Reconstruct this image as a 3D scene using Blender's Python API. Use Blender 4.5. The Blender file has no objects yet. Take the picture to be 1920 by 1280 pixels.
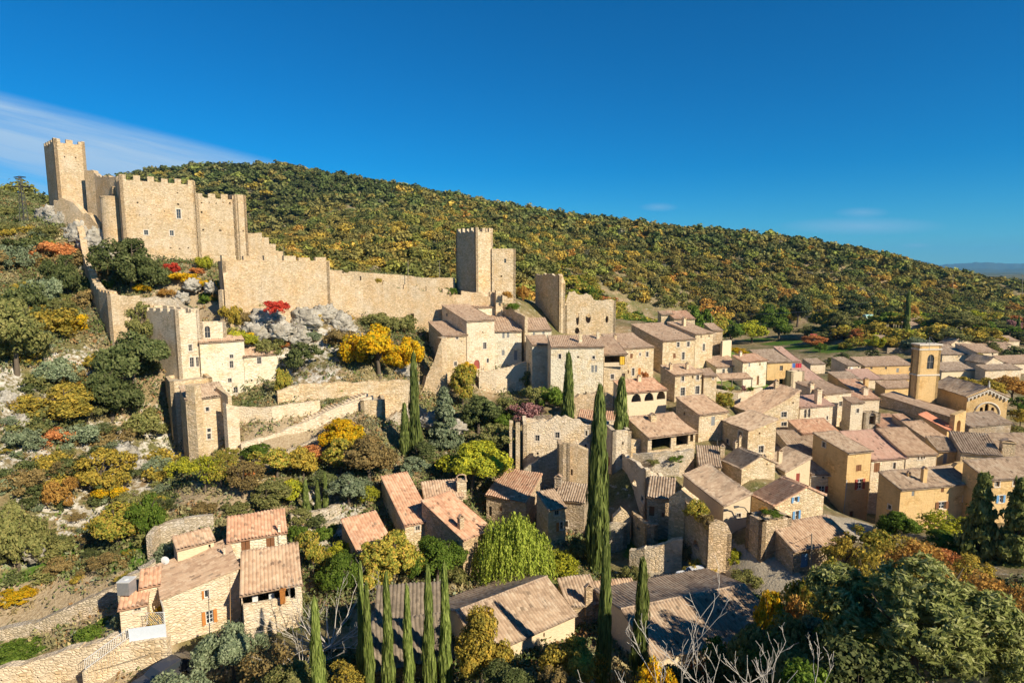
import bpy, math, random
import numpy as np
from mathutils import Vector, Matrix, noise
R = math.radians
random.seed(7)
rng = np.random.default_rng(11)
scene = bpy.context.scene
# ------------------------------------------------------------------ camera, sky, sun
PITCH = R(7.0)
FPX = 1100.0
cam_data = bpy.data.cameras.new('camera')
cam = bpy.data.objects.new('camera', cam_data)
scene.collection.objects.link(cam)
cam.location = (0, 0, 0)
cam.rotation_euler = (R(90) - PITCH, 0, 0)
cam_data.sensor_width = 36.0
cam_data.lens = 36.0 * FPX / 1920.0
cam_data.clip_start = 0.5
cam_data.clip_end = 60000
scene.camera = cam
SUN_DIR = Vector((0.74, -0.67, 0)).normalized()
SUN_EL = R(32)
world = bpy.data.worlds.new('World')
scene.world = world
world.use_nodes = True
wt = world.node_tree
wt.nodes.clear()
def WN(t, **k):
    n = wt.nodes.new(t)
    for a, b in k.items():
        setattr(n, a, b)
    return n
wo = WN('ShaderNodeOutputWorld')
bg = WN('ShaderNodeBackground')
bg.inputs['Strength'].default_value = 0.085
sky = WN('ShaderNodeTexSky', sky_type='NISHITA')
sky.sun_disc = False
sky.sun_elevation = SUN_EL
sky.sun_rotation = math.atan2(SUN_DIR.x, SUN_DIR.y)
sky.air_density = 0.9
sky.dust_density = 0.15
sky.ozone_density = 3.5
sky.altitude = 300
hsv = WN('ShaderNodeHueSaturation')
hsv.inputs['Saturation'].default_value = 1.2
hsv.inputs['Value'].default_value = 0.92
hsv.inputs['Hue'].default_value = 0.492
wt.links.new(sky.outputs[0], hsv.inputs['Color'])
wtc = WN('ShaderNodeTexCoord')
wsep = WN('ShaderNodeSeparateXYZ')
wt.links.new(wtc.outputs['Generated'], wsep.inputs[0])
def wmath(op, a, b=None, c=None, clamp=False):
    n = WN('ShaderNodeMath', operation=op)
    n.use_clamp = clamp
    for i, v in enumerate((a, b, c)):
        if v is None:
            continue
        if isinstance(v, (int, float)):
            n.inputs[i].default_value = v
        else:
            wt.links.new(v, n.inputs[i])
    return n.outputs[0]
wyy = wmath('MAXIMUM', wsep.outputs['Y'], 0.02)
wa = wmath('DIVIDE', wsep.outputs['X'], wyy)
we = wmath('DIVIDE', wsep.outputs['Z'], wyy)
# thin cloud bank low in the sky, left of the castle
wcomb = WN('ShaderNodeCombineXYZ')
wt.links.new(wmath('MULTIPLY', wmath('ADD', wa, wmath('MULTIPLY', we, 2.0)), 1.6), wcomb.inputs[0])
wt.links.new(wmath('MULTIPLY', wmath('ADD', we, wmath('MULTIPLY', wa, 0.22)), 14.0), wcomb.inputs[1])
wno = WN('ShaderNodeTexNoise')
wno.inputs['Scale'].default_value = 1.6
wno.inputs['Detail'].default_value = 12
wno.inputs['Roughness'].default_value = 0.6
wt.links.new(wcomb.outputs[0], wno.inputs['Vector'])
# upper edge of the bank
edge = wmath('SUBTRACT', 0.118, wmath('MULTIPLY', wmath('ADD', wa, 0.13), 0.245))
dist = wmath('SUBTRACT', edge, we)
core = wmath('MULTIPLY', dist, 38.0, clamp=True)
lowfade = wmath('SUBTRACT', 1.0, wmath('MULTIPLY', wmath('SUBTRACT', dist, 0.05), 5.5, clamp=True))
rightfade = wmath('SUBTRACT', 1.0, wmath('MULTIPLY', wmath('ADD', wa, 0.52), 1.75, clamp=True))
nz = wmath('MULTIPLY', wmath('SUBTRACT', wno.outputs['Fac'], 0.24), 3.0, clamp=True)
cl1 = wmath('MULTIPLY', wmath('MULTIPLY', core, wmath('ADD', wmath('MULTIPLY', lowfade, 0.75), 0.25)), wmath('MULTIPLY', wmath('ADD', rightfade, 0.12), nz))
cl1 = wmath('MULTIPLY', cl1, 0.92, clamp=True)
def blob(a0, e0, ra, re, k):
    dx = wmath('DIVIDE', wmath('SUBTRACT', wa, a0), ra)
    dy = wmath('DIVIDE', wmath('SUBTRACT', we, e0), re)
    d = wmath('SQRT', wmath('ADD', wmath('MULTIPLY', dx, dx), wmath('MULTIPLY', dy, dy)))
    m = wmath('SUBTRACT', 1.0, d, clamp=True)
    return wmath('MULTIPLY', wmath('MULTIPLY', m, k), wmath('MULTIPLY', wno.outputs['Fac'], 1.6))
cl2 = wmath('ADD', blob(0.588, 0.072, 0.15, 0.016, 0.5), blob(0.585, 0.094, 0.05, 0.010, 0.4))
cl2 = wmath('ADD', cl2, wmath('ADD', blob(0.245, 0.103, 0.035, 0.008, 0.35), blob(0.68, 0.04, 0.03, 0.005, 0.35)))
cl = wmath('ADD', cl1, cl2, clamp=True)
wmix = WN('ShaderNodeMix', data_type='RGBA')
wt.links.new(cl, wmix.inputs['Factor'])
wpol = WN('ShaderNodeMix', data_type='RGBA', blend_type='MULTIPLY')
wpol.inputs['Factor'].default_value = 1.0
whor = WN('ShaderNodeMix', data_type='RGBA')
whor.inputs['A'].default_value = (0.015, 0.63, 0.95, 1)
whor.inputs['B'].default_value = (0.34, 0.80, 0.96, 1)
wt.links.new(wmath('POWER', wmath('SUBTRACT', 1.0, wmath('DIVIDE', wsep.outputs['Z'], 0.16), clamp=True), 1.3), whor.inputs['Factor'])
wt.links.new(whor.outputs['Result'], wpol.inputs['B'])
wt.links.new(hsv.outputs[0], wpol.inputs['A'])
wt.links.new(wpol.outputs['Result'], wmix.inputs['A'])
wmix.inputs['B'].default_value = (3.4, 4.9, 6.6, 1)
wt.links.new(wmix.outputs['Result'], bg.inputs['Color'])
wt.links.new(bg.outputs[0], wo.inputs[0])
sun_data = bpy.data.lights.new('sun', 'SUN')
sun_data.energy = 4.9
sun_data.angle = R(0.53)
sun_data.color = (1.0, 0.89, 0.70)
sun = bpy.data.objects.new('sun', sun_data)
scene.collection.objects.link(sun)
sv = Vector((SUN_DIR.x * math.cos(SUN_EL), SUN_DIR.y * math.cos(SUN_EL), math.sin(SUN_EL)))
sun.rotation_euler = (-sv).to_track_quat('-Z', 'Y').to_euler()
scene.view_settings.view_transform = 'Standard'
scene.view_settings.look = 'None'
scene.view_settings.gamma = 1
scene.view_settings.exposure = 0.57
scene.cycles.max_bounces = 5
scene.cycles.diffuse_bounces = 3
scene.cycles.transmission_bounces = 3
scene.cycles.transparent_max_bounces = 6
# ------------------------------------------------------------------ photo measuring
CP, SP = math.cos(PITCH), math.sin(PITCH)
def ray(px, py):
    a = (px - 960.0) / FPX
    b = (py - 640.0) / FPX
    return Vector((a, CP - b * SP, -SP - b * CP))
def at(px, py, d):
    r = ray(px, py)
    return r * (d / r.y)
def proj(p):
    zc = p[1] * CP - p[2] * SP
    yc = p[1] * SP + p[2] * CP
    return (960 + FPX * p[0] / zc, 640 - FPX * yc / zc)
def ray_plane(px, py, p0, n):
    r = ray(px, py)
    return r * (p0.dot(n) / r.dot(n))
# ------------------------------------------------------------------ materials
MATS = {}
def newmat(name):
    m = bpy.data.materials.new(name)
    m.use_nodes = True
    m.node_tree.nodes.clear()
    return m
class NB:
    def __init__(s, m):
        s.t = m.node_tree
    def n(s, typ, ins=None, **k):
        x = s.t.nodes.new(typ)
        for a, b in k.items():
            setattr(x, a, b)
        for a, b in (ins or {}).items():
            s.put(x.inputs[a], b)
        return x
    def put(s, sock, v):
        if hasattr(v, 'links') or isinstance(v, bpy.types.NodeSocket):
            s.t.links.new(v, sock)
        else:
            sock.default_value = v
    def math(s, op, a, b=0.0, clamp=False):
        x = s.n('ShaderNodeMath', {0: a, 1: b}, operation=op)
        x.use_clamp = clamp
        return x.outputs[0]
    def mix(s, f, a, b, mode='MIX'):
        x = s.n('ShaderNodeMix', data_type='RGBA', blend_type=mode)
        s.put(x.inputs['Factor'], f)
        s.put(x.inputs['A'], a)
        s.put(x.inputs['B'], b)
        return x.outputs['Result']
    def ramp(s, f, stops, interp='LINEAR'):
        x = s.n('ShaderNodeValToRGB', {0: f})
        cr = x.color_ramp
        cr.interpolation = interp
        while len(cr.elements) > 1:
            cr.elements.remove(cr.elements[-1])
        cr.elements[0].position = stops[0][0]
        cr.elements[0].color = c4(stops[0][1])
        for p, c in stops[1:]:
            e = cr.elements.new(p)
            e.color = c4(c)
        return x.outputs[0]
    def noise(s, vec, scale, detail=4, rough=0.55):
        return s.n('ShaderNodeTexNoise', {'Vector': vec, 'Scale': scale, 'Detail': detail, 'Roughness': rough}).outputs['Fac']
    def scaled(s, vec, sx, sy, sz=1.0):
        return s.n('ShaderNodeVectorMath', {0: vec, 1: (sx, sy, sz)}, operation='MULTIPLY').outputs[0]
def c4(c):
    return (c[0], c[1], c[2], 1.0)
def mulc(c, k):
    return tuple(min(1.0, x * k) for x in c[:3])
def finish(b, col, rough=0.9, bump=None, bstr=0.5, bdist=0.05, spec=0.2, normal=None):
    p = b.n('ShaderNodeBsdfPrincipled')
    b.put(p.inputs['Base Color'], col)
    b.put(p.inputs['Roughness'], rough)
    p.inputs['Specular IOR Level'].default_value = spec
    if bump is not None:
        bn = b.n('ShaderNodeBump', {'Strength': bstr, 'Distance': bdist, 'Height': bump})
        b.t.links.new(bn.outputs[0], p.inputs['Normal'])
    o = b.n('ShaderNodeOutputMaterial')
    b.t.links.new(p.outputs[0], o.inputs[0])
    return p
def stone(name, c, rubble=1.0, plaster=0.0, size=1.0, grime=0.5, mortar=0.55):
    """rubble masonry: c base colour; plaster 0..1 covers the stones in patches"""
    if name in MATS:
        return MATS[name]
    m = newmat(name)
    b = NB(m)
    uv = b.n('ShaderNodeTexCoord').outputs['UV']
    oi = b.n('ShaderNodeObjectInfo').outputs['Random']
    uvw = b.n('ShaderNodeVectorMath', {0: uv, 1: b.n('ShaderNodeCombineXYZ', {0: b.math('MULTIPLY', oi, 37.0), 1: 0.0, 2: 0.0}).outputs[0]}, operation='ADD').outputs[0]
    warp = b.n('ShaderNodeTexNoise', {'Vector': uvw, 'Scale': 1.7, 'Detail': 2.0}).outputs['Color']
    w2 = b.n('ShaderNodeVectorMath', {0: warp, 1: (0.22, 0.16, 0)}, operation='MULTIPLY').outputs[0]
    uv2 = b.n('ShaderNodeVectorMath', {0: uvw, 1: w2}, operation='ADD').outputs[0]
    sv_ = b.scaled(uv2, 2.3 / size, 4.6 / size, 1)
    vo = b.n('ShaderNodeTexVoronoi', {'Vector': sv_, 'Scale': 1.0, 'Randomness': 0.75})
    vd = b.n('ShaderNodeTexVoronoi', {'Vector': sv_, 'Scale': 1.0, 'Randomness': 0.75}, feature='DISTANCE_TO_EDGE')
    rnd = b.n('ShaderNodeSeparateColor', {0: vo.outputs['Color']}).outputs[0]
    rnd2 = b.n('ShaderNodeSeparateColor', {0: vo.outputs['Color']}).outputs[1]
    stonec = b.ramp(rnd, [(0, mulc(c, 0.7)), (0.18, mulc((c[0], c[1] * .96, c[2] * .9), 0.86)), (0.6, c), (0.9, mulc((c[0], c[1], c[2] * 1.1), 1.18)), (1, mulc(c, 1.3))])
    warmth = b.noise(uvw, 0.23, 3, 0.6)
    bleach = b.noise(uvw, 0.31, 5, 0.65)
    stonec = b.mix(b.math('MULTIPLY', b.math('SUBTRACT', warmth, 0.42, True), 2.2, True), stonec, b.mix(1.0, stonec, (1.12, 0.92, 0.66, 1), 'MULTIPLY'))
    stonec = b.mix(b.math('MULTIPLY', b.math('SUBTRACT', bleach, 0.5, True), 3.0, True), stonec, c4(mulc((c[0] * 1.02, c[1] * 1.1, c[2] * 1.3), 1.22)))
    joint = b.math('SUBTRACT', 1.0, b.math('MULTIPLY', vd.outputs['Distance'], 9.0, True))
    col = b.mix(b.math('MULTIPLY', joint, mortar), stonec, c4(mulc((c[0], c[1] * .97, c[2] * .9), 0.62)))
    pn = b.noise(uvw, 0.42, 6, 0.62)
    pc = b.mix(b.noise(uvw, 2.6, 5, 0.7), c4(mulc(c, 0.82)), c4(mulc((c[0], c[1] * 1.01, c[2] * 1.08), 1.25)))
    if plaster > 0:
        pm = b.math('MULTIPLY', b.math('SUBTRACT', pn, 0.72 - 0.55 * plaster), 7.0, True)
        col = b.mix(pm, col, pc)
    # weathering: dark runs below ledges and grey lichen patches
    st = b.noise(b.scaled(uvw, 1.3, 0.2), 1.0, 6, 0.7)
    band = b.noise(b.scaled(uvw, .05, 1.1), 1.0, 3, 0.6)
    col = b.mix(b.math('MULTIPLY', b.math('SUBTRACT', band, 0.53, True), 1.6 * grime, True), col, b.mix(1.0, col, (.72, .64, .52, 1), 'MULTIPLY'))
    pat = b.noise(uvw, .16, 6, .75)
    col = b.mix(b.math('MULTIPLY', b.math('SUBTRACT', pat, 0.52, True), 3.2 * grime, True), col, b.mix(1.0, col, (.66, .6, .52, 1), 'MULTIPLY'))
    col = b.mix(b.math('MULTIPLY', b.math('SUBTRACT', st, 0.52, True), 2.4 * grime, True), col, c4((c[0] * .34, c[1] * .34, c[2] * .36)))
    fine = b.noise(uvw, 9.0, 3, 0.7)
    col = b.mix(b.math('MULTIPLY', b.math('SUBTRACT', fine, 0.58, True), 2.2 * rubble, True), col, c4(mulc(c, 0.4)))
    # putlog holes and missing stones: their inner shade painted as dark spots
    hv = b.n('ShaderNodeTexVoronoi', {'Vector': b.scaled(uvw, 0.62, 0.8), 'Scale': 1.0, 'Randomness': 1.0})
    hole = b.math('LESS_THAN', hv.outputs['Distance'], 0.06)
    col = b.mix(b.math('MULTIPLY', hole, 0.8 * rubble), col, c4(mulc(c, 0.12)))
    hgt = b.math('ADD', b.math('MULTIPLY', b.math('MULTIPLY', vd.outputs['Distance'], 5.0, True), 0.8), b.math('ADD', b.math('MULTIPLY', rnd2, 0.5), b.math('MULTIPLY', fine, 0.6)))
    finish(b, col, 0.93, hgt, 0.8 * (1.0 if rubble > 0.5 else 0.35), 0.09, 0.1)
    MATS[name] = m
    return m
def roofmat(name, cols, sp=0.33):
    if name in MATS:
        return MATS[name]
    m = newmat(name)
    b = NB(m)
    uv = b.n('ShaderNodeTexCoord').outputs['UV']
    oi = b.n('ShaderNodeObjectInfo').outputs['Random']
    sp_ = b.n('ShaderNodeSeparateXYZ', {0: uv})
    iu = b.math('FLOOR', b.math('ADD', b.math('MULTIPLY', sp_.outputs[0], 1.0 / sp), 0.0))
    iv = b.math('FLOOR', b.math('ADD', b.math('DIVIDE', sp_.outputs[1], 0.42), b.math('MULTIPLY', b.math('FRACT', b.math('MULTIPLY', iu, 0.37)), 1.0)))
    cell = b.n('ShaderNodeCombineXYZ', {0: iu, 1: iv, 2: b.math('MULTIPLY', oi, 50.0)}).outputs[0]
    wn = b.n('ShaderNodeTexWhiteNoise', {'Vector': cell})
    wsep_ = b.n('ShaderNodeSeparateColor', {0: wn.outputs['Color']})
    uvr = b.n('ShaderNodeVectorMath', {0: uv, 1: b.n('ShaderNodeCombineXYZ', {0: b.math('MULTIPLY', oi, 91.0), 1: 0.0, 2: 0.0}).outputs[0]}, operation='ADD').outputs[0]
    big = b.noise(uvr, 0.5, 4, 0.6)
    f = b.math('ADD', b.math('MULTIPLY', wsep_.outputs[0], 0.42), b.math('MULTIPLY', big, 0.6))
    n = len(cols)
    col = b.ramp(f, [(0.08 + 0.9 * i / (n - 1), c) for i, c in enumerate(cols)])
    lich = b.noise(uvr, 1.3, 6, 0.7)
    grey = b.mix(wsep_.outputs[1], (0.24, 0.19, 0.13, 1), (0.46, 0.37, 0.27, 1))
    col = b.mix(b.math('MULTIPLY', b.math('SUBTRACT', lich, 0.5, True), 2.4, True), col, grey)
    dark = b.math('LESS_THAN', wsep_.outputs[2], 0.03)
    col = b.mix(b.math('MULTIPLY', dark, 0.5), col, (0.06, 0.045, 0.035, 1))
    row = b.math('FRACT', b.math('DIVIDE', sp_.outputs[1], 0.42))
    hgt = b.math('ADD', b.math('MULTIPLY', row, -0.6), b.math('MULTIPLY', wsep_.outputs[1], 0.5))
    finish(b, col, 0.9, hgt, 0.4, 0.05, 0.12)
    MATS[name] = m
    return m
def plain(name, c, rough=0.8, var=0.15, scale=3.0, metal=0.0, spec=0.3):
    if name in MATS:
        return MATS[name]
    m = newmat(name)
    b = NB(m)
    co = b.n('ShaderNodeTexCoord').outputs['Object']
    f = b.noise(co, scale, 5, 0.6)
    col = b.mix(f, c4(mulc(c, 1 - var * 2)), c4(mulc(c, 1 + var * 2)))
    p = finish(b, col, rough, f, 0.2, 0.02, spec)
    p.inputs['Metallic'].default_value = metal
    MATS[name] = m
    return m
def glassmat():
    if 'pane' in MATS:
        return MATS['pane']
    m = newmat('pane')
    b = NB(m)
    finish(b, (0.035, 0.042, 0.05, 1), 0.12, spec=0.6)
    MATS['pane'] = m
    return m
def leafmat(name, c1, c2, c3, c4_=None, clump=0.9, trans=0.3):
    """foliage: colour differs per leaf and per clump"""
    if name in MATS:
        return MATS[name]
    m = newmat('foliage_' + name)
    b = NB(m)
    g = b.n('ShaderNodeNewGeometry')
    oi = b.n('ShaderNodeObjectInfo').outputs['Random']
    co = b.n('ShaderNodeTexCoord').outputs['Object']
    off = b.n('ShaderNodeVectorMath', {0: co, 1: b.n('ShaderNodeCombineXYZ', {0: b.math('MULTIPLY', oi, 23.0), 1: b.math('MULTIPLY', oi, 7.0), 2: 0.0}).outputs[0]}, operation='ADD').outputs[0]
    nz_ = b.noise(off, 2.6, 3, 0.6)
    f = b.math('ADD', b.math('MULTIPLY', g.outputs['Random Per Island'], 0.55), b.math('MULTIPLY', b.math('SUBTRACT', nz_, 0.28), clump))
    cols = [c1, c2, c3] + ([c4_] if c4_ else [])
    k = len(cols)
    col = b.ramp(f, [(0.1 + 0.75 * i / (k - 1), c) for i, c in enumerate(cols)])
    bright = b.math('ADD', 0.82, b.math('MULTIPLY', oi, 0.36))
    col = b.mix(1.0, col, b.n('ShaderNodeCombineColor', {0: bright, 1: bright, 2: bright}).outputs[0], 'MULTIPLY')
    d = b.n('ShaderNodeBsdfDiffuse')
    b.put(d.inputs[0], col)
    t = b.n('ShaderNodeBsdfTranslucent')
    b.put(t.inputs[0], col)
    mx = b.n('ShaderNodeMixShader', {0: trans})
    b.t.links.new(d.outputs[0], mx.inputs[1])
    b.t.links.new(t.outputs[0], mx.inputs[2])
    o = b.n('ShaderNodeOutputMaterial')
    b.t.links.new(mx.outputs[0], o.inputs[0])
    MATS[name] = m
    return m
LEAF = {
 'holm': ((0.053, 0.073, 0.024), (0.124, 0.147, 0.050), (0.236, 0.248, 0.100)),
 'green':  ((0.058, 0.100, 0.018), (0.130, 0.202, 0.028), (0.244, 0.302, 0.058)),
 'olive': ((0.118, 0.136, 0.041), (0.236, 0.236, 0.077), (0.378, 0.330, 0.118)),
 'mixed':  ((0.100, 0.144, 0.028), (0.274, 0.288, 0.051), (0.548, 0.432, 0.072), (0.518, 0.288, 0.072)),
 'lime': ((0.153, 0.189, 0.024), (0.378, 0.389, 0.041), (0.661, 0.566, 0.041)),
 'yellow': ((.2, .22, .03), (.52, .39, .025), (.8, .47, .018), (.8, .4, .015)),
 'gold': ((0.189, 0.177, 0.041), (0.425, 0.330, 0.059), (0.661, 0.437, 0.071)),
 'orange': ((0.283, 0.165, 0.047), (0.566, 0.295, 0.071), (.6, 0.401, 0.106)),
 'rust':   ((0.316, 0.130, 0.051), (0.691, 0.260, 0.086), (0.708, 0.374, 0.144)),
 'red':    ((0.316, 0.028, 0.021), (0.691, 0.072, 0.044), (.6, 0.144, 0.072)),
 'sage': ((0.118, 0.153, 0.088), (0.236, 0.283, 0.153), (0.389, 0.425, 0.260)),
 'brown':  ((0.144, 0.107, 0.044), (0.288, 0.216, 0.086), (0.432, 0.288, 0.107)),
 'cypress': ((.07, .1, .025), (.17, .21, .055), (.33, .37, .11)),
 'cypbright': ((.1, .14, .03), (.22, .28, .065), (.4, .45, .14)),
 'willow': ((0.144, 0.188, 0.028), (0.346, 0.418, 0.058), (0.576, 0.604, 0.116)),
 'plum':   ((0.144, 0.065, 0.072), (0.432, 0.202, 0.188), (0.648, 0.404, 0.346)),
 'pine': ((.15, .18, .045), (.34, .36, .11), (.58, .56, .25)),
 'fir': ((.1, .12, .03), (.22, .24, .07), (.38, .38, .14)),
}
def leaf(name):
    a = LEAF[name]
    return leafmat(name, *a)
# ------------------------------------------------------------------ mesh building
class MB:
    def __init__(s):
        s.V = []; s.nv = 0; s.I = []; s.L = []; s.U = []
    def _add(s, V, I, L, U):
        V = np.asarray(V, np.float32).reshape(-1, 3)
        s.V.append(V)
        s.I.append(np.asarray(I, np.int32).ravel() + s.nv)
        s.L.append(np.asarray(L, np.int32).ravel())
        s.U.append(np.asarray(U, np.float32).reshape(-1, 2))
        s.nv += len(V)
    def poly(s, pts, uv=None):
        P = np.array([tuple(p) for p in pts], float)
        if uv is None:
            n = np.zeros(3)
            for i in range(len(P)):
                n += np.cross(P[i] - P[0], P[(i + 1) % len(P)] - P[0])
            l = np.linalg.norm(n)
            n = n / l if l > 1e-12 else np.array([0, 0, 1.0])
            if abs(n[2]) < .75:
                t = np.array([-n[1], n[0], 0]); t /= np.linalg.norm(t)
                uv = [(p @ t, p[2]) for p in P]
            else:
                uv = [(p[0], p[1]) for p in P]
        s._add(P, range(len(P)), [len(P)], uv)
    def grid(s, P, UV):
        P = np.asarray(P, float)
        n, m = P.shape[:2]
        idx = np.arange(n * m).reshape(n, m)
        q = np.stack([idx[:-1, :-1], idx[1:, :-1], idx[1:, 1:], idx[:-1, 1:]], -1).reshape(-1, 4)
        uvf = np.asarray(UV, float).reshape(-1, 2)[q.ravel()]
        s._add(P.reshape(-1, 3), q, np.full(len(q), 4), uvf)
    def quads(s, V):
        """V: (n,4,3) separate quads"""
        n = len(V)
        uv = np.tile(np.array([[0, 0], [1, 0], [1, 1], [0, 1]], float), (n, 1))
        s._add(V.reshape(-1, 3), np.arange(n * 4), np.full(n, 4), uv)
    def obox(s, o, a, b_, c, bottom=True):
        """box with corner o and edge vectors a,b,c"""
        o, a, b_, c = Vector(o), Vector(a), Vector(b_), Vector(c)
        if a.cross(b_).dot(c) < 0:
            a, b_ = b_, a
        p = [o, o + a, o + a + b_, o + b_]
        q = [x + c for x in p]
        s.poly([q[0], q[1], q[2], q[3]])
        if bottom:
            s.poly([p[3], p[2], p[1], p[0]])
        for i in range(4):
            j = (i + 1) % 4
            s.poly([p[i], p[j], q[j], q[i]])
    def box(s, c, d, rot=0.0):
        u = Vector((math.cos(rot), math.sin(rot), 0)); v = Vector((-math.sin(rot), math.cos(rot), 0))
        c = Vector(c)
        s.obox(c - u * d[0] / 2 - v * d[1] / 2 - Vector((0, 0, d[2] / 2)), u * d[0], v * d[1], Vector((0, 0, d[2])))
    def tube(s, pts, rad, k=6, cap=True):
        pts = [Vector(p) for p in pts]
        if not isinstance(rad, (list, tuple)):
            rad = [rad] * len(pts)
        rings = []
        for i, p in enumerate(pts):
            t = (pts[min(i + 1, len(pts) - 1)] - pts[max(i - 1, 0)])
            if t.length < 1e-9:
                t = Vector((0, 0, 1))
            t.normalize()
            x = t.cross(Vector((0.3, 0.1, 1))) if abs(t.z) < .95 else t.cross(Vector((1, 0, 0)))
            x.normalize(); y = t.cross(x)
            rings.append([tuple(p + (x * math.cos(6.2832 * j / k) + y * math.sin(6.2832 * j / k)) * rad[i]) for j in range(k + 1)])
        P = np.array(rings)
        UV = np.array([[(j / k, i) for j in range(k + 1)] for i in range(len(pts))], float)
        s.grid(P[:, ::-1], UV)
        if cap:
            s.poly([rings[-1][j] for j in range(k)])
    def build(s, name, mat, parent=None, smooth=False):
        me = bpy.data.meshes.new(name)
        if s.nv:
            V = np.concatenate(s.V); I = np.concatenate(s.I); L = np.concatenate(s.L); U = np.concatenate(s.U)
            if parent is not None:
                V = V - np.array(origin_of(parent), np.float32)
            me.vertices.add(len(V)); me.vertices.foreach_set('co', V.astype(np.float32).ravel())
            me.loops.add(len(I)); me.loops.foreach_set('vertex_index', I)
            me.polygons.add(len(L))
            st = np.zeros(len(L), np.int32); st[1:] = np.cumsum(L)[:-1]
            me.polygons.foreach_set('loop_start', st); me.polygons.foreach_set('loop_total', L)
            if smooth:
                me.polygons.foreach_set('use_smooth', np.ones(len(L), bool))
            uvl = me.uv_layers.new(name='UVMap')
            uvl.data.foreach_set('uv', U.astype(np.float32).ravel())
            me.update(calc_edges=True)
        if mat is not None:
            me.materials.append(mat)
        o = bpy.data.objects.new(name, me)
        scene.collection.objects.link(o)
        if parent is not None:
            o.parent = parent
        return o
ORIG = {}
def origin_of(o):
    x = Vector((0, 0, 0))
    while o is not None:
        x += Vector(o.location)
        o = o.parent
    return x
def tag(o, label=None, cat=None, group=None, kind=None):
    if label: o['label'] = label
    if cat: o['category'] = cat
    if group: o['group'] = group
    if kind: o['kind'] = kind
    return o
def empty(name, loc, label=None, cat=None, group=None):
    o = bpy.data.objects.new(name, None)
    scene.collection.objects.link(o)
    o.location = loc
    o.empty_display_size = 0.5
    return tag(o, label, cat, group)
DEBUG = False
# ------------------------------------------------------------------ walls, roofs, windows
CTRL = []            # ground points (x, y, z)
def ctrl(px, py, d):
    CTRL.append(tuple(at(px, py, d)))
def hole_cuts(h):
    a, b_ = h['t0'], h['t1']
    if h.get('arch') or h.get('oval'):
        n = 8
        return [a + (b_ - a) * i / n for i in range(n + 1)]
    return [a, b_]
def hole_top(h, t):
    if h.get('arch') or h.get('oval'):
        r = (h['t1'] - h['t0']) / 2
        x = (t - (h['t0'] + r)) / r
        s = math.sqrt(max(0, 1 - x * x))
        if h.get('oval'):
            m = (h['z0'] + h['z1']) / 2
            return m + (h['z1'] - m) * s
        rr = min(r, (h['z1'] - h['z0']) * .7)
        return h['z1'] - rr + rr * s
    return h['z1']
def hole_bot(h, t):
    if h.get('oval'):
        r = (h['t1'] - h['t0']) / 2
        x = (t - (h['t0'] + r)) / r
        m = (h['z0'] + h['z1']) / 2
        return m - (m - h['z0']) * math.sqrt(max(0, 1 - x * x))
    return h['z0']
def interp(prof, t):
    for (a, za), (b_, zb) in zip(prof, prof[1:]):
        if t <= b_ + 1e-9:
            if b_ - a < 1e-9:
                return zb
            return za + (zb - za) * (t - a) / (b_ - a)
    return prof[-1][1]
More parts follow.
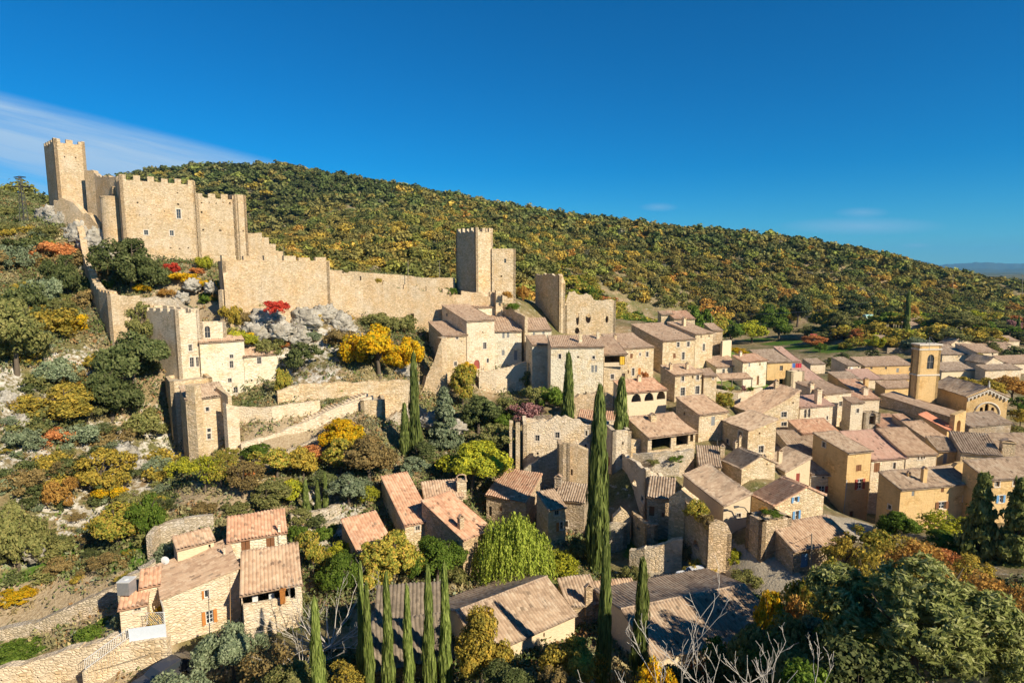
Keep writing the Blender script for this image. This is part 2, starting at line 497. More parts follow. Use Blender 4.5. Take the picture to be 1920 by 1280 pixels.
def wall(mb, o, u, prof, zb, holes=(), n=None, depth=0.3, thick=0.0):
    """vertical wall from 2-D point o along unit u; prof = [(t, ztop)...]; zb bottom z; holes cut through it.
    n = outward 2-D normal. thick > 0 also builds the back face and the top."""
    o = Vector((o[0], o[1], 0)); u = Vector((u[0], u[1], 0)); n = Vector((n[0], n[1], 0))
    L = prof[-1][0]
    cuts = set([0.0, L])
    for t, z in prof:
        cuts.add(t)
    hs = []
    for h in holes:
        if h['t0'] < 0.05 or h['t1'] > L - 0.05 or h['z0'] < zb + .05:
            continue
        hs.append(h)
        for c in hole_cuts(h):
            cuts.add(c)
    cuts = sorted(cuts)
    def P(t, z, back=0.0):
        p = o + u * t - n * back
        return (p.x, p.y, z)
    faces = [0.0] + ([thick] if thick else [])
    for i in range(len(cuts) - 1):
        a, b_ = cuts[i], cuts[i + 1]
        if b_ - a < 1e-6:
            continue
        e = (b_ - a) * 1e-4
        ztA, ztB = interp_r(prof, a), interp(prof, b_)
        inside = sorted([h for h in hs if h['t0'] <= a + e and h['t1'] >= b_ - e], key=lambda h: h['z0'])
        lo = (zb, zb)
        segs = []
        for h in inside:
            nb_ = (hole_bot(h, a), hole_bot(h, b_))
            segs.append((lo, nb_))
            lo = (hole_top(h, a), hole_top(h, b_))
        segs.append((lo, (ztA, ztB)))
        for (l0, l1), (h0, h1) in segs:
            if h0 - l0 < 1e-4 and h1 - l1 < 1e-4:
                continue
            for k, bk in enumerate(faces):
                q = [P(a, l0, bk), P(b_, l1, bk), P(b_, max(h1, l1), bk), P(a, max(h0, l0), bk)]
                if k:
                    q = q[::-1]
                mb.poly(q)
        if thick:
            mb.poly([P(a, ztA), P(b_, ztB), P(b_, ztB, thick), P(a, ztA, thick)])
    dp = thick if thick else depth
    for h in hs:
        cc = hole_cuts(h)
        for a, b_ in zip(cc, cc[1:]):
            mb.poly([P(a, hole_top(h, a)), P(b_, hole_top(h, b_)), P(b_, hole_top(h, b_), dp), P(a, hole_top(h, a), dp)])
            mb.poly([P(b_, hole_bot(h, b_)), P(a, hole_bot(h, a)), P(a, hole_bot(h, a), dp), P(b_, hole_bot(h, b_), dp)])
        for t in (h['t0'], h['t1']):
            zz0, zz1 = hole_bot(h, t), hole_top(h, t)
            if zz1 - zz0 > .02:
                mb.poly([P(t, zz0), P(t, zz1), P(t, zz1, dp), P(t, zz0, dp)])
    if thick:
        for t in (0.0, L):
            zt = prof[0][1] if t == 0 else prof[-1][1]
            mb.poly([P(t, zb), P(t, zt), P(t, zt, thick), P(t, zb, thick)])
        for (a, za), (b_, zb_) in zip(prof, prof[1:]):
            if abs(b_ - a) < 1e-6 and abs(za - zb_) > 1e-3:
                mb.poly([P(a, za), P(a, zb_), P(a, zb_, thick), P(a, za, thick)])
    return hs
def interp_r(prof, t):
    """value just right of t"""
    z = None
    for (a, za), (b_, zb) in zip(prof, prof[1:]):
        if a - 1e-9 <= t < b_ - 1e-9:
            return za + (zb - za) * (t - a) / (b_ - a)
    return prof[-1][1]
def merlons(L, z, w=0.9, gap=0.8, h=0.9, start=0.0, jitter=0.0):
    prof = [(0.0, z + (h if start == 0 else 0))]
    t = start
    out = []
    if start > 0:
        out += [(0.0, z), (start, z)]
    while t < L - 0.05:
        e = min(L, t + w)
        hh = h * (1 - jitter * random.random())
        out += [(t, z + hh), (e, z + hh)]
        if e >= L - .05:
            break
        g = min(L, e + gap)
        out += [(e, z), (g, z)]
        t = g
    if out[-1][0] < L:
        out.append((L, out[-1][1]))
    return out
def ragged(L, pts, n=0.5, amp=0.25):
    """rough broken top line through pts [(t,z)]"""
    out = []
    t = 0.0
    while t < L:
        out.append((t, interp(pts, t) + random.uniform(-amp, amp)))
        t += random.uniform(.5, 1.3) * n
    out.append((L, interp(pts, L)))
    return out
def roof_sheet(mb, p00, p10, p11, p01, sp=0.33, amp=0.15, run='v', over=0.22, fine=True, thick=0.1):
    """tiled plane: p00-p10 eave, p01-p11 upper edge; tiles run from eave to upper edge (run 'v') or along the eave ('u')"""
    p00, p10, p11, p01 = [Vector(p) for p in (p00, p10, p11, p01)]
    if run == 'u':
        p00, p10, p11, p01 = p10, p11, p01, p00
    U = max((p10 - p00).length, (p11 - p01).length)
    V = max((p01 - p00).length, (p11 - p10).length)
    nrm = (p10 - p00).cross(p01 - p00)
    if nrm.z < 0: nrm = -nrm
    nrm.normalize()
    nt = max(2, round(U / sp))
    per = 6 if fine else 4
    nu = nt * per
    rows = max(1, int(V / 0.42)) if fine else max(2, int(V / 1.2))
    us = np.linspace(0, 1, nu + 1)
    prof = np.abs(np.sin(us * nt * math.pi))
    prof = np.where(prof < .25, .25 - (.25 - prof) * .6, prof)
    vs = []
    offs = []
    for r in range(rows + 1):
        v = r / rows
        if fine and 0 < r < rows:
            vs += [v - 1e-4, v]; offs += [0.0, 0.035]
        else:
            vs.append(v); offs.append(0.035 if r == 0 else 0.0)
    vs = np.array(vs); offs = np.array(offs)
    A, B, C_, D = [np.array(p) for p in (p00, p10, p11, p01)]
    uu, vv = np.meshgrid(us, vs, indexing='ij')
    P = (A * ((1 - uu) * (1 - vv))[..., None] + B * (uu * (1 - vv))[..., None] + C_ * (uu * vv)[..., None] + D * ((1 - uu) * vv)[..., None])
    ph = random.random() * 9
    sag = 0.07 * np.sin(uu * U * .55 + ph) * np.sin(vv * 3.1) + .035 * np.sin(uu * U * 1.7 + ph * 2 + vv * V * .8) - 0.12 * np.sin(vv * math.pi) * min(1, V / 6)
    tile_j = rng.uniform(-.018, .018, (nt + 1, len(vs)))
    tj = tile_j[np.minimum((us * nt + .5).astype(int), nt)]
    h = amp * prof[:, None] + offs[None, :] + sag + tj + thick
    P = P + np.array(nrm)[None, None, :] * h[..., None]
    sl_ = np.array((p01 - p00).normalized())
    P[:, 0] += sl_[None, :] * (rng.uniform(-.07, .05, nt + 1)[np.minimum((us * nt + .5).astype(int), nt)])[:, None]
    UV = np.stack([uu * U, vv * V], -1)
    mb.grid(P, UV)
    # underside and edges
    dn = nrm * 0.0
    q = [p00, p10, p11, p01]
    mb.poly([q[3], q[2], q[1], q[0]])
    tp = [x + nrm * (thick + .02) for x in q]
    for i in range(4):
        j = (i + 1) % 4
        mb.poly([q[i], q[j], tp[j], tp[i]])
def ridge_row(mb, a, b_, r=0.11):
    a, b_ = Vector(a), Vector(b_)
    n = max(2, int((b_ - a).length / 0.4))
    pts = [a.lerp(b_, i / n) + Vector((0, 0, random.uniform(-.015, .02))) for i in range(n + 1)]
    mb.tube(pts, r, 6)
WOODS = {'frame': (.36, .31, .25), 'brown': (.2, .09, .04), 'orange': (.5, .2, .05), 'red': (.3, .07, .05), 'blue': (.14, .3, .5), 'grey': (.25, .25, .24), 'dark': (.07, .05, .04), 'white': (.75, .74, .7), 'yellow': (.75, .5, .1), 'green': (.12, .22, .14)}
def wood(c):
    return plain('wood_' + c, WOODS[c], 0.6, 0.12, 6)
def add_window(root, o, u, n, h, kind, nameroot='window', trim=True, far=False):
    """kind: w window, s<col> open shutters, c<col> closed shutters, d<col> door, h bare hole, g arch with glass"""
    if kind[0] == 'h':
        return
    o = Vector((o[0], o[1], 0)); u = Vector((u[0], u[1], 0)); n = Vector((n[0], n[1], 0))
    t0, t1, z0, z1 = h['t0'], h['t1'], h['z0'], h['z1']
    col = kind[1:] or 'brown'
    def B(mb, a, b_, za, zb, f, bk):
        """slab from t=a..b, z=za..zb, f out of wall, bk into wall"""
        mb.obox(o + u * a + n * f + Vector((0, 0, za)), u * (b_ - a), -n * (f + bk), Vector((0, 0, zb - za)))
    w = t1 - t0; hh = z1 - z0
    if kind[0] == 'd':
        mb = MB()
        B(mb, t0 - .02, t1 + .02, z0, z1 + (0.02), -0.12, 0.17)
        dd = mb.build('door', wood(col), root)
        if not far:
            k = MB()
            k.box(o + u * (t0 + w * .82) + n * -0.09 + Vector((0, 0, z0 + hh * .48)), (.12, .1, .05))
            k.build('handle', plain('iron', (.06, .06, .06), .4), dd)
        return
    if kind[0] == 'c':
        mb = MB()
        for a, b_ in ((t0, (t0 + t1) / 2 - .015), ((t0 + t1) / 2 + .015, t1)):
            B(mb, a + .01, b_, z0 + .01, z1 - .01, -0.04, 0.1)
            B(mb, a + .03, b_ - .03, z0 + hh * .2, z0 + hh * .27, -0.015, 0.04)
            B(mb, a + .03, b_ - .03, z0 + hh * .75, z0 + hh * .82, -0.015, 0.04)
        wf = mb.build('shutter', wood(col), root)
        return
    fr = MB()
    f = 0.05
    fw = 0.055 if not far else 0.07
    cc = 'white' if kind[0] in 'ws' and not kind.endswith('brown') or kind in ('w', 's') else 'brown'
    if h.get('arch') or h.get('oval'):
        pts = [(a, hole_top(h, a)) for a in hole_cuts(h)]
        for (a, za), (b_, zb) in zip(pts, pts[1:]):
            p = o + u * a - n * .16; q = o + u * b_ - n * .16
            fr.tube([p + Vector((0, 0, za - .03)), q + Vector((0, 0, zb - .03))], .035, 4, False)
        zs = z1 - (t1 - t0) / 2 if h.get('arch') else z1
        B(fr, (t0 + t1) / 2 - .025, (t0 + t1) / 2 + .025, z0, z1 - .02, -.13, .19)
        B(fr, t0, t1, z0 + hh * .5 - .025, z0 + hh * .5 + .025, -.132, .188)
    else:
        B(fr, t0, t0 + fw, z0, z1, -.12, .18); B(fr, t1 - fw, t1, z0, z1, -.12, .18)
        B(fr, t0 + fw, t1 - fw, z0, z0 + fw, -.12, .18); B(fr, t0 + fw, t1 - fw, z1 - fw, z1, -.12, .18)
        if w > .5:
            B(fr, (t0 + t1) / 2 - .03, (t0 + t1) / 2 + .03, z0 + fw, z1 - fw, -.125, .175)
        if hh > .9:
            for k in (1, 2) if hh > 1.15 else (1,):
                zz = z0 + hh * k / (3 if hh > 1.15 else 2)
                B(fr, t0 + fw, t1 - fw, zz - .02, zz + .02, -.13, .17)
    win = fr.build('window', wood('white' if kind[0] == 's' else 'frame'), root)
    pn = MB()
    if h.get('arch') or h.get('oval'):
        ca = hole_cuts(h)
        for a, b_ in zip(ca, ca[1:]):
            pn.poly([tuple(o + u * a - n * .16 + Vector((0, 0, hole_bot(h, a)))), tuple(o + u * b_ - n * .16 + Vector((0, 0, hole_bot(h, b_)))),
                     tuple(o + u * b_ - n * .16 + Vector((0, 0, hole_top(h, b_)))), tuple(o + u * a - n * .16 + Vector((0, 0, hole_top(h, a))))])
    else:
        B(pn, t0 + .02, t1 - .02, z0 + .02, z1 - .02, -.15, .17)
    pn.build('pane', glassmat(), win)
    if trim and not far:
        tr = MB()
        k = 0.13
        if not (h.get('arch') or h.get('oval')):
            B(tr, t0 - k, t0 - .004, z0 - .004, z1 + .004, .025, .06); B(tr, t1 + .004, t1 + k, z0 - .004, z1 + .004, .025, .06)
            B(tr, t0 - k, t1 + k, z1 + .006, z1 + .006 + k, .027, .06)
            B(tr, t0 - k - .03, t1 + k + .03, z0 - .12, z0 - .006, .08, .06)
            tr.build('surround', stone('trim_stone', (.62, .54, .42), .2, 1, 1, .3), win)
    if kind[0] == 's':
        for sgn in (-1, 1) if kind[-1] not in '<' else (-1,):
            sh = MB()
            a, b_ = (t0 - .02 - w / 2, t0 - .02) if sgn < 0 else (t1 + .02, t1 + .02 + w / 2)
            B(sh, a, b_, z0 - .03, z1 + .03, .075, -.03)
            B(sh, a + .02, b_ - .02, z0 + hh * .2, z0 + hh * .27, .1, -.07)
            B(sh, a + .02, b_ - .02, z0 + hh * .75, z0 + hh * .82, .1, -.07)
            sh.build('shutter', wood(col.rstrip('<')), win)
def chimney(roof, base, w=0.7, h=1.3, mat=None, arch=False, yaw=0.0):
    mb = MB()
    b_ = Vector(base)
    mb.box(b_ + Vector((0, 0, h / 2 - .5)), (w, w * .75, h + 1.0), yaw)
    mb.box(b_ + Vector((0, 0, h + .05)), (w * 1.2, w * .95, .1), yaw)
    c = mb.build('chimney', mat, roof)
    k = MB()
    u = Vector((math.cos(yaw), math.sin(yaw), 0))
    top = b_ + Vector((0, 0, h + .1))
    if arch:
        for s in (-1, 1):
            k.box(top + u * s * w * .45 + Vector((0, 0, .2)), (.12, w * .7, .4), yaw)
        pts = [top + u * (w * .5 * math.cos(a)) + Vector((0, 0, .35 + .35 * math.sin(a))) for a in np.linspace(0, math.pi, 7)]
        k.tube(pts, .09, 5)
    else:
        for s in (-1, 1):
            k.obox(top + u * s * w * .5 - Vector((-u.y, u.x, 0)) * w * .3, -u * s * w * .5 + Vector((0, 0, .32)), Vector((-u.y, u.x, 0)) * w * .6, u * s * .06 + Vector((0, 0, .05)))
    k.build('cowl', roofm['warm'], c)
roofm = {}
ROOFC = {
 'shade': [(.1, .085, .065), (.15, .12, .09), (.2, .16, .12), (.25, .2, .15), (.31, .26, .2)],  # dark copy of the tiles, shade of the cypress row houses put into the colour
 'warm':  [(0.226, 0.141, 0.090), (0.373, 0.243, 0.158), (0.463, 0.316, 0.209), (0.531, 0.390, 0.271), (0.610, 0.497, 0.373)],
 'old':   [(0.181, 0.130, 0.090), (0.305, 0.215, 0.147), (0.407, 0.294, 0.203), (0.475, 0.373, 0.271), (0.588, 0.497, 0.384)],
 'red':   [(0.271, 0.147, 0.090), (0.429, 0.237, 0.147), (0.520, 0.305, 0.192), (0.588, 0.395, 0.266), (0.678, 0.497, 0.350)],
 'pink':  [(0.384, 0.226, 0.169), (0.475, 0.294, 0.215), (0.520, 0.328, 0.249), (0.554, 0.373, 0.282), (0.588, 0.418, 0.328)],
 'brick': [(0.475, 0.169, 0.102), (0.565, 0.215, 0.124), (0.610, 0.249, 0.147), (0.565, 0.249, 0.158), (0.655, 0.316, 0.203)],
}
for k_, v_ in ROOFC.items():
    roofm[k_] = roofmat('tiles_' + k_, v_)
WALLC = {
 'stone':  dict(c=(.66, .52, .33), plaster=.3, grime=.35),
 'pale':   dict(c=(.72, .59, .41), plaster=.5, grime=.25),
 'white':  dict(c=(.76, .66, .47), plaster=.5, rubble=.8, grime=.15),
 'rough':  dict(c=(.56, .43, .28), plaster=0, grime=.5, mortar=.8),
 'ochre':  dict(c=(.62, .42, .19), plaster=.6, rubble=.5, grime=.6),
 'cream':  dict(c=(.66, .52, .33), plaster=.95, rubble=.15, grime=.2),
 'dry':    dict(c=(.55, .47, .35), plaster=0, grime=.5, mortar=.9, size=.8),
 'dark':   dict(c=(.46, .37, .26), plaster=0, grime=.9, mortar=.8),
 'castle': dict(c=(.68, .53, .34), plaster=.2, grime=.7, mortar=.5, size=.6),
}
def wm(k):
    return stone('masonry_' + k, **WALLC[k])
N_HOUSE = [0]
def H(label, A, B, C, base, d, roof='mono', peak=None, wins=(), lwins=(), rwins=(), chims=(), mat='stone', tiles='warm', yaw=None, L=None,
      Lmax=24, name='stone_house', cat='house', group='stone houses of the village', back=None, run=None, over=0.3, ctl=True, top=None, zadj=0.0, foot=8.0, batter=0, ys=5.0):
    """A left-back top corner, B near top corner, C right top corner (photo pixels), base = pixel row where the near corner meets the ground, d depth of B."""
    if group == 'old manor below the castle': d = d * .925
    pB = at(B[0], B[1], d)
    zB = pB.z
    runx = run == 'x'
    flatroof = roof in ('flat', 'crenel', 'ruin', 'gable') or runx
    yaw0 = yaw if yaw is not None else 17.0
    r = ray(C[0], C[1])
    Y = np.arange(-40, 56, 1.0) * math.pi / 180
    Ls = np.arange(2.0, min(Lmax, 26) + .1, .5)
    Ss = np.array([0.0]) if flatroof else np.arange(.16, .5, .03)
    YY, LL, SS = np.meshgrid(Y, Ls, Ss, indexing='ij')
    cost = ((YY - math.radians(yaw0)) / math.radians(ys if yaw is not None else 16)) ** 2
    if L is not None:
        cost = cost + ((LL - L) / (1.2 if flatroof and not runx else 3.5)) ** 2
    else:
        cost = cost + ((LL - 9) / 9) ** 2
    cost = cost + ((SS - .29) / .07) ** 2 * (0 if flatroof else 1)
    def prj(X_, Y_, Z_):
        zc = Y_ * CP - Z_ * SP; yc = Y_ * SP + Z_ * CP
        return 960 + FPX * X_ / zc, 640 - FPX * yc / zc
    ux, uy = np.cos(YY), np.sin(YY)
    # right end of the eave stays level
    a_ = (C[0] - 960.0) / FPX
    tW = (a_ * (pB.y * CP - zB * SP) - pB.x) / (ux - a_ * uy * CP)
    tW = np.where((tW < 0.8) | (tW > 60), 60, tW)
    if not (runx or roof == 'ruin'):
        cx_, cy_ = prj(pB.x + ux * tW, pB.y + uy * tW, zB)
        cost = cost + ((cy_ - C[1]) / 3.0) ** 2
    if back is not None:
        mx_, my_ = prj(pB.x + ux * tW * .5 - uy * LL, pB.y + uy * tW * .5 + ux * LL, zB + SS * LL)
        cost = cost + ((my_ - back) / 2.0) ** 2
        ax_, ay_ = prj(pB.x - uy * LL, pB.y + ux * LL, zB + SS * LL)
        cost = cost + ((ax_ - A[0]) / 12.0) ** 2
    else:
        ax_, ay_ = prj(pB.x - uy * LL, pB.y + ux * LL, zB + SS * LL)
        cost = cost + ((ax_ - A[0]) / 3.0) ** 2
        if roof not in ('crenel', 'ruin', 'flat'):
            cost = cost + ((ay_ - A[1]) / 2.5) ** 2
    k_ = np.unravel_index(np.argmin(cost), cost.shape)
    yaw_, L = float(YY[k_]), float(LL[k_])
    zA = zB + float(SS[k_]) * L + zadj
    u = Vector((math.cos(yaw_), math.sin(yaw_), 0)); n = Vector((u.y, -u.x, 0)); v = -n
    pc = ray_plane(C[0], C[1], pB, n)
    W = max((pc - pB).dot(u), 1.5)
    zC = pc.z if runx else zB
    if runx:
        zC = min(max(zC, zB + .1 * W), zB + .6 * W)
    zbase = at(B[0], base, d).z
    zbot = zbase - foot - (10 if group == 'castle ruins on the ridge' else 0)
    root = empty(name, (pB.x, pB.y, zbase), label, cat, group)
    if ctl:
        CTRL.append((pB.x, pB.y, zbase)); 
        q = pB + u * W; CTRL.append((q.x, q.y, zbase))
    m = wm(mat)
    o2 = Vector((pB.x, pB.y, 0))
    def holes_on(ws, po, pu, pn, maxL):
        out = []
        for w_ in ws:
            px, py, ww, hh, kind = w_[:5]
            pp = ray_plane(px, py, Vector((po.x, po.y, 0)), pn)
            t = (pp - po).dot(pu)
            dd = pp.y
            sc = dd / FPX / max(.25, abs(pu.x * (1.0) - 0)) if False else None
            pl = ray_plane(px - ww / 2, py, Vector((po.x, po.y, 0)), pn); pr = ray_plane(px + ww / 2, py, Vector((po.x, po.y, 0)), pn)
            tw = abs((pr - pl).dot(pu))
            tu = ray_plane(px, py - hh / 2, Vector((po.x, po.y, 0)), pn).z; tl = ray_plane(px, py + hh / 2, Vector((po.x, po.y, 0)), pn).z
            tw = min(tw, maxL * .9)
            hdef = dict(t0=t - tw / 2, t1=t + tw / 2, z0=tl, z1=tu)
            if kind[0] == 'g' or kind == 'ha' or kind[0:2] == 'da':
                hdef['arch'] = True
            if kind == 'ho':
                hdef['oval'] = True
            hdef['kind'] = 'w' if kind[0] == 'g' else ('d' + kind[2:] if kind[0:2] == 'da' else kind)
            out.append(hdef)
        return out
    mb = MB()
    far = d > 140
    # profiles
    if roof == 'gable':
        pk = ray_plane(peak[0], peak[1], pB, n)
        tp = min(max((pk - pB).dot(u), W * .15), W * .85); zp = max(pk.z, zB + .3)
        fprof = [(0, zB), (tp, zp), (W, zC)]
        lprof = [(0, zB), (L, zB)]
        rprof = [(0, zC), (L, zC)]
    elif roof == 'ridge':
        half = L; L = L * 2
        fprof = [(0, zB), (W, zC)]
        lprof = [(0, zB), (half, zA), (L, zB)]
        rprof = [(0, zC), (half, zA + (zC - zB)), (L, zC)]
    elif roof in ('flat', 'crenel', 'ruin'):
        fprof = [(0, zB), (W, zC)]
        lprof = [(0, zB), (L, zB)]
        rprof = [(0, zC), (L, zC)]
        if roof == 'crenel':
            mw = top or (0.9, 0.8, 0.9)
            fprof = merlons(W, zB, *mw, jitter=.3); lprof = merlons(L, zB, *mw, jitter=.3); rprof = merlons(L, zB, *mw, jitter=.3)
        if roof == 'ruin':
            if peak:
                pts = []
                for (x, y) in peak:
                    q = ray_plane(x, y, pB, n); pts.append(((q - pB).dot(u), q.z))
                pts = [(max(0, min(W, t)), z) for t, z in pts]
                if pts[0][0] > 0: pts = [(0, zB)] + pts
                if pts[-1][0] < W: pts = pts + [(W, pts[-1][1])]
                fprof = ragged(W, pts, .8, .3)
                fprof[-1] = (W, fprof[-1][1])
            else:
                fprof = ragged(W, fprof, .9, .3)
            lprof = ragged(L, [(0, fprof[0][1]), (L, zA)], .9, .3)
            rprof = ragged(L, [(0, fprof[-1][1]), (L, fprof[-1][1] - 1.0)], .9, .4)
    else:  # mono
        zD = zC + zA - zB
        fprof = [(0, zB), (W, zC)]
        lprof = [(0, zB), (L, zA)]
        rprof = [(0, zC), (L, zD)]
    lprof_rev = [(L - t, z) for t, z in lprof][::-1]
    th = 0.55 if roof in ('crenel', 'ruin', 'flat') else 0.0
    fh = wall(mb, o2, u, fprof, zbot, holes_on(wins, o2, u, n, W), n, thick=th)
    far_o = o2 + v * L
    ln = -u
    ho = holes_on(lwins, far_o, -v, ln, L)
    lh = wall(mb, far_o, -v, lprof_rev, zbot, ho, ln, thick=th)
    ro = o2 + u * W
    rh = wall(mb, ro, v, rprof, zbot, holes_on(rwins, ro, v, u, L), u, thick=th)
    bo = o2 + u * W + v * L
    zbl, zbr = lprof_rev[0][1], rprof[-1][1]
    if roof == 'gable':
        wall(mb, bo, -u, [(0, zbr), (W - tp, zp), (W, zbl)], zbot, (), v, thick=th)
    elif roof == 'crenel':
        wall(mb, bo, -u, merlons(W, zB, *mw), zbot, (), v, thick=th)
    elif roof == 'ruin':
        wall(mb, bo, -u, ragged(W, [(0, zbr), (W, zbl)], .9, .3), zbot, (), v, thick=th)
    else:
        wall(mb, bo, -u, [(0, zbr), (W, zbl)], zbot, (), v, thick=th)
    mb.build('wall', m, root)
    for hs, oo, uu, nn in ((fh, o2, u, n), (lh, far_o, -v, ln), (rh, ro, v, u)):
        for h in hs:
            add_window(root, oo, uu, nn, h, h['kind'], far=far, trim=d < 125)
    # roof
    fine = d < 100
    rf = None
    ov = over
    P3 = lambda t, s, z: Vector((o2.x + u.x * t + v.x * s, o2.y + u.y * t + v.y * s, z))
    rm = roofm[tiles]
    planes = []
    if roof == 'mono':
        sl = (zA - zB) / L; sx = (zC - zB) / W
        def zz(t, s): return zB + sl * s + sx * t
        q = [(-.12, -ov), (W + .12, -ov), (W + .12, L + .1), (-.12, L + .1)]
        rb = MB()
        c = [P3(t, s, zz(t, s)) for t, s in q]
        roof_sheet(rb, *c, run=('u' if run == 'x' else 'v'), fine=fine, sp=.33 if d < 110 else .5)
        rf = rb.build('roof', rm, root)
        planes = [(c[0], (c[1] - c[0]).cross(c[3] - c[0]).normalized())]
    elif roof == 'ridge':
        rb = MB()
        half = L / 2; sl = (zA - zB) / half; sx = (zC - zB) / W
        c = [P3(-.15, -ov, zB - sl * ov), P3(W + .15, -ov, zC - sl * ov), P3(W + .15, half, zA + sx * W), P3(-.15, half, zA)]
        roof_sheet(rb, *c, fine=fine, sp=.33 if d < 110 else .5)
        c2 = [P3(W + .15, L + ov, zC - sl * ov), P3(-.15, L + ov, zB - sl * ov), P3(-.15, half, zA), P3(W + .15, half, zA + sx * W)]
        roof_sheet(rb, *c2, fine=False, sp=.33 if d < 110 else .5)
        ridge_row(rb, c[3] + Vector((0, 0, .16)), c[2] + Vector((0, 0, .16)))
        rf = rb.build('roof', rm, root)
        planes = [(c[0], (c[1] - c[0]).cross(c[3] - c[0]).normalized())]
    elif roof == 'gable':
        rb = MB()
        s1 = (zp - zB) / tp; s2 = (zp - zC) / (W - tp)
        c = [P3(-ov, -.15, zB - s1 * ov), P3(-ov, L + .15, zB - s1 * ov), P3(tp, L + .15, zp), P3(tp, -.15, zp)]
        roof_sheet(rb, c[1], c[0], c[3], c[2], fine=fine)
        c2 = [P3(W + ov, -.15, zC - s2 * ov), P3(W + ov, L + .15, zC - s2 * ov), P3(tp, L + .15, zp), P3(tp, -.15, zp)]
        roof_sheet(rb, *c2, fine=fine)
        ridge_row(rb, c[3] + Vector((0, 0, .16)), c[2] + Vector((0, 0, .16)))
        rf = rb.build('roof', rm, root)
        planes = [(c[0], (c[1] - c[0]).cross(c[3] - c[0]).normalized())]
    elif roof == 'flat':
        rb = MB()
        zf = min(zB, zC) - .5
        rb.poly([P3(.1, .1, zf), P3(W - .1, .1, zf), P3(W - .1, L - .1, zf), P3(.1, L - .1, zf)])
        rf = rb.build('terrace', plain('terrace_floor', (.45, .39, .29), .9, .2, 1.2), root)
        planes = [(P3(0, 0, zf), Vector((0, 0, 1)))]
    elif roof == 'crenel':
        rb = MB()
        rb.poly([P3(.1, .1, zB - .9), P3(W - .1, .1, zB - .9), P3(W - .1, L - .1, zB - .9), P3(.1, L - .1, zB - .9)])
        rf = rb.build('terrace', plain('terrace_floor', (.45, .39, .29), .9, .2, 1.2), root)
        planes = [(P3(0, 0, zB - .9), Vector((0, 0, 1)))]
    for ch in chims:
        if not planes: break
        px, py = ch[0], ch[1]
        w_ = ch[2] if len(ch) > 2 else .6; h_ = ch[3] if len(ch) > 3 else 1.1
        pp = ray_plane(px, py, planes[0][0], planes[0][1])
        chimney(rf, pp, w_, h_, m, arch=len(ch) > 4, yaw=yaw_)
    N_HOUSE[0] += 1
    if DEBUG: print('HH', label[:45], 'd%.0f yaw%.0f W%.1f L%.1f rise%.1f h%.1f cost%.1f' % (d, math.degrees(yaw_), W, L, zA - zB, zB - zbase, cost[k_]))
    return dict(root=root, pB=pB, u=u, v=v, n=n, W=W, L=L, zB=zB, zC=zC, zA=zA, zb=zbase, yaw=yaw_, P=P3)
def W3(label, pts, thick=0.7, foot=3.0, mat='rough', name='stone_wall', cat='wall', group=None, rag=0.12, holes=(), cren=None, ctl=True, n=1.0):
    """free wall: pts = [(px, py_top, py_base, d), ...]; one thing"""
    if group == 'old manor below the castle' or name == 'parapet' and pts[0][0] == 404: pts = [(p[0], p[1], p[2], p[3] * .925) for p in pts]
    P = [at(p[0], p[1], p[3]) for p in pts]
    Bz = [at(p[0], p[2], p[3]).z for p in pts]
    root = empty(name, (P[0].x, P[0].y, Bz[0]), label, cat, group)
    mb = MB()
    for i in range(len(P) - 1):
        a, b_ = P[i], P[i + 1]
        u = Vector((b_.x - a.x, b_.y - a.y, 0)); L = u.length
        if L < .05: continue
        u.normalize(); nn = Vector((u.y, -u.x, 0))
        if nn.y > 0 and abs(nn.y) > .01: nn = -nn
        prof = [(0, a.z), (L, b_.z)]
        if cren:
            prof = []
            for t, z in merlons(L, 0, *cren, jitter=.35):
                prof.append((t, z + a.z + (b_.z - a.z) * t / L))
        elif rag:
            prof = ragged(L, prof, n, rag)
        zb = min(Bz[i], Bz[i + 1]) - foot - (6 if group == 'castle ruins on the ridge' and foot > 1 else 0)
        hh = []
        for (px, py, ww, h_, kind) in holes:
            q = ray_plane(px, py, Vector((a.x, a.y, 0)), nn); t = (q - Vector((a.x, a.y, 0))).dot(u)
            if .3 < t < L - .3:
                l = ray_plane(px - ww / 2, py, Vector((a.x, a.y, 0)), nn); r_ = ray_plane(px + ww / 2, py, Vector((a.x, a.y, 0)), nn)
                tw = abs((r_ - l).dot(u))
                hd = dict(t0=t - tw / 2, t1=t + tw / 2, z0=ray_plane(px, py + h_ / 2, Vector((a.x, a.y, 0)), nn).z, z1=ray_plane(px, py - h_ / 2, Vector((a.x, a.y, 0)), nn).z)
                if kind == 'ho': hd['oval'] = True
                if kind == 'ha': hd['arch'] = True
                hh.append(hd)
        wall(mb, a, u, prof, zb, hh, nn, thick=thick)
    mb.build('masonry', wm(mat), root)
    if ctl:
        for i, (p, z) in enumerate(zip(P, Bz)):
            CTRL.append((p.x, p.y, z))
            if group in ('retaining walls at the lower left',) or (group == 'old manor below the castle' and name == 'stone_wall'):
                k_ = (p.y + 2.6) / p.y
                CTRL.append((p.x * k_, p.y * k_, p.z - .3))
                k_ = (p.y - 1.6) / p.y
                CTRL.append((p.x * k_, p.y * k_, z - .2))
    return root
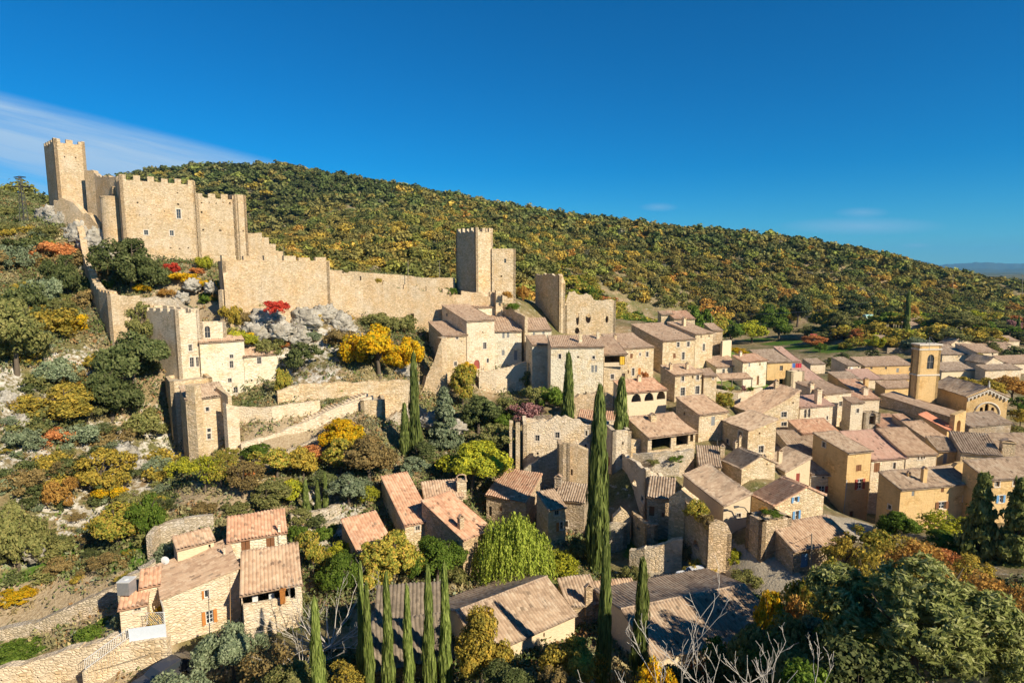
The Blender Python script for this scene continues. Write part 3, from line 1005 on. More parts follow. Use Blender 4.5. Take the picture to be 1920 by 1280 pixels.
# ------------------------------------------------------------------ castle
CG = 'castle ruins on the ridge'
S = 's'
def rock(label, pts, seed, name='rock_outcrop', rough=1.0, group='limestone outcrops on the slope'):
    """craggy limestone mass filling a patch: pts = (px, py, d, radius m)"""
    c0 = at(*pts[0][:3])
    root_loc = Vector((c0.x, c0.y, c0.z - pts[0][3]))
    mb = MB()
    for k, (px, py, d, r) in enumerate(pts):
        c = at(px, py, d)
        n1, n2 = 34, 22
        P = np.zeros((n1 + 1, n2 + 1, 3))
        for i in range(n1 + 1):
            for j in range(n2 + 1):
                th = 6.28318 * (i % n1) / n1; ph = math.pi * j / n2
                dx, dy, dz = math.sin(ph) * math.cos(th), math.sin(ph) * math.sin(th), math.cos(ph)
                q = Vector((dx, dy, dz))
                f = noise.fractal(q * 1.6 + Vector((seed + k * 3, 0, 0)), 1.0, 2.1, 5)
                v_ = noise.voronoi(q * 2.2 + Vector((seed * 2 + k, 3, 1)))[0]
                rr = r * (0.72 + 0.3 * f + 0.5 * min(.7, v_[1] - v_[0]) * rough)
                rr *= 1 - .25 * max(0.0, noise.noise(q * 5.0 + Vector((seed, k, 4))))
                P[i, j] = (c.x + dx * rr * 1.15, c.y + dy * rr * .8, c.z + round((dz * rr * .95) / .35) * .22 + dz * rr * .35)
        UV = P[..., [0, 2]]
        mb.grid(P, UV)
    e = tag(mb.build(name, rockmat, None), label, 'rock', group)
    return e
def mk_rock():
    m = newmat('limestone')
    b = NB(m)
    co = b.n('ShaderNodeTexCoord').outputs['Object']
    n1 = b.noise(co, .5, 8, .65); n2 = b.noise(co, 2.4, 6, .7)
    vo = b.n('ShaderNodeTexVoronoi', {'Vector': b.scaled(co, .8, .8, 1.4), 'Scale': 1.0}, feature='DISTANCE_TO_EDGE')
    col = b.ramp(n1, [(.3, (.26, .23, .18)), (.5, (.43, .39, .32)), (.7, (.58, .54, .46))])
    col = b.mix(b.math('MULTIPLY', b.math('SUBTRACT', n2, .55, True), 3.5, True), col, (.13, .12, .1, 1))
    col = b.mix(b.math('MULTIPLY', b.math('SUBTRACT', b.noise(co, .9, 4, .6), .57, True), 5, True), col, (.3, .23, .12, 1))
    h = b.math('ADD', n2, b.math('MULTIPLY', b.math('MULTIPLY', vo.outputs['Distance'], 3.0, True), .6))
    finish(b, col, .95, h, .9, .3, .05)
    return m
rockmat = mk_rock()
H('tall pale watchtower with broken battlements, highest of the castle on its rock', (75, 270), (100, 266), (159, 272), 396, 118, 'crenel', mat='castle', yaw=43, ys=2, L=6.2, name='watch_tower', cat='tower', group=CG, top=(1.1, .9, .8),
  wins=[(121, 294, 2.5, 2.5, 'h'), (142, 296, 2.5, 2.5, 'h')], lwins=[(90, 275, 3, 3, 'h')])
W3('pale curtain wall stepping down from the watchtower to the keep', [(158, 319, 400, 119), (176, 322, 430, 118), (184, 330, 440, 117), (205, 331, 455, 114), (224, 334, 470, 112)], .9, mat='castle', name='curtain_wall', group=CG, rag=.3)
W3('lower apron of masonry under the watchtower', [(100, 372, 420, 116), (130, 378, 430, 114.5), (160, 400, 450, 113.5), (186, 420, 470, 112)], 1.2, mat='castle', name='stone_wall', group=CG, rag=.5)
H('big battlemented castle keep with small square windows', (212, 335), (223, 336), (366, 348), 500, 108, 'crenel', mat='castle', yaw=40, ys=2, L=13, name='castle_keep', cat='castle', group=CG, top=(1.05, 1.15, .95),
  wins=[(335, 401, 8, 17, 'w'), (274, 436, 8, 9, 'w'), (322, 437, 7.5, 9.5, 'w'), (334, 383, 4, 3, 'h'), (333, 362, 3, 2, 'h'), (258, 380, 3, 3, 'h'), (235, 393, 2, 2, 'h'), (262, 403, 2, 2, 'h'), (308, 396, 2, 2, 'h'), (283, 403, 2, 2, 'h'), (337, 466, 3, 2, 'h'), (353, 465, 3, 2, 'h'), (320, 465, 3, 2, 'h')])
H('lower keep wing with rounded merlons right of the big keep', (360, 369), (366, 370), (441, 371), 490, 115.3, 'crenel', mat='castle', yaw=38, ys=2, L=9, name='castle_wing', cat='castle', group=CG, top=(1.25, 1.0, .95),
  wins=[(378, 398, 3.5, 3.5, 'h'), (381, 431, 3.5, 3, 'h'), (413, 432, 5, 2.5, 'h'), (378, 380, 3, 3, 'h'), (392, 380, 3, 3, 'h'), (405, 381, 3, 3, 'h'), (418, 380, 3, 3, 'h'), (431, 381, 3, 3, 'h')])
H('narrow angled end bay of the lower keep wing', (432, 366), (440, 364), (461, 368), 488, 119.4, 'flat', mat='castle', yaw=52, ys=2, L=6, name='castle_bay', cat='castle', group=CG, wins=[(456, 433, 2.5, 3, 'h')])
# round stair turret left of the keep
def cyl_tower(label, px, ptop, pbase, d, r, mat='castle', name='stair_turret'):
    c = at(px, ptop, d); zb = at(px, pbase, d).z
    root = empty(name, (c.x, c.y, zb), label, 'tower', CG)
    mb = MB()
    n = 24
    for z0, z1, rr in ((zb - 3, c.z, r), (c.z, c.z + .25, r * 1.04)):
        for i in range(n):
            a, b_ = 6.28318 * i / n, 6.28318 * (i + 1) / n
            p = lambda t, z: (c.x + math.cos(t) * rr, c.y + math.sin(t) * rr, z)
            mb.poly([p(a, z0), p(b_, z0), p(b_, z1), p(a, z1)], [(a * rr, z0), (b_ * rr, z0), (b_ * rr, z1), (a * rr, z1)])
    mb.poly([(c.x + math.cos(6.28318 * i / n) * r * 1.04, c.y + math.sin(6.28318 * i / n) * r * 1.04, c.z + .25) for i in range(n)])
    mb.build('shaft', wm(mat), root)
cyl_tower('round stair turret in the shade against the keep', 210, 372, 455, 111.6, 1.9)
H('slim square turret rising behind the round stair turret', (206, 350), (210, 349), (223, 350), 440, 112, 'flat', mat='castle', yaw=40, L=3, name='castle_turret', cat='tower', group=CG)
W3('broken wall stepping down right of the castle', [(458, 436, 495, 121.5), (482, 436, 497, 122.5), (482.5, 444, 497, 122.6), (495, 444, 499, 123), (495.5, 457, 500, 123.1), (508, 457, 501, 123.6), (508.5, 470, 502, 123.7), (522, 470, 503, 124.3), (522.5, 485, 503, 124.4)], .9, mat='castle', name='stone_wall', group=CG, rag=.15)
W3('stepped wall in shade running down the slope left of the keep', [(118, 405, 420, 117), (138, 406, 440, 115), (148, 440, 480, 111), (153, 470, 510, 108), (162, 500, 545, 104), (172, 528, 585, 100), (184, 546, 610, 96), (207, 551, 640, 92)], 1.0, mat='castle', name='curtain_wall', group=CG, rag=0, cren=(.9, .7, .5))
W3('sunlit end of the left curtain wall above the oak', [(207, 551, 640, 92), (249, 555, 632, 95), (250, 563, 632, 95.5), (290, 572, 620, 99), (327, 586, 620, 102)], 1.0, mat='castle', name='curtain_wall', group=CG, rag=.1)
W3('low wall on the garden bank below the keep', [(250, 556, 580, 98), (330, 560, 590, 101), (372, 590, 600, 102)], .7, mat='dry', group='low walls of the slope', rag=.25)
# main curtain wall
H('big shaded end and first stretch of the main curtain wall', (398, 503), (416, 489), (617, 489), 572, 101, 'flat', mat='castle', yaw=33, ys=1, L=1.6, name='curtain_wall', cat='wall', group=CG, wins=[])
W3('worn battlements on the main curtain wall below the keep', [(416, 487, 500, 101), (560, 489, 500, 111.5), (618, 489, 500, 117)], .6, foot=.6, mat='castle', name='battlement', group=CG, rag=0, cren=(2.4, 1.3, .9), ctl=False)
W3('long middle stretch of the main curtain wall above the yellow tree', [(616, 512, 590, 111.5), (640, 524, 592, 113), (680, 526, 596, 115.2), (720, 535, 604, 116.5), (763, 543, 615, 118), (830, 548, 630, 120), (884, 556, 632, 122), (932, 556, 630, 123.5)], 1.0, mat='castle', name='curtain_wall', group=CG, rag=0, cren=(2.4, 1.5, 1.0),
   holes=[(773, 597, 7, 18, 'h')])
W3('thin broken pillar end of a wall by the garden bank', [(416, 545, 640, 100), (425, 541, 640, 101)], .8, mat='castle', name='wall_pillar', group=CG, rag=.1)
W3('tall shaded side return joining the pillar to the curtain wall', [(417, 500, 590, 101.5), (421, 545, 620, 100)], .8, mat='castle', name='stone_wall', group=CG, rag=.2)
W3('rear curtain wall seen over the battlements', [(617, 505, 540, 121), (700, 512, 540, 124), (763, 517, 545, 127), (800, 521, 545, 128), (853, 521, 548, 130)], .9, mat='castle', name='curtain_wall', group=CG, rag=.08)
H('dark square battlemented tower on the ridge with lit right side', (853, 438), (892, 434), (924, 441), 566, 125, 'crenel', mat='stone', yaw=31, L=6.5, name='square_tower', cat='tower', group=CG, top=(.75, .95, .95))
H('lower block attached to the right of the square tower', (918, 466), (922, 466), (967, 467), 566, 127, 'flat', mat='stone', yaw=18, L=7, name='tower_annex', cat='tower', group=CG, wins=[(947, 489, 4, 8, 'w'), (940, 518, 3, 3, 'h')])
W3('lit wall at the foot of the square tower', [(930, 545, 575, 122), (942, 545, 580, 122.5)], .8, mat='stone', group=CG)
H('ruined tower with a jagged top and dark side beside the chapel wall', (1003, 520), (1049, 514), (1059, 520), 630, 128, 'ruin', peak=[(1049, 514), (1055, 516), (1059, 530)], mat='stone', yaw=20, L=10.5, name='ruined_tower', cat='tower', group=CG, lwins=[(1028, 612, 17, 24, 'ha')])
H('roofless ruined hall wall with oval openings behind the houses', (1055, 575), (1059, 573), (1155, 564), 634, 129, 'ruin', peak=[(1059, 574), (1064, 570), (1066, 548), (1078, 545), (1084, 555), (1088, 556), (1096, 552), (1108, 552), (1114, 563), (1135, 561), (1148, 562), (1155, 567)], mat='stone', yaw=15, L=7, name='ruined_hall', cat='ruin', group=CG,
  wins=[(1083, 598, 6, 24, 'ho'), (1103, 597, 10, 18, 'ho'), (1138, 599, 6, 13, 'ho'), (1082, 620, 9, 12, 'ho')])
# ------------------------------------------------------------------ manor on the left
MG = 'old manor below the castle'
H('tall manor block with battlemented dark side and mullion windows', (258, 586), (328, 588), (374, 591), 756, 97, 'crenel', mat='pale', yaw=43, ys=3, L=9, Lmax=14, name='manor_house', cat='manor', group=MG, top=(1.6, .8, .7),
  wins=[(357, 652, 7, 12, 'w'), (360, 679, 8, 18, 'w'), (371.5, 678, 7.5, 18, 'w')])
H('manor block with the bell arch niche behind the small tiled roof', (370, 606), (374, 606), (424, 608), 740, 100.5, 'flat', mat='pale', yaw=41, ys=2, L=5, name='manor_house', cat='manor', group=MG, wins=[(389, 622, 10, 22, 'g')])
H('broad sunlit front of the manor with stacked windows', (372, 640), (374, 643), (458, 650), 758, 99.4, 'mono', mat='white', yaw=38, ys=2, L=4, back=632, name='manor_house', cat='manor', group=MG, tiles='warm',
  wins=[(434, 668, 7, 7, 'w'), (434, 683, 7, 13, 'w'), (431, 713, 7, 8, 'w'), (442, 731, 8, 11, 'w'), (388, 672, 2, 2, 'h'), (417, 683, 2, 2, 'h'), (460, 714, 2, 2, 'h')])
H('right manor wing with a tiled roof and one square window', (455, 650), (457, 669), (520, 663), 762, 103.4, 'mono', mat='white', yaw=40, ys=2, L=6, back=647, name='manor_house', cat='manor', group=MG, wins=[(486, 676, 8, 12, 'w'), (472, 713, 3, 4, 'h'), (465, 742, 2.5, 3, 'h')])
H('walled terrace beside the low manor tower', (311, 712), (318, 716), (398, 706), 860, 92, 'flat', mat='stone', yaw=38, ys=2, L=7, name='terrace_block', cat='terrace', group=MG)
H('low square manor tower with dark buttressed side above the ravine', (313, 716), (348, 750), (425, 750), 880, 87, 'mono', mat='stone', yaw=38, ys=2, back=722, name='manor_tower', cat='tower', group=MG, L=6.5, tiles='old',
  wins=[(389, 767, 7, 8, 'w'), (392, 807, 7, 8, 'w'), (392, 817, 7, 12, 'w'), (367, 773, 2, 3, 'h')])
W3('corner pier rising at the left edge of the low manor tower', [(347, 722, 880, 87), (364, 724, 880, 86.6)], 1.2, mat='stone', group=MG, rag=.05, name='wall_pier')
W3('parapet closing the right side of the low manor tower', [(404, 724, 760, 91), (427, 742, 770, 88)], .5, mat='stone', group=MG, rag=.05, foot=1, name='parapet', ctl=False)
W3('retaining wall right of the manor tower', [(424, 757, 850, 87), (447, 762, 848, 88.5)], 1.0, mat='pale', group=MG, rag=.1)
W3('garden wall under the manor front', [(432, 762, 800, 91), (510, 765, 792, 92), (540, 758, 778, 94), (600, 750, 765, 97)], .6, mat='pale', group=MG, rag=.1)
W3('wall along the upper edge of the stepped path', [(520, 733, 775, 96), (560, 722, 770, 98), (620, 718, 760, 100), (690, 715, 752, 102), (775, 712, 745, 104)], .6, mat='stone', group=MG, rag=.25)
W3('wall carrying the lower edge of the stepped path', [(452, 832, 850, 87), (520, 812, 838, 90), (580, 788, 818, 93), (640, 760, 790, 96), (700, 742, 775, 99)], .7, mat='pale', group=MG, rag=.1)
W3('low garden wall in front of the stepped path', [(460, 850, 868, 85), (540, 845, 862, 88), (600, 818, 840, 90), (660, 790, 815, 92)], .6, mat='dry', group=MG, rag=.15)
H('small paved terrace with a parapet under the big yellow tree', (672, 742), (676, 752), (722, 750), 775, 97, 'flat', mat='stone', yaw=8, L=5, name='terrace_block', cat='terrace', group=MG)
W3('ivy strewn ruin wall by the thin cypress', [(735, 742, 850, 97), (748, 742, 855, 97.5)], 1.5, mat='rough', group='walls among the gardens', rag=.3)
W3('stone bank wall under the thin cypress', [(700, 800, 860, 92), (745, 770, 855, 94), (800, 765, 850, 96)], .8, mat='dry', group='walls among the gardens', rag=.5)
# ------------------------------------------------------------------ upper village
H('tall house with a dark left side and arched red door', (829, 574), (875, 603), (927, 601), 700, 110, mat='pale', L=11,
  wins=[(909, 648, 6, 12, 'w'), (905, 623, 2.5, 2.5, 'h'), (894, 683, 11, 17, 'dared'), (914.5, 676, 4, 8, 'w')], lwins=[(838, 590, 3, 5, 'h')])
H('narrow house with a low tiled roof left of the tall one', (803, 605), (832, 631), (876, 628), 728, 108, mat='stone', L=9,
  wins=[(854, 682, 5, 8, 'w'), (857, 634, 5, 4, 'w'), (866, 640, 2, 2, 'h')])
W3('huge sloping buttress of rubble with a dark edge', [(800, 705, 745, 104), (812, 680, 745, 104), (822, 650, 745, 104), (828, 636, 745, 104), (838, 632, 740, 104.5)], 2.2, mat='castle', rag=.2, name='buttress', group='walls among the gardens')
W3('rubble foot of the sloping buttress', [(790, 742, 760, 103), (800, 705, 760, 103.6), (828, 690, 750, 104)], 1.2, mat='castle', rag=.2, name='buttress', group='walls among the gardens')
H('white house with paired shuttered windows below the firewall', (920, 590), (927, 622), (978, 619), 694, 114, mat='white', L=9, back=589,
  wins=[(944, 629, 4.5, 10, 'cgrey'), (952.5, 628, 4.5, 10, 'cgrey'), (943.5, 661, 5, 10, 'cgrey'), (967, 666, 6, 18, 'dgrey')])
H('small flat gabled house behind the tall one, topmost red roof', (865, 563), (890, 577), (943, 575), 600, 121, mat='white', L=7, back=563, wins=[(931, 584, 5, 12, 'h')])
W3('high dark firewall stepping down beside the white house', [(943, 574, 640, 123), (960, 581, 640, 121), (978, 590, 660, 117), (984, 594, 660, 115)], .6, mat='stone', name='firewall', rag=.05, group='walls among the houses')
H('little house with two small windows next to the ruined tower', (983, 598), (985, 620), (1034, 617), 652, 116, mat='white', L=8, back=597, wins=[(1001, 626, 4, 6, 'cgrey'), (1019, 624, 4, 5, 'cgrey')])
W3('terrace wall below the white house with slit openings', [(898, 698, 740, 109), (930, 694, 742, 109.5), (965, 685, 738, 110.5), (988, 678, 735, 111)], .7, mat='pale', group='walls among the houses', rag=.15, holes=[(966, 716, 3, 9, 'ha'), (905, 690, 5, 5, 'h')])
H('rounded pale house end under the curved tiled eave', (987, 638), (998, 647), (1034, 647), 742, 109, mat='white', yaw=16, L=6, back=630)
H('long curved fronted house with brown paired shutters', (1012, 640), (1033, 651), (1132, 662), 738, 103, mat='white', yaw=4, ys=1.5, L=9, back=631, ctl=True,
  wins=[(1049.5, 668, 5, 9, 'w'), (1084, 669, 3.5, 3.5, 'h'), (1113, 670, 5, 6, 'w'), (1111, 691, 4.5, 13, 'cgrey'), (1117.5, 691, 4.5, 13, 'cgrey')],
  chims=[(1088, 642, .6, 1.6), (1121, 636, .5, 1.2)])
H('house with an open upstairs loggia and a yellow curtain', (1128, 660), (1133, 665), (1176, 662), 740, 104.5, mat='stone', yaw=14, L=13, back=632,
  wins=[(1152, 675, 37, 15, 'h'), (1148, 706, 6, 9, 'w'), (1169, 708, 6, 17, 'ddark')])
H('two storey house with a potted plant by its door beside the loggia', (1130, 633), (1166, 654), (1226, 649), 722, 110, mat='stone', L=12, back=627,
  wins=[(1184, 667, 5, 9, 'cbrown'), (1200, 664, 2.5, 5, 'w'), (1213.5, 664, 4.5, 9, 'w'), (1187, 697, 5, 14, 'w'), (1199, 696, 5, 13, 'corange'), (1178, 697, 2.5, 7, 'h')], chims=[(1153, 641, .5, 1.2)])
H('large square house with a long shaded side and four front windows', (1184, 610), (1243, 640), (1303, 637), 700, 116, mat='stone', Lmax=19,
  wins=[(1271.5, 646, 5, 9, 'w'), (1290.5, 645, 5, 9, 'w'), (1264.5, 667, 5, 9, 'cbrown'), (1281, 667, 5, 14, 'w')])
H('tall house on the village edge with slit windows under its eave', (1250, 606), (1304, 627), (1337, 624), 690, 121, mat='stone', Lmax=17,
  wins=[(1314.5, 631, 2, 5, 'h'), (1329.5, 630, 2, 4, 'h'), (1319.5, 651, 4, 13, 'w')], chims=[(1282, 612, .8, 1.7)])
H('rough stone end house with a plant on its wall at the village edge', (1332, 614), (1336, 620), (1355, 623), 672, 128, mat='rough', yaw=10, L=9, back=607, wins=[(1348, 648, 2, 2, 'h')])
H('small upper outbuilding with a pale flat wall on top of the village', (1238, 588), (1240, 590), (1263, 589), 604, 135, mat='stone', yaw=10, L=4, back=585)
H('narrow outbuilding with a striped tile roof on top of the village', (1262, 590), (1264, 598), (1303, 597), 610, 133, mat='stone', yaw=10, L=5, back=584, tiles='red')
W3('low red wall leaning on the village edge', [(1355, 640, 665, 126), (1372, 638, 660, 128)], .5, mat='cream', rag=.2, group='walls among the houses')
H('pale house with blue grey windows right of the arcade house', (1228, 693), (1266, 704), (1316, 700), 752, 99, mat='stone', L=13, back=686,
  wins=[(1280, 710, 5, 9, 'w'), (1299, 706.5, 2.5, 5, 'h'), (1308, 708, 5, 9, 'w'), (1280, 734, 8, 15, 'w'), (1307.5, 731, 7.5, 15, 'w')], chims=[(1257, 694, .5, .9), (1288, 694, .5, 1)])
H('narrow stone annex between the pale house and the pergola', (1316, 700), (1320, 705), (1344, 703), 748, 101, mat='stone', yaw=10, L=7, back=692, wins=[(1337, 708, 3, 5, 'w')])
H('arcade house with three round arches full of orange and white things', (1158, 718), (1174, 737), (1250, 729), 790, 93, mat='cream', L=9, back=712, tiles='red',
  wins=[(1193, 746, 18, 15, 'ha'), (1217, 744, 17, 15, 'ha'), (1239.5, 741, 16, 15, 'ha')], chims=[(1198, 716, .6, .8)])
W3('stone wall with a dark recess under the two cypresses', [(1074, 745, 795, 95), (1100, 738, 790, 96), (1128, 735, 790, 96.5), (1150, 745, 800, 96)], .8, mat='rough', rag=.3, group='walls among the houses')
H('house with one tall window and a plain tiled roof below the pale house', (1268, 747), (1311, 778), (1364, 771), 835, 88, mat='stone', L=12,
  wins=[(1337, 789, 7, 17, 'cgrey')], lwins=[(1283, 775, 3, 6, 'h')])
H('barn house with open porch pillars and a wide red brown roof', (1184, 788), (1215, 820), (1304, 808), 856, 82, mat='stone', L=10, back=778, tiles='warm', over=.5,
  wins=[(1240, 832, 36, 22, 'h'), (1279, 824, 22, 20, 'h'), (1297, 820, 6, 15, 'h')], chims=[(1223, 790, 1.0, .9)])
W3('terrace wall with grassy top below the porch', [(1186, 850, 880, 80), (1225, 850, 884, 79), (1275, 846, 885, 79.5), (1302, 842, 880, 81)], .6, mat='dry', rag=.2, group='walls among the houses')
H('old grand ruin house with three small square windows in a high front', (950, 785), (981, 793), (1108, 797), 930, 87, mat='pale', yaw=6, L=9, back=786, roof='ruin', peak=[(981, 794), (1005, 790), (1031, 789), (1033, 778), (1070, 784), (1108, 797)], name='ruined_house', cat='ruin',
  wins=[(1007.5, 821, 8, 11, 'w'), (1045, 815.5, 8, 11, 'w'), (1008, 850, 4, 5, 'h'), (1100, 812, 5, 10, 'w'), (1100, 841, 8, 17, 'w'), (1056, 794, 5, 2, 'h')])
W3('first slender pilaster left of the grand ruin house', [(955, 792, 900, 86), (962, 793, 900, 86)], 1.5, mat='stone', name='wall_pilaster', rag=.05, group='walls among the houses')
W3('second slender pilaster touching the grand ruin house', [(967, 796, 905, 85.5), (975, 796, 905, 85.5)], 1.6, mat='stone', name='wall_pilaster', rag=.05, group='walls among the houses')
W3('low parapet on the roof of the grand ruin house', [(1000, 780, 800, 92), (1033, 778, 800, 91)], .5, foot=1, mat='dark', rag=.05, group='walls among the houses', ctl=False)
H('low striped roof house between the cypresses', (1076, 776), (1082, 790), (1150, 806), 830, 90, mat='stone', yaw=-6, L=9, back=772, tiles='red')
H('square stone house with a dark red door on its shaded side', (1128, 803), (1149, 808), (1184, 812), 872, 82, 'flat', mat='pale', yaw=8, L=6, wins=[(1168, 831, 3, 6, 'h'), (1165, 857, 4, 8, 'w')], lwins=[(1140, 864, 6, 18, 'dred')])
W3('plain stone terrace wall right of the square stone house', [(1184, 824, 872, 83), (1217, 822, 870, 84)], .6, mat='stone', rag=.1, group='walls among the houses')
W3('tall ruined gable with the great orange arch', [(1048, 834, 935, 83), (1063, 832, 940, 82.4), (1083, 838, 945, 82), (1103, 845, 945, 81.8)], 1.1, mat='castle', name='ruined_gable', cat='ruin', rag=.35, holes=[(1091, 873, 17, 44, 'ha'), (1090, 925, 17, 24, 'ha'), (1072, 885, 4, 12, 'ha')], group='ruins in the village')
H('buttress pier of dark stone before the grand ruin house', (1046, 836), (1049, 834), (1063, 833), 926, 80.5, 'ruin', mat='rough', yaw=4, L=3, name='ruined_pier', cat='ruin', group='ruins in the village')
W3('sloping garden bank wall below the grand ruin house', [(982, 878, 905, 84), (1010, 860, 905, 84), (1046, 838, 925, 83)], .8, mat='dry', rag=.2, group='ruins in the village')
H('tall roofless ruin with a brown shaded wall and pale vault scar', (1146, 866), (1211, 887), (1262, 896), 990, 74, 'ruin', peak=[(1211, 884), (1235, 889), (1262, 902)], mat='pale', yaw=12, L=13, name='ruined_house', cat='ruin', group='ruins in the village',
  lwins=[(1190, 905, 8, 12, 'ha'), (1205, 935, 6, 9, 'w'), (1160, 950, 16, 36, 'ha'), (1186, 925, 5, 18, 'h')])
H('low tiled house tucked against the roofless ruin', (1208, 928), (1214, 930), (1262, 948), 1000, 70, mat='rough', yaw=-8, L=7, back=897, tiles='old', wins=[(1222, 958, 10, 18, 'dbrown'), (1243, 965, 5, 9, 'cbrown')])
H('low house with a bright tiled roof beside the lime tree', (908, 926), (912, 927), (986, 941), 990, 76, mat='rough', yaw=-30, L=11, back=884, tiles='red',
  wins=[(919, 958, 6, 18, 'ddark'), (939, 954, 5, 8, 'cbrown'), (961, 935, 4, 8, 'w'), (959, 972, 6, 9, 'cdark')], lwins=[])
H('little gatehouse with a striped roof and orange door', (1000, 926), (1028, 956), (1061, 951), 1008, 70, mat='stone', L=6, back=921, tiles='old',
  wins=[(1044, 961, 8, 9, 'w'), (1046, 988, 6, 18, 'dorange'), (1053, 985, 5, 14, 'w')], lwins=[(1008, 982, 6, 14, 'ddark')])
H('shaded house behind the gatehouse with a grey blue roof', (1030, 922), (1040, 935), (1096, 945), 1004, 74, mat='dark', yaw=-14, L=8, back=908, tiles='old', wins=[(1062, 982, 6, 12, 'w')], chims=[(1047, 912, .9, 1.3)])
# ------------------------------------------------------------------ farmhouse in the middle
H('tall farmhouse with a steep striped roof, middle of the photo', (705, 905), (759, 985), (811, 977), 1050, 64, mat='stone', L=10, back=891, tiles='red', wins=[(783, 990, 8, 9, 'w')])
H('lean-to with a red striped roof left of the tall farmhouse', (638, 982), (672, 1037), (738, 1018), 1070, 60, mat='rough', L=7, back=967, tiles='red')
H('farmhouse wing with a wide striped roof running to the willow', (800, 942), (868, 1012), (921, 982), 1085, 60, mat='rough', yaw=30, L=13, back=931, tiles='red', chims=[(864, 992, .6, 1.3)])
H('rear farmhouse wing with a plain brown roof and arched chimney', (777, 915), (797, 938), (868, 932), 990, 70, mat='stone', L=7, back=903, tiles='warm', chims=[(865, 920, 1.2, 1.4, 1)])
# ------------------------------------------------------------------ bottom left house
H('big sunlit house with orange shutters, bottom left of the photo', (291, 1060), (303, 1122), (447, 1064), 1236, 49, mat='pale', yaw=14, L=7.5, tiles='warm', run='x', cat='house', foot=4,
  wins=[(387, 1113, 8, 15, 'sorange<'), (393, 1156, 14, 24, 'sorange')], chims=[(421, 1041, .18, .7)])
H('porch house with a striped roof and open veranda, bottom left', (441, 1037), (452, 1115), (565, 1094), 1212, 49.5, mat='pale', L=7, back=1027, tiles='warm',
  wins=[(505, 1121, 100, 22, 'h')])
H('white upper house with brown double shutters behind the veranda', (398, 974), (427, 1015), (537, 999), 1062, 57, mat='white', L=6, back=963, tiles='red',
  wins=[(460.5, 1022, 17, 18, 'cbrown'), (507, 1016, 16, 18, 'cbrown')], chims=[(524, 1000, .25, .9)])
H('low annex with a curved roof left of the white upper house', (299, 1014), (332, 1030), (400, 1001), 1062, 55, mat='cream', yaw=22, L=5, back=1000, tiles='warm', wins=[(393, 1024, 4, 8, 'h')])
H('tiny tiled shed beside the stair with one window', (219, 1116), (224, 1142), (275, 1132), 1184, 48, mat='pale', L=3, back=1110, tiles='red', wins=[(257, 1141, 13, 9, 'w')], group='sheds', cat='shed', name='tiled_shed')
H('lean-to roof squeezed against the big sunlit house', (259, 1070), (263, 1101), (295, 1094), 1120, 50, mat='pale', L=2.6, back=1067, tiles='red', group='sheds', cat='shed', name='tiled_shed')
# ------------------------------------------------------------------ long roofs at the bottom
H('long low house with a striped tile roof behind the cypress row', (858, 1146), (905, 1227), (1078, 1149), 1262, 47, 'ridge', mat='cream', yaw=30, L=6, back=None, tiles='old', zadj=0, chims=[], cat='house', wins=[(1020, 1190, 3, 8, 'h')])
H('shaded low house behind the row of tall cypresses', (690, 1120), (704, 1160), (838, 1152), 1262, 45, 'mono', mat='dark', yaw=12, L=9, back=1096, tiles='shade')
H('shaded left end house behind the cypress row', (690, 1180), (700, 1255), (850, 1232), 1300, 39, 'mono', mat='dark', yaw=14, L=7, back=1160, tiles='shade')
H('small house with lit striped roof at the right of the long low house', (1034, 1095), (1066, 1137), (1128, 1130), 1180, 55, 'mono', mat='rough', L=6, back=1082, tiles='old', chims=[(1103, 1133, .7, 1.8)])
H('low roof tucked behind the lower tall cypress', (1090, 1085), (1120, 1120), (1195, 1116), 1140, 60, 'mono', mat='rough', yaw=12, L=6, back=1088, tiles='warm')
H('small dark roof with a square chimney behind the long lower roof', (1205, 1102), (1212, 1122), (1310, 1118), 1150, 62, 'mono', mat='rough', yaw=12, L=5, back=1100, tiles='old', chims=[(1238, 1121, .8, 1.6)])
H('longest striped roof in dappled shade above the bare branches', (1165, 1145), (1225, 1235), (1470, 1178), 1270, 46, 'ridge', mat='cream', yaw=24, L=7.5, tiles='old', back=None)
# ------------------------------------------------------------------ middle right of the village
H('long pale house with terracotta roof left of the pergola terrace', (1318, 673), (1343, 689), (1394, 684), 725, 120, mat='pale', L=10, wins=[(1356.5, 696, 4.5, 9, 'w'), (1374, 693, 4, 8, 'w')], back=669, group='stone houses of the village')
H('bright pale house with a red roof strip and a tall brown door', (1384, 668), (1393, 679), (1438, 673), 724, 119, mat='white', L=9, back=665, tiles='red', wins=[(1405, 684, 3, 7, 'cgrey'), (1425, 683, 2, 5, 'h'), (1421, 713, 4, 17, 'dbrown')], chims=[(1388, 669, .5, .9)])
H('ochre house with a coarse dark tile roof and two windows', (1405, 661), (1439, 680), (1486, 679), 730, 127, mat='ochre', L=10, back=657, tiles='old', wins=[(1465, 690, 6, 9, 'w'), (1465, 715, 8, 10, 'h')])
H('cream terrace block with red and blue laundry on top', (1480, 694), (1484, 697), (1509, 695), 730, 122, 'flat', mat='cream', yaw=14, L=5, wins=[(1497, 716, 6, 5, 'ha')])
H('pinkish roofed house right of the laundry terrace', (1498, 690), (1514, 716), (1547, 707), 735, 123, mat='pale', L=11, back=684, tiles='pink')
H('roof with pale ridge above the laundry terrace', (1480, 665), (1486, 678), (1502, 672), 700, 140, mat='cream', yaw=15, L=14, back=650, tiles='pink')
H('big gabled house with mullion windows in its sloping front', (1376, 764), (1420, 779), (1500, 733), 820, 97, mat='stone', yaw=14, L=13, tiles='warm', run='x', wins=[(1470, 777, 10, 10, 'w'), (1470, 795, 10, 8, 'w'), (1487, 755, 2.5, 4, 'h')], chims=[(1455, 728, .7, 1.2)])
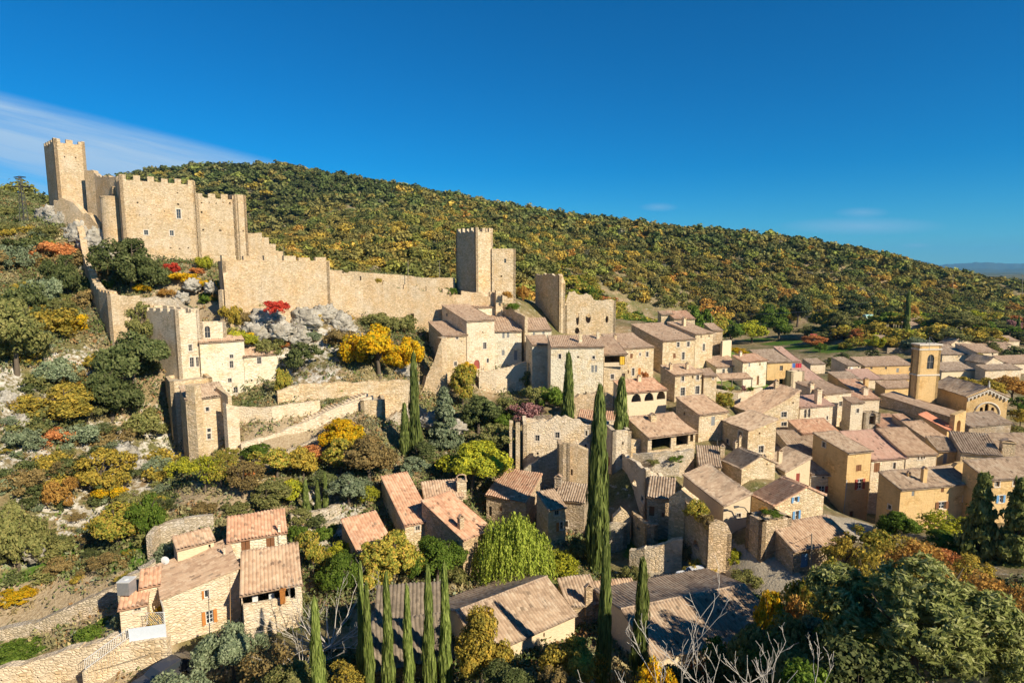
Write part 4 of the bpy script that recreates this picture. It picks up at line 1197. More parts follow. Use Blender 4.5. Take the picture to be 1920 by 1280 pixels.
H('house with gothic double window and a round chimney stack', (1497, 745), (1500, 764), (1562, 758), 820, 101, mat='pale', L=10, back=742, tiles='pink', wins=[(1510, 775, 5, 16, 'g'), (1517, 774, 5, 16, 'g'), (1551, 783, 3, 7, 'w'), (1566, 785, 3.5, 9, 'w')], chims=[(1533, 758, 1.0, 2.6)])
H('house with a broad brown roof behind the gothic window', (1470, 729), (1545, 740), (1596, 732), 805, 105, mat='pale', yaw=16, L=12, back=717, tiles='warm', wins=[(1576, 757, 6, 9, 'w')], chims=[(1520, 730, .9, 1)])
H('narrow weathered house with one small window left of the dark arch', (1594, 748), (1596, 756), (1619, 753), 810, 102, mat='pale', yaw=12, L=7, back=745, wins=[(1608, 770, 5, 8, 'w')])
H('little bright red tiled roof in the heart of the village', (1500, 800), (1504, 813), (1572, 805), 835, 92, mat='pale', yaw=10, L=7, back=787, tiles='red')
H('square house with crumbly roof and one brown window', (1353, 793), (1403, 808), (1456, 787), 855, 84, mat='stone', yaw=12, L=9, run='x', tiles='old', wins=[(1427, 842, 9, 13, 'w'), (1424, 812, 3, 4, 'h')], lwins=[(1388, 814, 7, 11, 'w'), (1364, 827, 5, 9, 'w')])
H('low brown roofed house left of the small gabled one', (1299, 861), (1310, 872), (1352, 880), 915, 79, mat='stone', yaw=-10, L=7, back=838, tiles='old', wins=[(1334, 884, 6, 12, 'w'), (1312, 882, 4, 8, 'h')], chims=[(1354, 853, .6, 1.2)])
H('small gabled stone house with two chimneys on its ridge', (1352, 866), (1391, 878), (1454, 864), 900, 77, 'gable', peak=(1427, 855), mat='stone', yaw=13, L=9, tiles='old', wins=[(1438, 870, 2.5, 4, 'h'), (1417, 899, 4, 5, 'h')], chims=[(1379, 842, .5, .9), (1386, 840, .4, 1.5)])
H('white rendered house with a dark red shutter', (1430, 862), (1472, 885), (1520, 859), 910, 81, mat='cream', yaw=14, L=9, run='x', tiles='old', wins=[(1496, 895, 7, 16, 'cred'), (1462, 894, 2.5, 3, 'h')], chims=[(1461, 871, .6, 1.9)])
H('long house with a steep narrow roof and red shutters', (1458, 803), (1520, 889), (1588, 888), 962, 82, mat='pale', L=18, back=808, tiles='old', wins=[(1541, 917, 11, 12, 'sred'), (1570, 919, 4, 5, 'w'), (1544, 895, 5, 4, 'w'), (1562, 955, 10, 16, 'ha')])
H('tall ochre house with a dark gable side and red open shutters', (1500, 818), (1590, 850), (1634, 846), 975, 79, mat='ochre', yaw=10, L=13, back=812, tiles='old', wins=[(1610, 877, 10, 12, 'cbrown'), (1612, 907, 9, 18, 'sred'), (1596, 968, 7, 20, 'dbrown')], lwins=[(1545, 833, 6, 9, 'w')])
H('wide terraced house with a smooth pink roof panel', (1603, 818), (1634, 862), (1700, 853), 975, 84, mat='pale', yaw=10, L=13, back=808, tiles='pink', wins=[(1644, 876, 11, 18, 'cbrown'), (1677, 873, 5, 12, 'w'), (1617, 965, 8, 12, 'w')])
H('stone house with small loft windows under a pale tiled roof', (1684, 815), (1699, 854), (1757, 845), 940, 85, mat='pale', yaw=10, L=13, back=803, tiles='warm', wins=[(1698.5, 869, 5, 11, 'w'), (1722, 858, 3, 7, 'w'), (1728, 857, 3, 7, 'w'), (1733, 856, 3, 7, 'w')])
H('ochre house with low striped roof and shuttered window at the garden', (1663, 893), (1689, 918), (1826, 905), 985, 72, mat='ochre', L=7, back=880, tiles='old', wins=[(1712, 925, 5, 9, 'cgrey'), (1767, 918, 6, 9, 'cbrown'), (1766, 947, 12, 13, 'sbrown'), (1809, 934, 6, 9, 'w')], chims=[(1731, 905, .6, 1.8), (1703, 895, .4, .5)], lwins=[(1668, 950, 6, 8, 'w')])
H('ochre house at the right edge with a blue window behind the firs', (1846, 868), (1853, 900), (1960, 892), 985, 71, mat='ochre', L=9, back=860, tiles='old', wins=[(1870, 907, 8, 10, 'w'), (1902, 905, 5, 9, 'w'), (1876, 935, 8, 13, 'sblue')])
W3('tall ochre wall with ragged shadow right of the loft windows', [(1790, 872, 930, 82), (1796, 868, 930, 82), (1835, 862, 925, 82.5), (1855, 880, 925, 81)], .7, mat='ochre', rag=.2, group='walls among the houses')
W3('ochre garden wall with a capped top below the striped roofs', [(1740, 880, 905, 86), (1790, 870, 900, 87), (1830, 862, 900, 88)], .5, mat='ochre', rag=.03, group='walls among the houses')
H('ochre house in shade under a short striped roof', (1757, 838), (1759, 845), (1800, 848), 890, 90, mat='ochre', yaw=-4, L=5.5, back=819, tiles='old', wins=[(1772, 860, 7, 20, 'cgrey')])
H('wide coarse striped roof house near the church front', (1800, 840), (1802, 848), (1878, 862), 900, 88, mat='stone', yaw=-12, L=8, back=812, tiles='old', chims=[(1888, 842, 1.6, 1.2)])
H('stone house with striped roof cut by the right edge', (1876, 855), (1879, 863), (1950, 858), 900, 87, mat='stone', yaw=5, L=9, back=822, tiles='old')
H('stone house with ragged roof at the far right edge', (1850, 820), (1856, 835), (1960, 832), 870, 96, mat='dry', yaw=5, L=8, back=812, tiles='old')
H('small house with brick red roof beside the niche with a cross', (1744, 783), (1776, 806), (1791, 795), 830, 97, mat='ochre', yaw=28, L=7, back=775, tiles='brick')
W3('white rendered wall with an arched niche and iron cross', [(1791, 778, 835, 97), (1812, 770, 835, 98)], .8, mat='ochre', rag=0, name='niche_wall', group='walls among the houses', holes=[(1797, 803, 7, 30, 'ha')])
H('small striped roof beneath the dark church side wall', (1648, 800), (1652, 803), (1700, 801), 825, 103, mat='stone', yaw=8, L=7, back=776, tiles='red')
H('second striped roof under the church side wall', (1698, 783), (1702, 799), (1722, 795), 825, 102, mat='stone', yaw=12, L=7, back=776, tiles='red')
H('brown roofed house stepping down from the church', (1710, 798), (1737, 823), (1776, 818), 850, 94, mat='rough', L=10, back=790, tiles='warm')
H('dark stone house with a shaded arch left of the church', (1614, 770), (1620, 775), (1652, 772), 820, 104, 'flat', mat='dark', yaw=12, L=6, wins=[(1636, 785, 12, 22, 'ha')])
# left village fillers
H('terrace block with green plants on top beside the blue shutters', (1400, 966), (1430, 978), (1485, 966), 1050, 60, 'flat', mat='rough', yaw=14, L=6)
H('stone house with bright blue shutters in its gable', (1408, 929), (1453, 947), (1545, 926), 985, 65, 'gable', peak=(1513, 913), mat='stone', yaw=13, L=8, tiles='red', wins=[(1491, 936, 7, 9, 'sblue'), (1493, 966, 7, 17, 'sblue')])
H('low wide roof house beside the street with a blue door', (1485, 990), (1488, 1032), (1598, 1012), 1068, 58, mat='rough', L=8, back=975, tiles='warm', wins=[(1509, 1050, 14, 26, 'dblue')])
H('yellow fronted house under a wall lamp with dark tiled roof', (1292, 900), (1357, 949), (1408, 926), 990, 65, mat='cream', yaw=14, L=12, run='x', tiles='old', wins=[(1385, 966, 8, 8, 'w')], back=890)
H('tall stone tower ruin with a crumbling lit edge by the cars', (1284, 948), (1330, 977), (1373, 984), 1056, 61, 'ruin', peak=[(1330, 976), (1355, 977), (1366, 990), (1373, 1002)], mat='rough', yaw=14, L=7, name='ruined_tower', cat='ruin', group='ruins in the village', lwins=[(1305, 1020, 12, 16, 'ha')])
H('pale lit ruin stub beside the big cypress', (1135, 986), (1138, 984), (1177, 980), 1042, 70, 'ruin', mat='dry', yaw=12, L=3, name='ruined_house', cat='ruin', group='ruins in the village')
H('roofless ruin corner with a round hole in its dark side', (1185, 975), (1213, 985), (1221, 984), 1022, 67, 'ruin', mat='rough', yaw=14, L=5, name='ruined_house', cat='ruin', group='ruins in the village', lwins=[(1197, 990, 7, 7, 'ho')])
W3('low broken wall along the small ruin garden', [(1180, 1030, 1078, 66), (1210, 1028, 1075, 65), (1245, 1020, 1072, 64.5), (1280, 1010, 1068, 64)], .7, mat='pale', rag=.25, group='ruins in the village')
W3('half buried arch stub inside the ruin garden', [(1150, 970, 1010, 71), (1165, 955, 1005, 71), (1182, 970, 1005, 71)], .9, mat='stone', rag=.2, group='ruins in the village', holes=[(1166, 985, 12, 18, 'ha')])
W3('dark leaning wall behind the crumbling tower ruin', [(1255, 930, 1040, 68), (1278, 915, 1040, 67), (1300, 935, 1040, 66), (1318, 960, 1045, 65)], .9, mat='stone', rag=.3, group='ruins in the village', holes=[(1275, 985, 20, 26, 'ha')])
# far plain village
FG = 'houses on the plain'
def F(label, A, B, C, base, d, **k):
    return H(label, A, B, C, base, d, group=FG, **dict(dict(mat='pale', yaw=10, L=8), **k))
F('long ochre house with three small windows left of the bell tower', (1602, 669), (1622, 687), (1713, 685), 704, 188, mat='ochre', back=669, L=11, wins=[(1634, 690, 4, 4, 'w'), (1661, 690, 4, 4, 'w'), (1683, 694, 5, 8, 'cgrey'), (1706, 692, 4, 8, 'w')])
F('small far gabled house left of the long ochre house', (1545, 672), (1590, 686), (1614, 684), 698, 178, back=672, wins=[(1595, 690, 3, 3, 'w'), (1610, 688, 3, 3, 'w')], L=12, tiles='old')
F('low roof between the round tree and the small far house', (1510, 676), (1520, 683), (1548, 682), 700, 182, back=673, tiles='old')
F('striped roof in the crowd left of the bell tower', (1562, 700), (1573, 712), (1613, 711), 728, 140, back=697, mat='ochre', tiles='old')
F('pinkish roof in the crowd left of the bell tower', (1600, 700), (1612, 712), (1655, 709), 728, 150, back=692, tiles='pink')
F('second striped roof in the crowd, nearer the church', (1592, 715), (1600, 733), (1634, 731), 752, 126, back=711, tiles='red', mat='ochre', chims=[(1623, 722, .9, 1.3)])
F('third striped roof with a pale chimney, above the weathered house', (1590, 735), (1596, 749), (1649, 753), 772, 114, back=734, tiles='red', chims=[(1621, 740, 1, 1.3)])
F('low ochre wall house left of the bell tower base', (1645, 700), (1650, 712), (1714, 710), 728, 155, back=703, mat='ochre')
F('low house with tile roof in front of the bell tower base', (1655, 718), (1660, 728), (1718, 725), 745, 132, back=714, mat='ochre')
F('brown roofed house just right of the bell tower', (1745, 648), (1767, 665), (1816, 664), 682, 200, back=646, L=13, wins=[(1798, 668, 3, 3, 'w')], tiles='old')
F('cream gabled house far behind the bell tower', (1770, 645), (1784, 645), (1826, 647), 662, 228, roof='gable', peak=(1798, 635), L=12, mat='cream', ys=1)
F('second row house with brown roof right of the cream gable', (1800, 650), (1812, 654), (1832, 653), 668, 206, back=644, L=10)
F('wide low house with flat brown roof behind the orange trees', (1815, 648), (1831, 661), (1872, 660), 672, 198, back=645, wins=[(1861, 664, 3, 4, 'w')], L=12)
F('stone house with white gable behind the orange trees', (1816, 674), (1849, 681), (1883, 680), 702, 172, roof='gable', peak=(1864, 670), L=12, tiles='old', ys=1, wins=[(1858, 692, 4, 7, 'w')])
F('dark tiled roof just above the orange trees', (1752, 682), (1766, 696), (1829, 694), 712, 163, back=680, L=9, mat='cream', tiles='old')
F('grey roof with green netting at the right edge', (1845, 684), (1848, 694), (1915, 692), 712, 160, back=683, tiles='old')
F('veranda house with brown roof at the far right', (1838, 640), (1846, 647), (1896, 645), 656, 232, back=633, wins=[(1862, 650, 8, 6, 'h'), (1875, 650, 6, 6, 'h')])
F('upper roof of the veranda house row at the far right', (1868, 633), (1874, 640), (1912, 638), 650, 240, back=630)
F('shaded gabled house right of the veranda house', (1866, 655), (1897, 666), (1925, 664), 676, 203, back=645, L=14)
F('large brown roof at the right edge below the shaded gable', (1874, 668), (1890, 682), (1960, 680), 700, 172, back=666)
F('modern two storey house with pale walls by the dark cypress', (1702, 600), (1705, 611), (1727, 609), 628, 262, back=604, wins=[(1715, 620, 8, 6, 'w')], mat='cream')
F('upper storey of the modern house by the dark cypress', (1704, 596), (1708, 600), (1735, 598), 612, 268, back=590, wins=[(1720, 604, 5, 4, 'w')], mat='cream')
F('wide white bungalow at the right edge below the wood', (1862, 604), (1872, 603), (1955, 602), 614, 300, back=594, mat='white', wins=[(1905, 608, 14, 6, 'h')])
F('low dark roof under the round trees left of the bell tower', (1656, 632), (1662, 643), (1690, 641), 652, 240, back=628, tiles='old', mat='rough')
W3('dark garden wall under the round trees', [(1664, 652, 668, 225), (1696, 653, 670, 225), (1716, 655, 672, 222)], .5, mat='dark', rag=0, group='walls on the plain', name='garden_wall')
# ------------------------------------------------------------------ church
def church():
    r1 = H('ochre church nave with a corbelled gable and arched triple window', (1757, 716), (1814, 743), (1890, 748), 835, 111, 'gable', peak=(1852, 727), mat='ochre', yaw=-4, ys=.7, L=20, name='church', cat='church', group=None, tiles='old', foot=4,
           wins=[(1840, 769, 6, 12, 'ha'), (1850, 765, 7, 16, 'ha'), (1861, 769, 6, 12, 'ha')])
    u, n, W = r1['u'], r1['n'], r1['W']
    # corbel table along the gable and blind arch
    mb = MB()
    tp = W * .5; zp = ray_plane(1852, 727, r1['pB'], n).z; zB = r1['zB']
    for i in range(22):
        t = W * (i + .5) / 22
        z = (zB + (zp - zB) * t / tp) if t < tp else (zp - (zp - r1['zC']) * (t - tp) / (W - tp))
        if i % 2 == 0:
            mb.box(r1['P'](t, -.12, z - .75), (.22, .3, .5), r1['yaw'])
        mb.box(r1['P'](t, -.14, z - .4), (W / 22 + .02, .3, .25), r1['yaw'])
    mb.build('corbel_table', stone('trim_stone', (.62, .54, .42), .2, 1, 1, .3), r1['root'])
    mb = MB()
    pc = ray_plane(1850, 776, r1['pB'], n)
    for rr, dd in ((2.3, .12),):
        pts = [pc + u * (rr * math.cos(a)) + Vector((0, 0, rr * math.sin(a))) + n * .05 for a in np.linspace(0, math.pi, 15)]
        mb.tube(pts, .16, 6)
        mb.obox(pc - u * rr - n * .1 + Vector((0, 0, -.2)), u * rr * 2, n * .25, Vector((0, 0, .2)))
    mb.build('blind_arch', stone('trim_stone', (.62, .54, .42), .2, 1, 1, .3), r1['root'])
    mb = MB()
    q = r1['P'](tp, 0, zp + .2)
    mb.tube([q, q + Vector((0, 0, 1.2))], [.25, .05], 5)
    mb.build('finial', plain('pale_stone', (.6, .55, .45)), r1['root'])
    H('ochre church aisle with a long low roof and dark stone side', (1652, 741), (1791, 785), (1814, 775), 840, 106, 'mono', mat='rough', yaw=28, L=24, back=None, zadj=0, tiles='warm', name='church_aisle', cat='church', group=None)
    t = H('square bell tower with an arched belfry opening and parapet', (1715, 646), (1725, 648), (1766, 644), 745, 116, 'flat', mat='ochre', yaw=6, ys=1, L=4.5, name='bell_tower', cat='tower', group=None, wins=[(1745, 678, 13, 27, 'ga')])
    mb = MB()
    for z, e in ((t['zB'] - .9, .12), (t['zB'] + .02, .18), (t['zB'] - 6.1, .1)):
        mb = MB(); mb.obox(t['P'](-e, -e, z), t['u'] * (t['W'] + 2 * e), t['v'] * (t['L'] + 2 * e), Vector((0, 0, .28)))
        mb.build('cornice', stone('trim_stone', (.62, .54, .42), .2, 1, 1, .3), t['root'])
    mb = MB()
    c = t['P'](t['W'] * .65, t['L'] * .5, t['zB'] + .3)
    for s in (-1, 1):
        mb.tube([c + t['u'] * s * .9, c + t['u'] * s * .5 + Vector((0, 0, .7)), c + Vector((0, 0, 1.3))], .07, 5)
        mb.tube([c + t['u'] * s * .9, c + t['u'] * s * .9 + Vector((0, 0, .5))], .07, 5)
    mb.build('bell_frame', plain('iron', (.06, .06, .06), .4), t['root'])
    H('curved stone roof apron below the church front', (1814, 786), (1817, 800), (1896, 790), 850, 101, 'mono', mat='dark', yaw=10, L=8, back=773, tiles='old', name='church_porch', cat='church', group=None)
church()
# retaining walls at the left bottom
W3('long dry stone retaining wall under the left terrace', [(-30, 1190, 1225, 52), (60, 1168, 1200, 53), (120, 1145, 1180, 53.5), (170, 1120, 1160, 54), (215, 1098, 1140, 54.5), (262, 1070, 1120, 55.5), (292, 1050, 1100, 56.5)], .8, mat='dry', rag=.18, group='retaining walls at the lower left')
W3('lower retaining wall beside the white railed stair', [(-30, 1262, 1310, 47), (60, 1240, 1300, 47.5), (150, 1212, 1290, 47.8), (205, 1196, 1275, 48), (243, 1190, 1250, 48.2)], .8, mat='pale', rag=.15, group='retaining walls at the lower left')
W3('basement wall under the stair and white panel', [(160, 1262, 1310, 46.4), (245, 1205, 1300, 47.2), (312, 1196, 1290, 47.6)], .8, mat='pale', rag=.05, group='retaining walls at the lower left')
W3('curved retaining wall behind the upper annex', [(284, 1003, 1050, 58), (300, 985, 1040, 59.5), (345, 972, 1010, 61), (400, 966, 995, 62.5)], .6, mat='dry', rag=.1, group='retaining walls at the lower left')
W3('broken terrace wall on the bank left of the farmhouse', [(600, 985, 1010, 66), (640, 975, 1000, 67.5)], .6, mat='dry', rag=.2, group='retaining walls at the lower left')
W3('short terrace wall below the three thin cypresses', [(545, 965, 985, 66), (600, 958, 975, 68), (640, 945, 965, 70)], .6, mat='dry', rag=.2, group='retaining walls at the lower left')
# ------------------------------------------------------------------ terrain
for p in [(0, 352, 150), (0, 430, 120), (60, 425, 118), (100, 480, 108), (0, 560, 95), (120, 580, 97), (0, 700, 80), (100, 700, 84), (200, 700, 90), (0, 860, 68), (150, 850, 76), (280, 870, 82),
          (0, 1000, 60), (130, 1000, 65), (250, 960, 69), (0, 1145, 54), (200, 1090, 57), (0, 1225, 50), (150, 1180, 51.5), (0, 1290, 46), (250, 1285, 46), (340, 940, 67), (420, 945, 67), (520, 940, 68), (450, 900, 74), (560, 960, 66), (330, 890, 82),
          (450, 868, 84), (560, 862, 85), (700, 890, 80), (600, 835, 89), (500, 800, 92), (650, 790, 94), (560, 690, 102), (560, 650, 105), (480, 620, 100), (600, 625, 106), (700, 640, 108), (480, 577, 100.5),(560, 577, 106),(610, 582, 110),
          (300, 545, 104), (400, 575, 104), (330, 515, 106.5), (260, 530, 104), (180, 440, 114), (200, 480, 109), (130, 405, 120), (240, 500, 108.5), (460, 489, 120), (520, 497, 124),
          (650, 620, 110), (770, 640, 110), (760, 690, 106), (640, 700, 104), (860, 750, 103), (960, 750, 103), (940, 800, 96), (850, 840, 91), (800, 880, 85), (900, 890, 82),
          (600, 1010, 65), (700, 1070, 60), (560, 1185, 49), (500, 1250, 45.5), (620, 1280, 43), (950, 1075, 63), (1000, 1075, 63), (1110, 1060, 66), (1250, 1095, 62), (1350, 1085, 64), (1450, 1075, 64), (1560, 1085, 60), (1640, 985, 78), (1720, 990, 75), (1560, 1150, 50), (1700, 1110, 48), (1850, 1060, 50)]:
    if 280 <= p[0] <= 720 and 680 <= p[1] <= 900: p = (p[0], p[1], p[2] * .93)
    ctrl(*p)
for p in [(0, 0, -3.2), (20, 4, -9), (-20, 4, -9), (0, 20, -21), (16, 22, -20), (32, 22, -18), (-20, 25, -26), (-45, 30, -28), (10, 36, -31), (30, 40, -28), (50, 42, -26), (0, -40, -2), (50, -40, -14), (-60, -20, -14), (80, 20, -26), (60, -10, -18), (35, 0, -13),
          (80, 60, -34), (110, 70, -36), (300, 150, -38), (200, 150, -38), (130, 110, -37.5), (250, 300, -38), (120, 300, -38), (400, 400, -38), (60, 300, -34), (150, 200, -38), (70, 190, -33), (200, 60, -36), (300, 0, -36),
          (-60, 160, -4), (-100, 190, 0), (0, 165, -14), (40, 170, -22), (-30, 150, -3), (10, 150, -9), (-80, 140, 4), (-110, 130, 12), (-140, 160, 20), (-200, 150, 36), (-250, 260, 12), (-160, 60, 0), (-160, 0, -20), (-120, 100, 6), (-200, 80, 12),
          (-60, 250, -6), (20, 240, -18), (-150, 260, -4), (-200, 420, 0)]:
    CTRL.append(p)
for p in [(205, 345, 640), (140, 385, 640), (60, 430, 640),  (300, 330, 640), (400, 320, 620), (520, 316, 600), (620, 335, 590), (700, 352, 570), (800, 370, 550), (900, 391, 530), (1000, 410, 510), (1100, 426, 490), (1200, 443, 470), (1300, 453, 460), (1400, 464, 450), (1500, 477, 450), (1600, 489, 450), (1700, 502, 460), (1800, 530, 470), (1920, 545, 480),
          (1200, 632, 310), (1380, 632, 330), (1480, 600, 350), (1620, 590, 370), (1720, 585, 400), (1850, 575, 430), (500, 490, 260), (700, 500, 230), (800, 505, 230), (600, 425, 400), (900, 445, 340), (1000, 510, 270), (1100, 540, 300), (1250, 530, 380), (1400, 545, 390), (1550, 545, 405), (1700, 550, 420)]:
    ctrl(*p)
for p in [(-350, 800, 20), (-100, 850, 40), (100, 800, 20), (300, 800, -10), (500, 800, -38), (700, 500, -38), (700, 100, -38), (700, -100, -38), (-500, 500, 0), (-500, 100, 30), (-400, -100, -20), (0, -150, -10), (300, -150, -38)]:
    CTRL.append(p)
CT = np.array(CTRL)
# merge points closer than 1.2 m (they would fight each other)
keep = []
for i in range(len(CT)):
    if all((CT[i, 0] - CT[j, 0]) ** 2 + (CT[i, 1] - CT[j, 1]) ** 2 > 2.2 for j in keep):
        keep.append(i)
CT = CT[keep]
_c2 = 3.0
def _phi(a, b_):
    d2 = (a[:, None, 0] - b_[None, :, 0]) ** 2 + (a[:, None, 1] - b_[None, :, 1]) ** 2
    return np.sqrt(d2 + _c2 ** 2)
_n = len(CT)
_K = _phi(CT, CT) - np.eye(_n) * 2.0
_M = np.zeros((_n + 1, _n + 1)); _M[:_n, :_n] = _K; _M[:_n, _n] = 1; _M[_n, :_n] = 1
_w = np.linalg.solve(_M, np.append(CT[:, 2], 0))
def base_z(X, Y):
    X = np.asarray(X, float).ravel(); Y = np.asarray(Y, float).ravel()
    out = np.zeros(len(X))
    for i in range(0, len(X), 20000):
        P = np.stack([X[i:i + 20000], Y[i:i + 20000]], -1)
        out[i:i + 20000] = _phi(P, CT) @ _w[:_n] + _w[_n]
    # fade to the flat plain far away
    cx, cy = 60.0, 330.0
    r_ = np.sqrt(((X - cx) / 1.25) ** 2 + (Y - cy) ** 2)
    f = np.clip((r_ - 620) / 260, 0, 1); f = f * f * (3 - 2 * f)
    return out * (1 - f) + (-40.0) * f
def tz(x, y):
    return float(base_z([x], [y])[0])
_Ys = np.concatenate([np.arange(12, 140, .5), np.arange(140, 700, 3)])
def bump_z(x, y, z):
    hill = min(1.0, max(0.0, (z + 36.5) / 5))
    a = noise.fractal(Vector((x * .09, y * .09, 0)), 1.0, 2.0, 4) * .55 + noise.fractal(Vector((x * .35, y * .35, 5)), 1.0, 2.0, 3) * .28
    if y > 200: a += noise.fractal(Vector((x * .012, y * .012, 3)), 1.0, 2.0, 4) * 7 * hill
    return a * (.15 + .85 * hill)
def gzv(X, Y):
    Z = base_z(X, Y)
    return Z + np.array([bump_z(x, y, z) for x, y, z in zip(X, Y, Z)])
def ground_hit(px, py):
    """first place where the ray of a photo pixel meets the ground"""
    r = ray(px, py)
    t = _Ys / r.y
    X = r.x * t; Z = r.z * t
    g = base_z(X, _Ys)
    k = np.argmax(Z < g)
    if not (Z < g).any():
        k = len(_Ys) - 1
    return Vector((X[k], _Ys[k], g[k] + bump_z(X[k], _Ys[k], g[k])))
PAINT = []       # (x, y, radius, kind)  kind 0 grass, 1 rock, 2 paving, 3 soil
def paint(px, py, r, kind, d=None):
    p = ground_hit(px, py) if d is None else at(px, py, d)
    PAINT.append((p.x, p.y, r, kind))
for a in [(1420, 638, 7, 0), (1470, 643, 9, 0), (1510, 652, 9, 0), (1560, 660, 8, 0), (1850, 575, 14, 0), (1340, 640, 14, 0),
          (30, 1210, 3, 0), (60, 1200, 3, 0), (190, 1175, 2.5, 0), (120, 1060, 2, 0), (40, 1120, 3, 0), (250, 1040, 2, 0), (1220, 1020, 3, 0), (960, 1060, 5, 0),
          (190, 430, 5, 1), (200, 460, 5, 1), (90, 410, 4, 1), (500, 590, 5, 1), (620, 590, 5, 1), (560, 600, 6, 1), (560, 680, 4, 1), (650, 640, 4, 1), (600, 700, 4, 1), (600, 640, 5, 1), (500, 630, 5, 1), (150, 700, 4, 1), (20, 720, 4, 1), (30, 760, 3, 1),
          (230, 850, 5, 1), (250, 880, 5, 1), (300, 860, 5, 1), (200, 890, 3, 1), (160, 820, 3, 1), (120, 950, 3, 1), (60, 1050, 2.5, 1), (200, 960, 4, 1), (170, 990, 3, 1), (270, 900, 4, 1), (30, 850, 4, 1), (60, 790, 3, 1), (310, 950, 3, 1), (360, 930, 3, 3), (420, 940, 3, 3),
          (630, 950, 3, 1), (640, 1000, 3, 1), (590, 1010, 3, 1), (600, 930, 3, 1), (480, 850, 4, 3), (560, 830, 4, 3), (620, 800, 4, 3), (520, 855, 3, 3), (400, 570, 4, 3), (340, 560, 4, 3), (400, 600, 4, 3), (350, 590, 4, 3),
          (1290, 1080, 2.5, 2), (1340, 1080, 2.5, 2), (1400, 1078, 2.5, 2), (1250, 1075, 2, 2), (1450, 1075, 2.5, 2), (1330, 1100, 3, 3), (1400, 1100, 3, 0), (1600, 985, 3, 2), (1580, 990, 2.5, 2),
          (60, 1150, 3, 3), (120, 1150, 3, 3), (200, 1140, 3, 3), (0, 1160, 3, 3), (150, 1270, 3, 3), (250, 1275, 3, 3)]:
    paint(*a)
def build_ground():
    xs = np.concatenate([np.geomspace(-30000, -760, 22), np.arange(-700, -150, 9), np.arange(-150, 170, 1.1), np.arange(170, 900, 9), np.geomspace(960, 30000, 22)])
    ys = np.concatenate([np.array([-30000, -10000, -3000, -1000, -400, -200]), np.arange(-100, 0, 6), np.arange(0, 175, 1.1), np.arange(176, 900, 7), np.geomspace(960, 45000, 26)])
    X, Y = np.meshgrid(xs, ys, indexing='ij')
    Z = base_z(X, Y).reshape(X.shape)
    Zn = np.zeros_like(Z)
    near = (np.abs(X) < 900) & (Y > -120) & (Y < 900)
    for i, j in zip(*np.nonzero(near)):
        x, y = X[i, j], Y[i, j]
        Zn[i, j] = bump_z(x, y, Z[i, j])
    Z = Z + Zn
    rk = np.zeros_like(Z)
    for (x, y, r, k) in PAINT:
        if k == 1:
            rk = np.maximum(rk, np.clip(1.5 - np.sqrt((X - x) ** 2 + (Y - y) ** 2) / r, 0, 1))
    for i, j in zip(*np.nonzero(rk > .02)):
        x, y = X[i, j], Y[i, j]
        q = Vector((x * .38, y * .38, 1.7)); v_ = noise.voronoi(q)[0]
        Z[i, j] += rk[i, j] * ((v_[1] - v_[0]) * 1.5 + noise.fractal(Vector((x * .9, y * .9, 9)), 1, 2, 3) * .3 - .4)
    Z[(np.abs(X) < 3) & (np.abs(Y) < 3)] = np.minimum(Z[(np.abs(X) < 3) & (np.abs(Y) < 3)], -2.2)
    P = np.stack([X, Y, Z], -1)
    mb = MB()
    mb.grid(P, np.stack([X, Y], -1))
    o = mb.build('ground', ground_mat(), None, smooth=True)
    col = np.zeros(X.shape + (4,), np.float32)
    for (x, y, r, k) in PAINT:
        d = np.sqrt((X - x) ** 2 + (Y - y) ** 2)
        wgt = np.clip(1.5 - d / r, 0, 1)
        col[..., k] = np.maximum(col[..., k], wgt)
    at_ = o.data.attributes.new('zone', 'FLOAT_COLOR', 'POINT')
    at_.data.foreach_set('color', col.reshape(-1))
    tag(o, kind='structure')
    return o
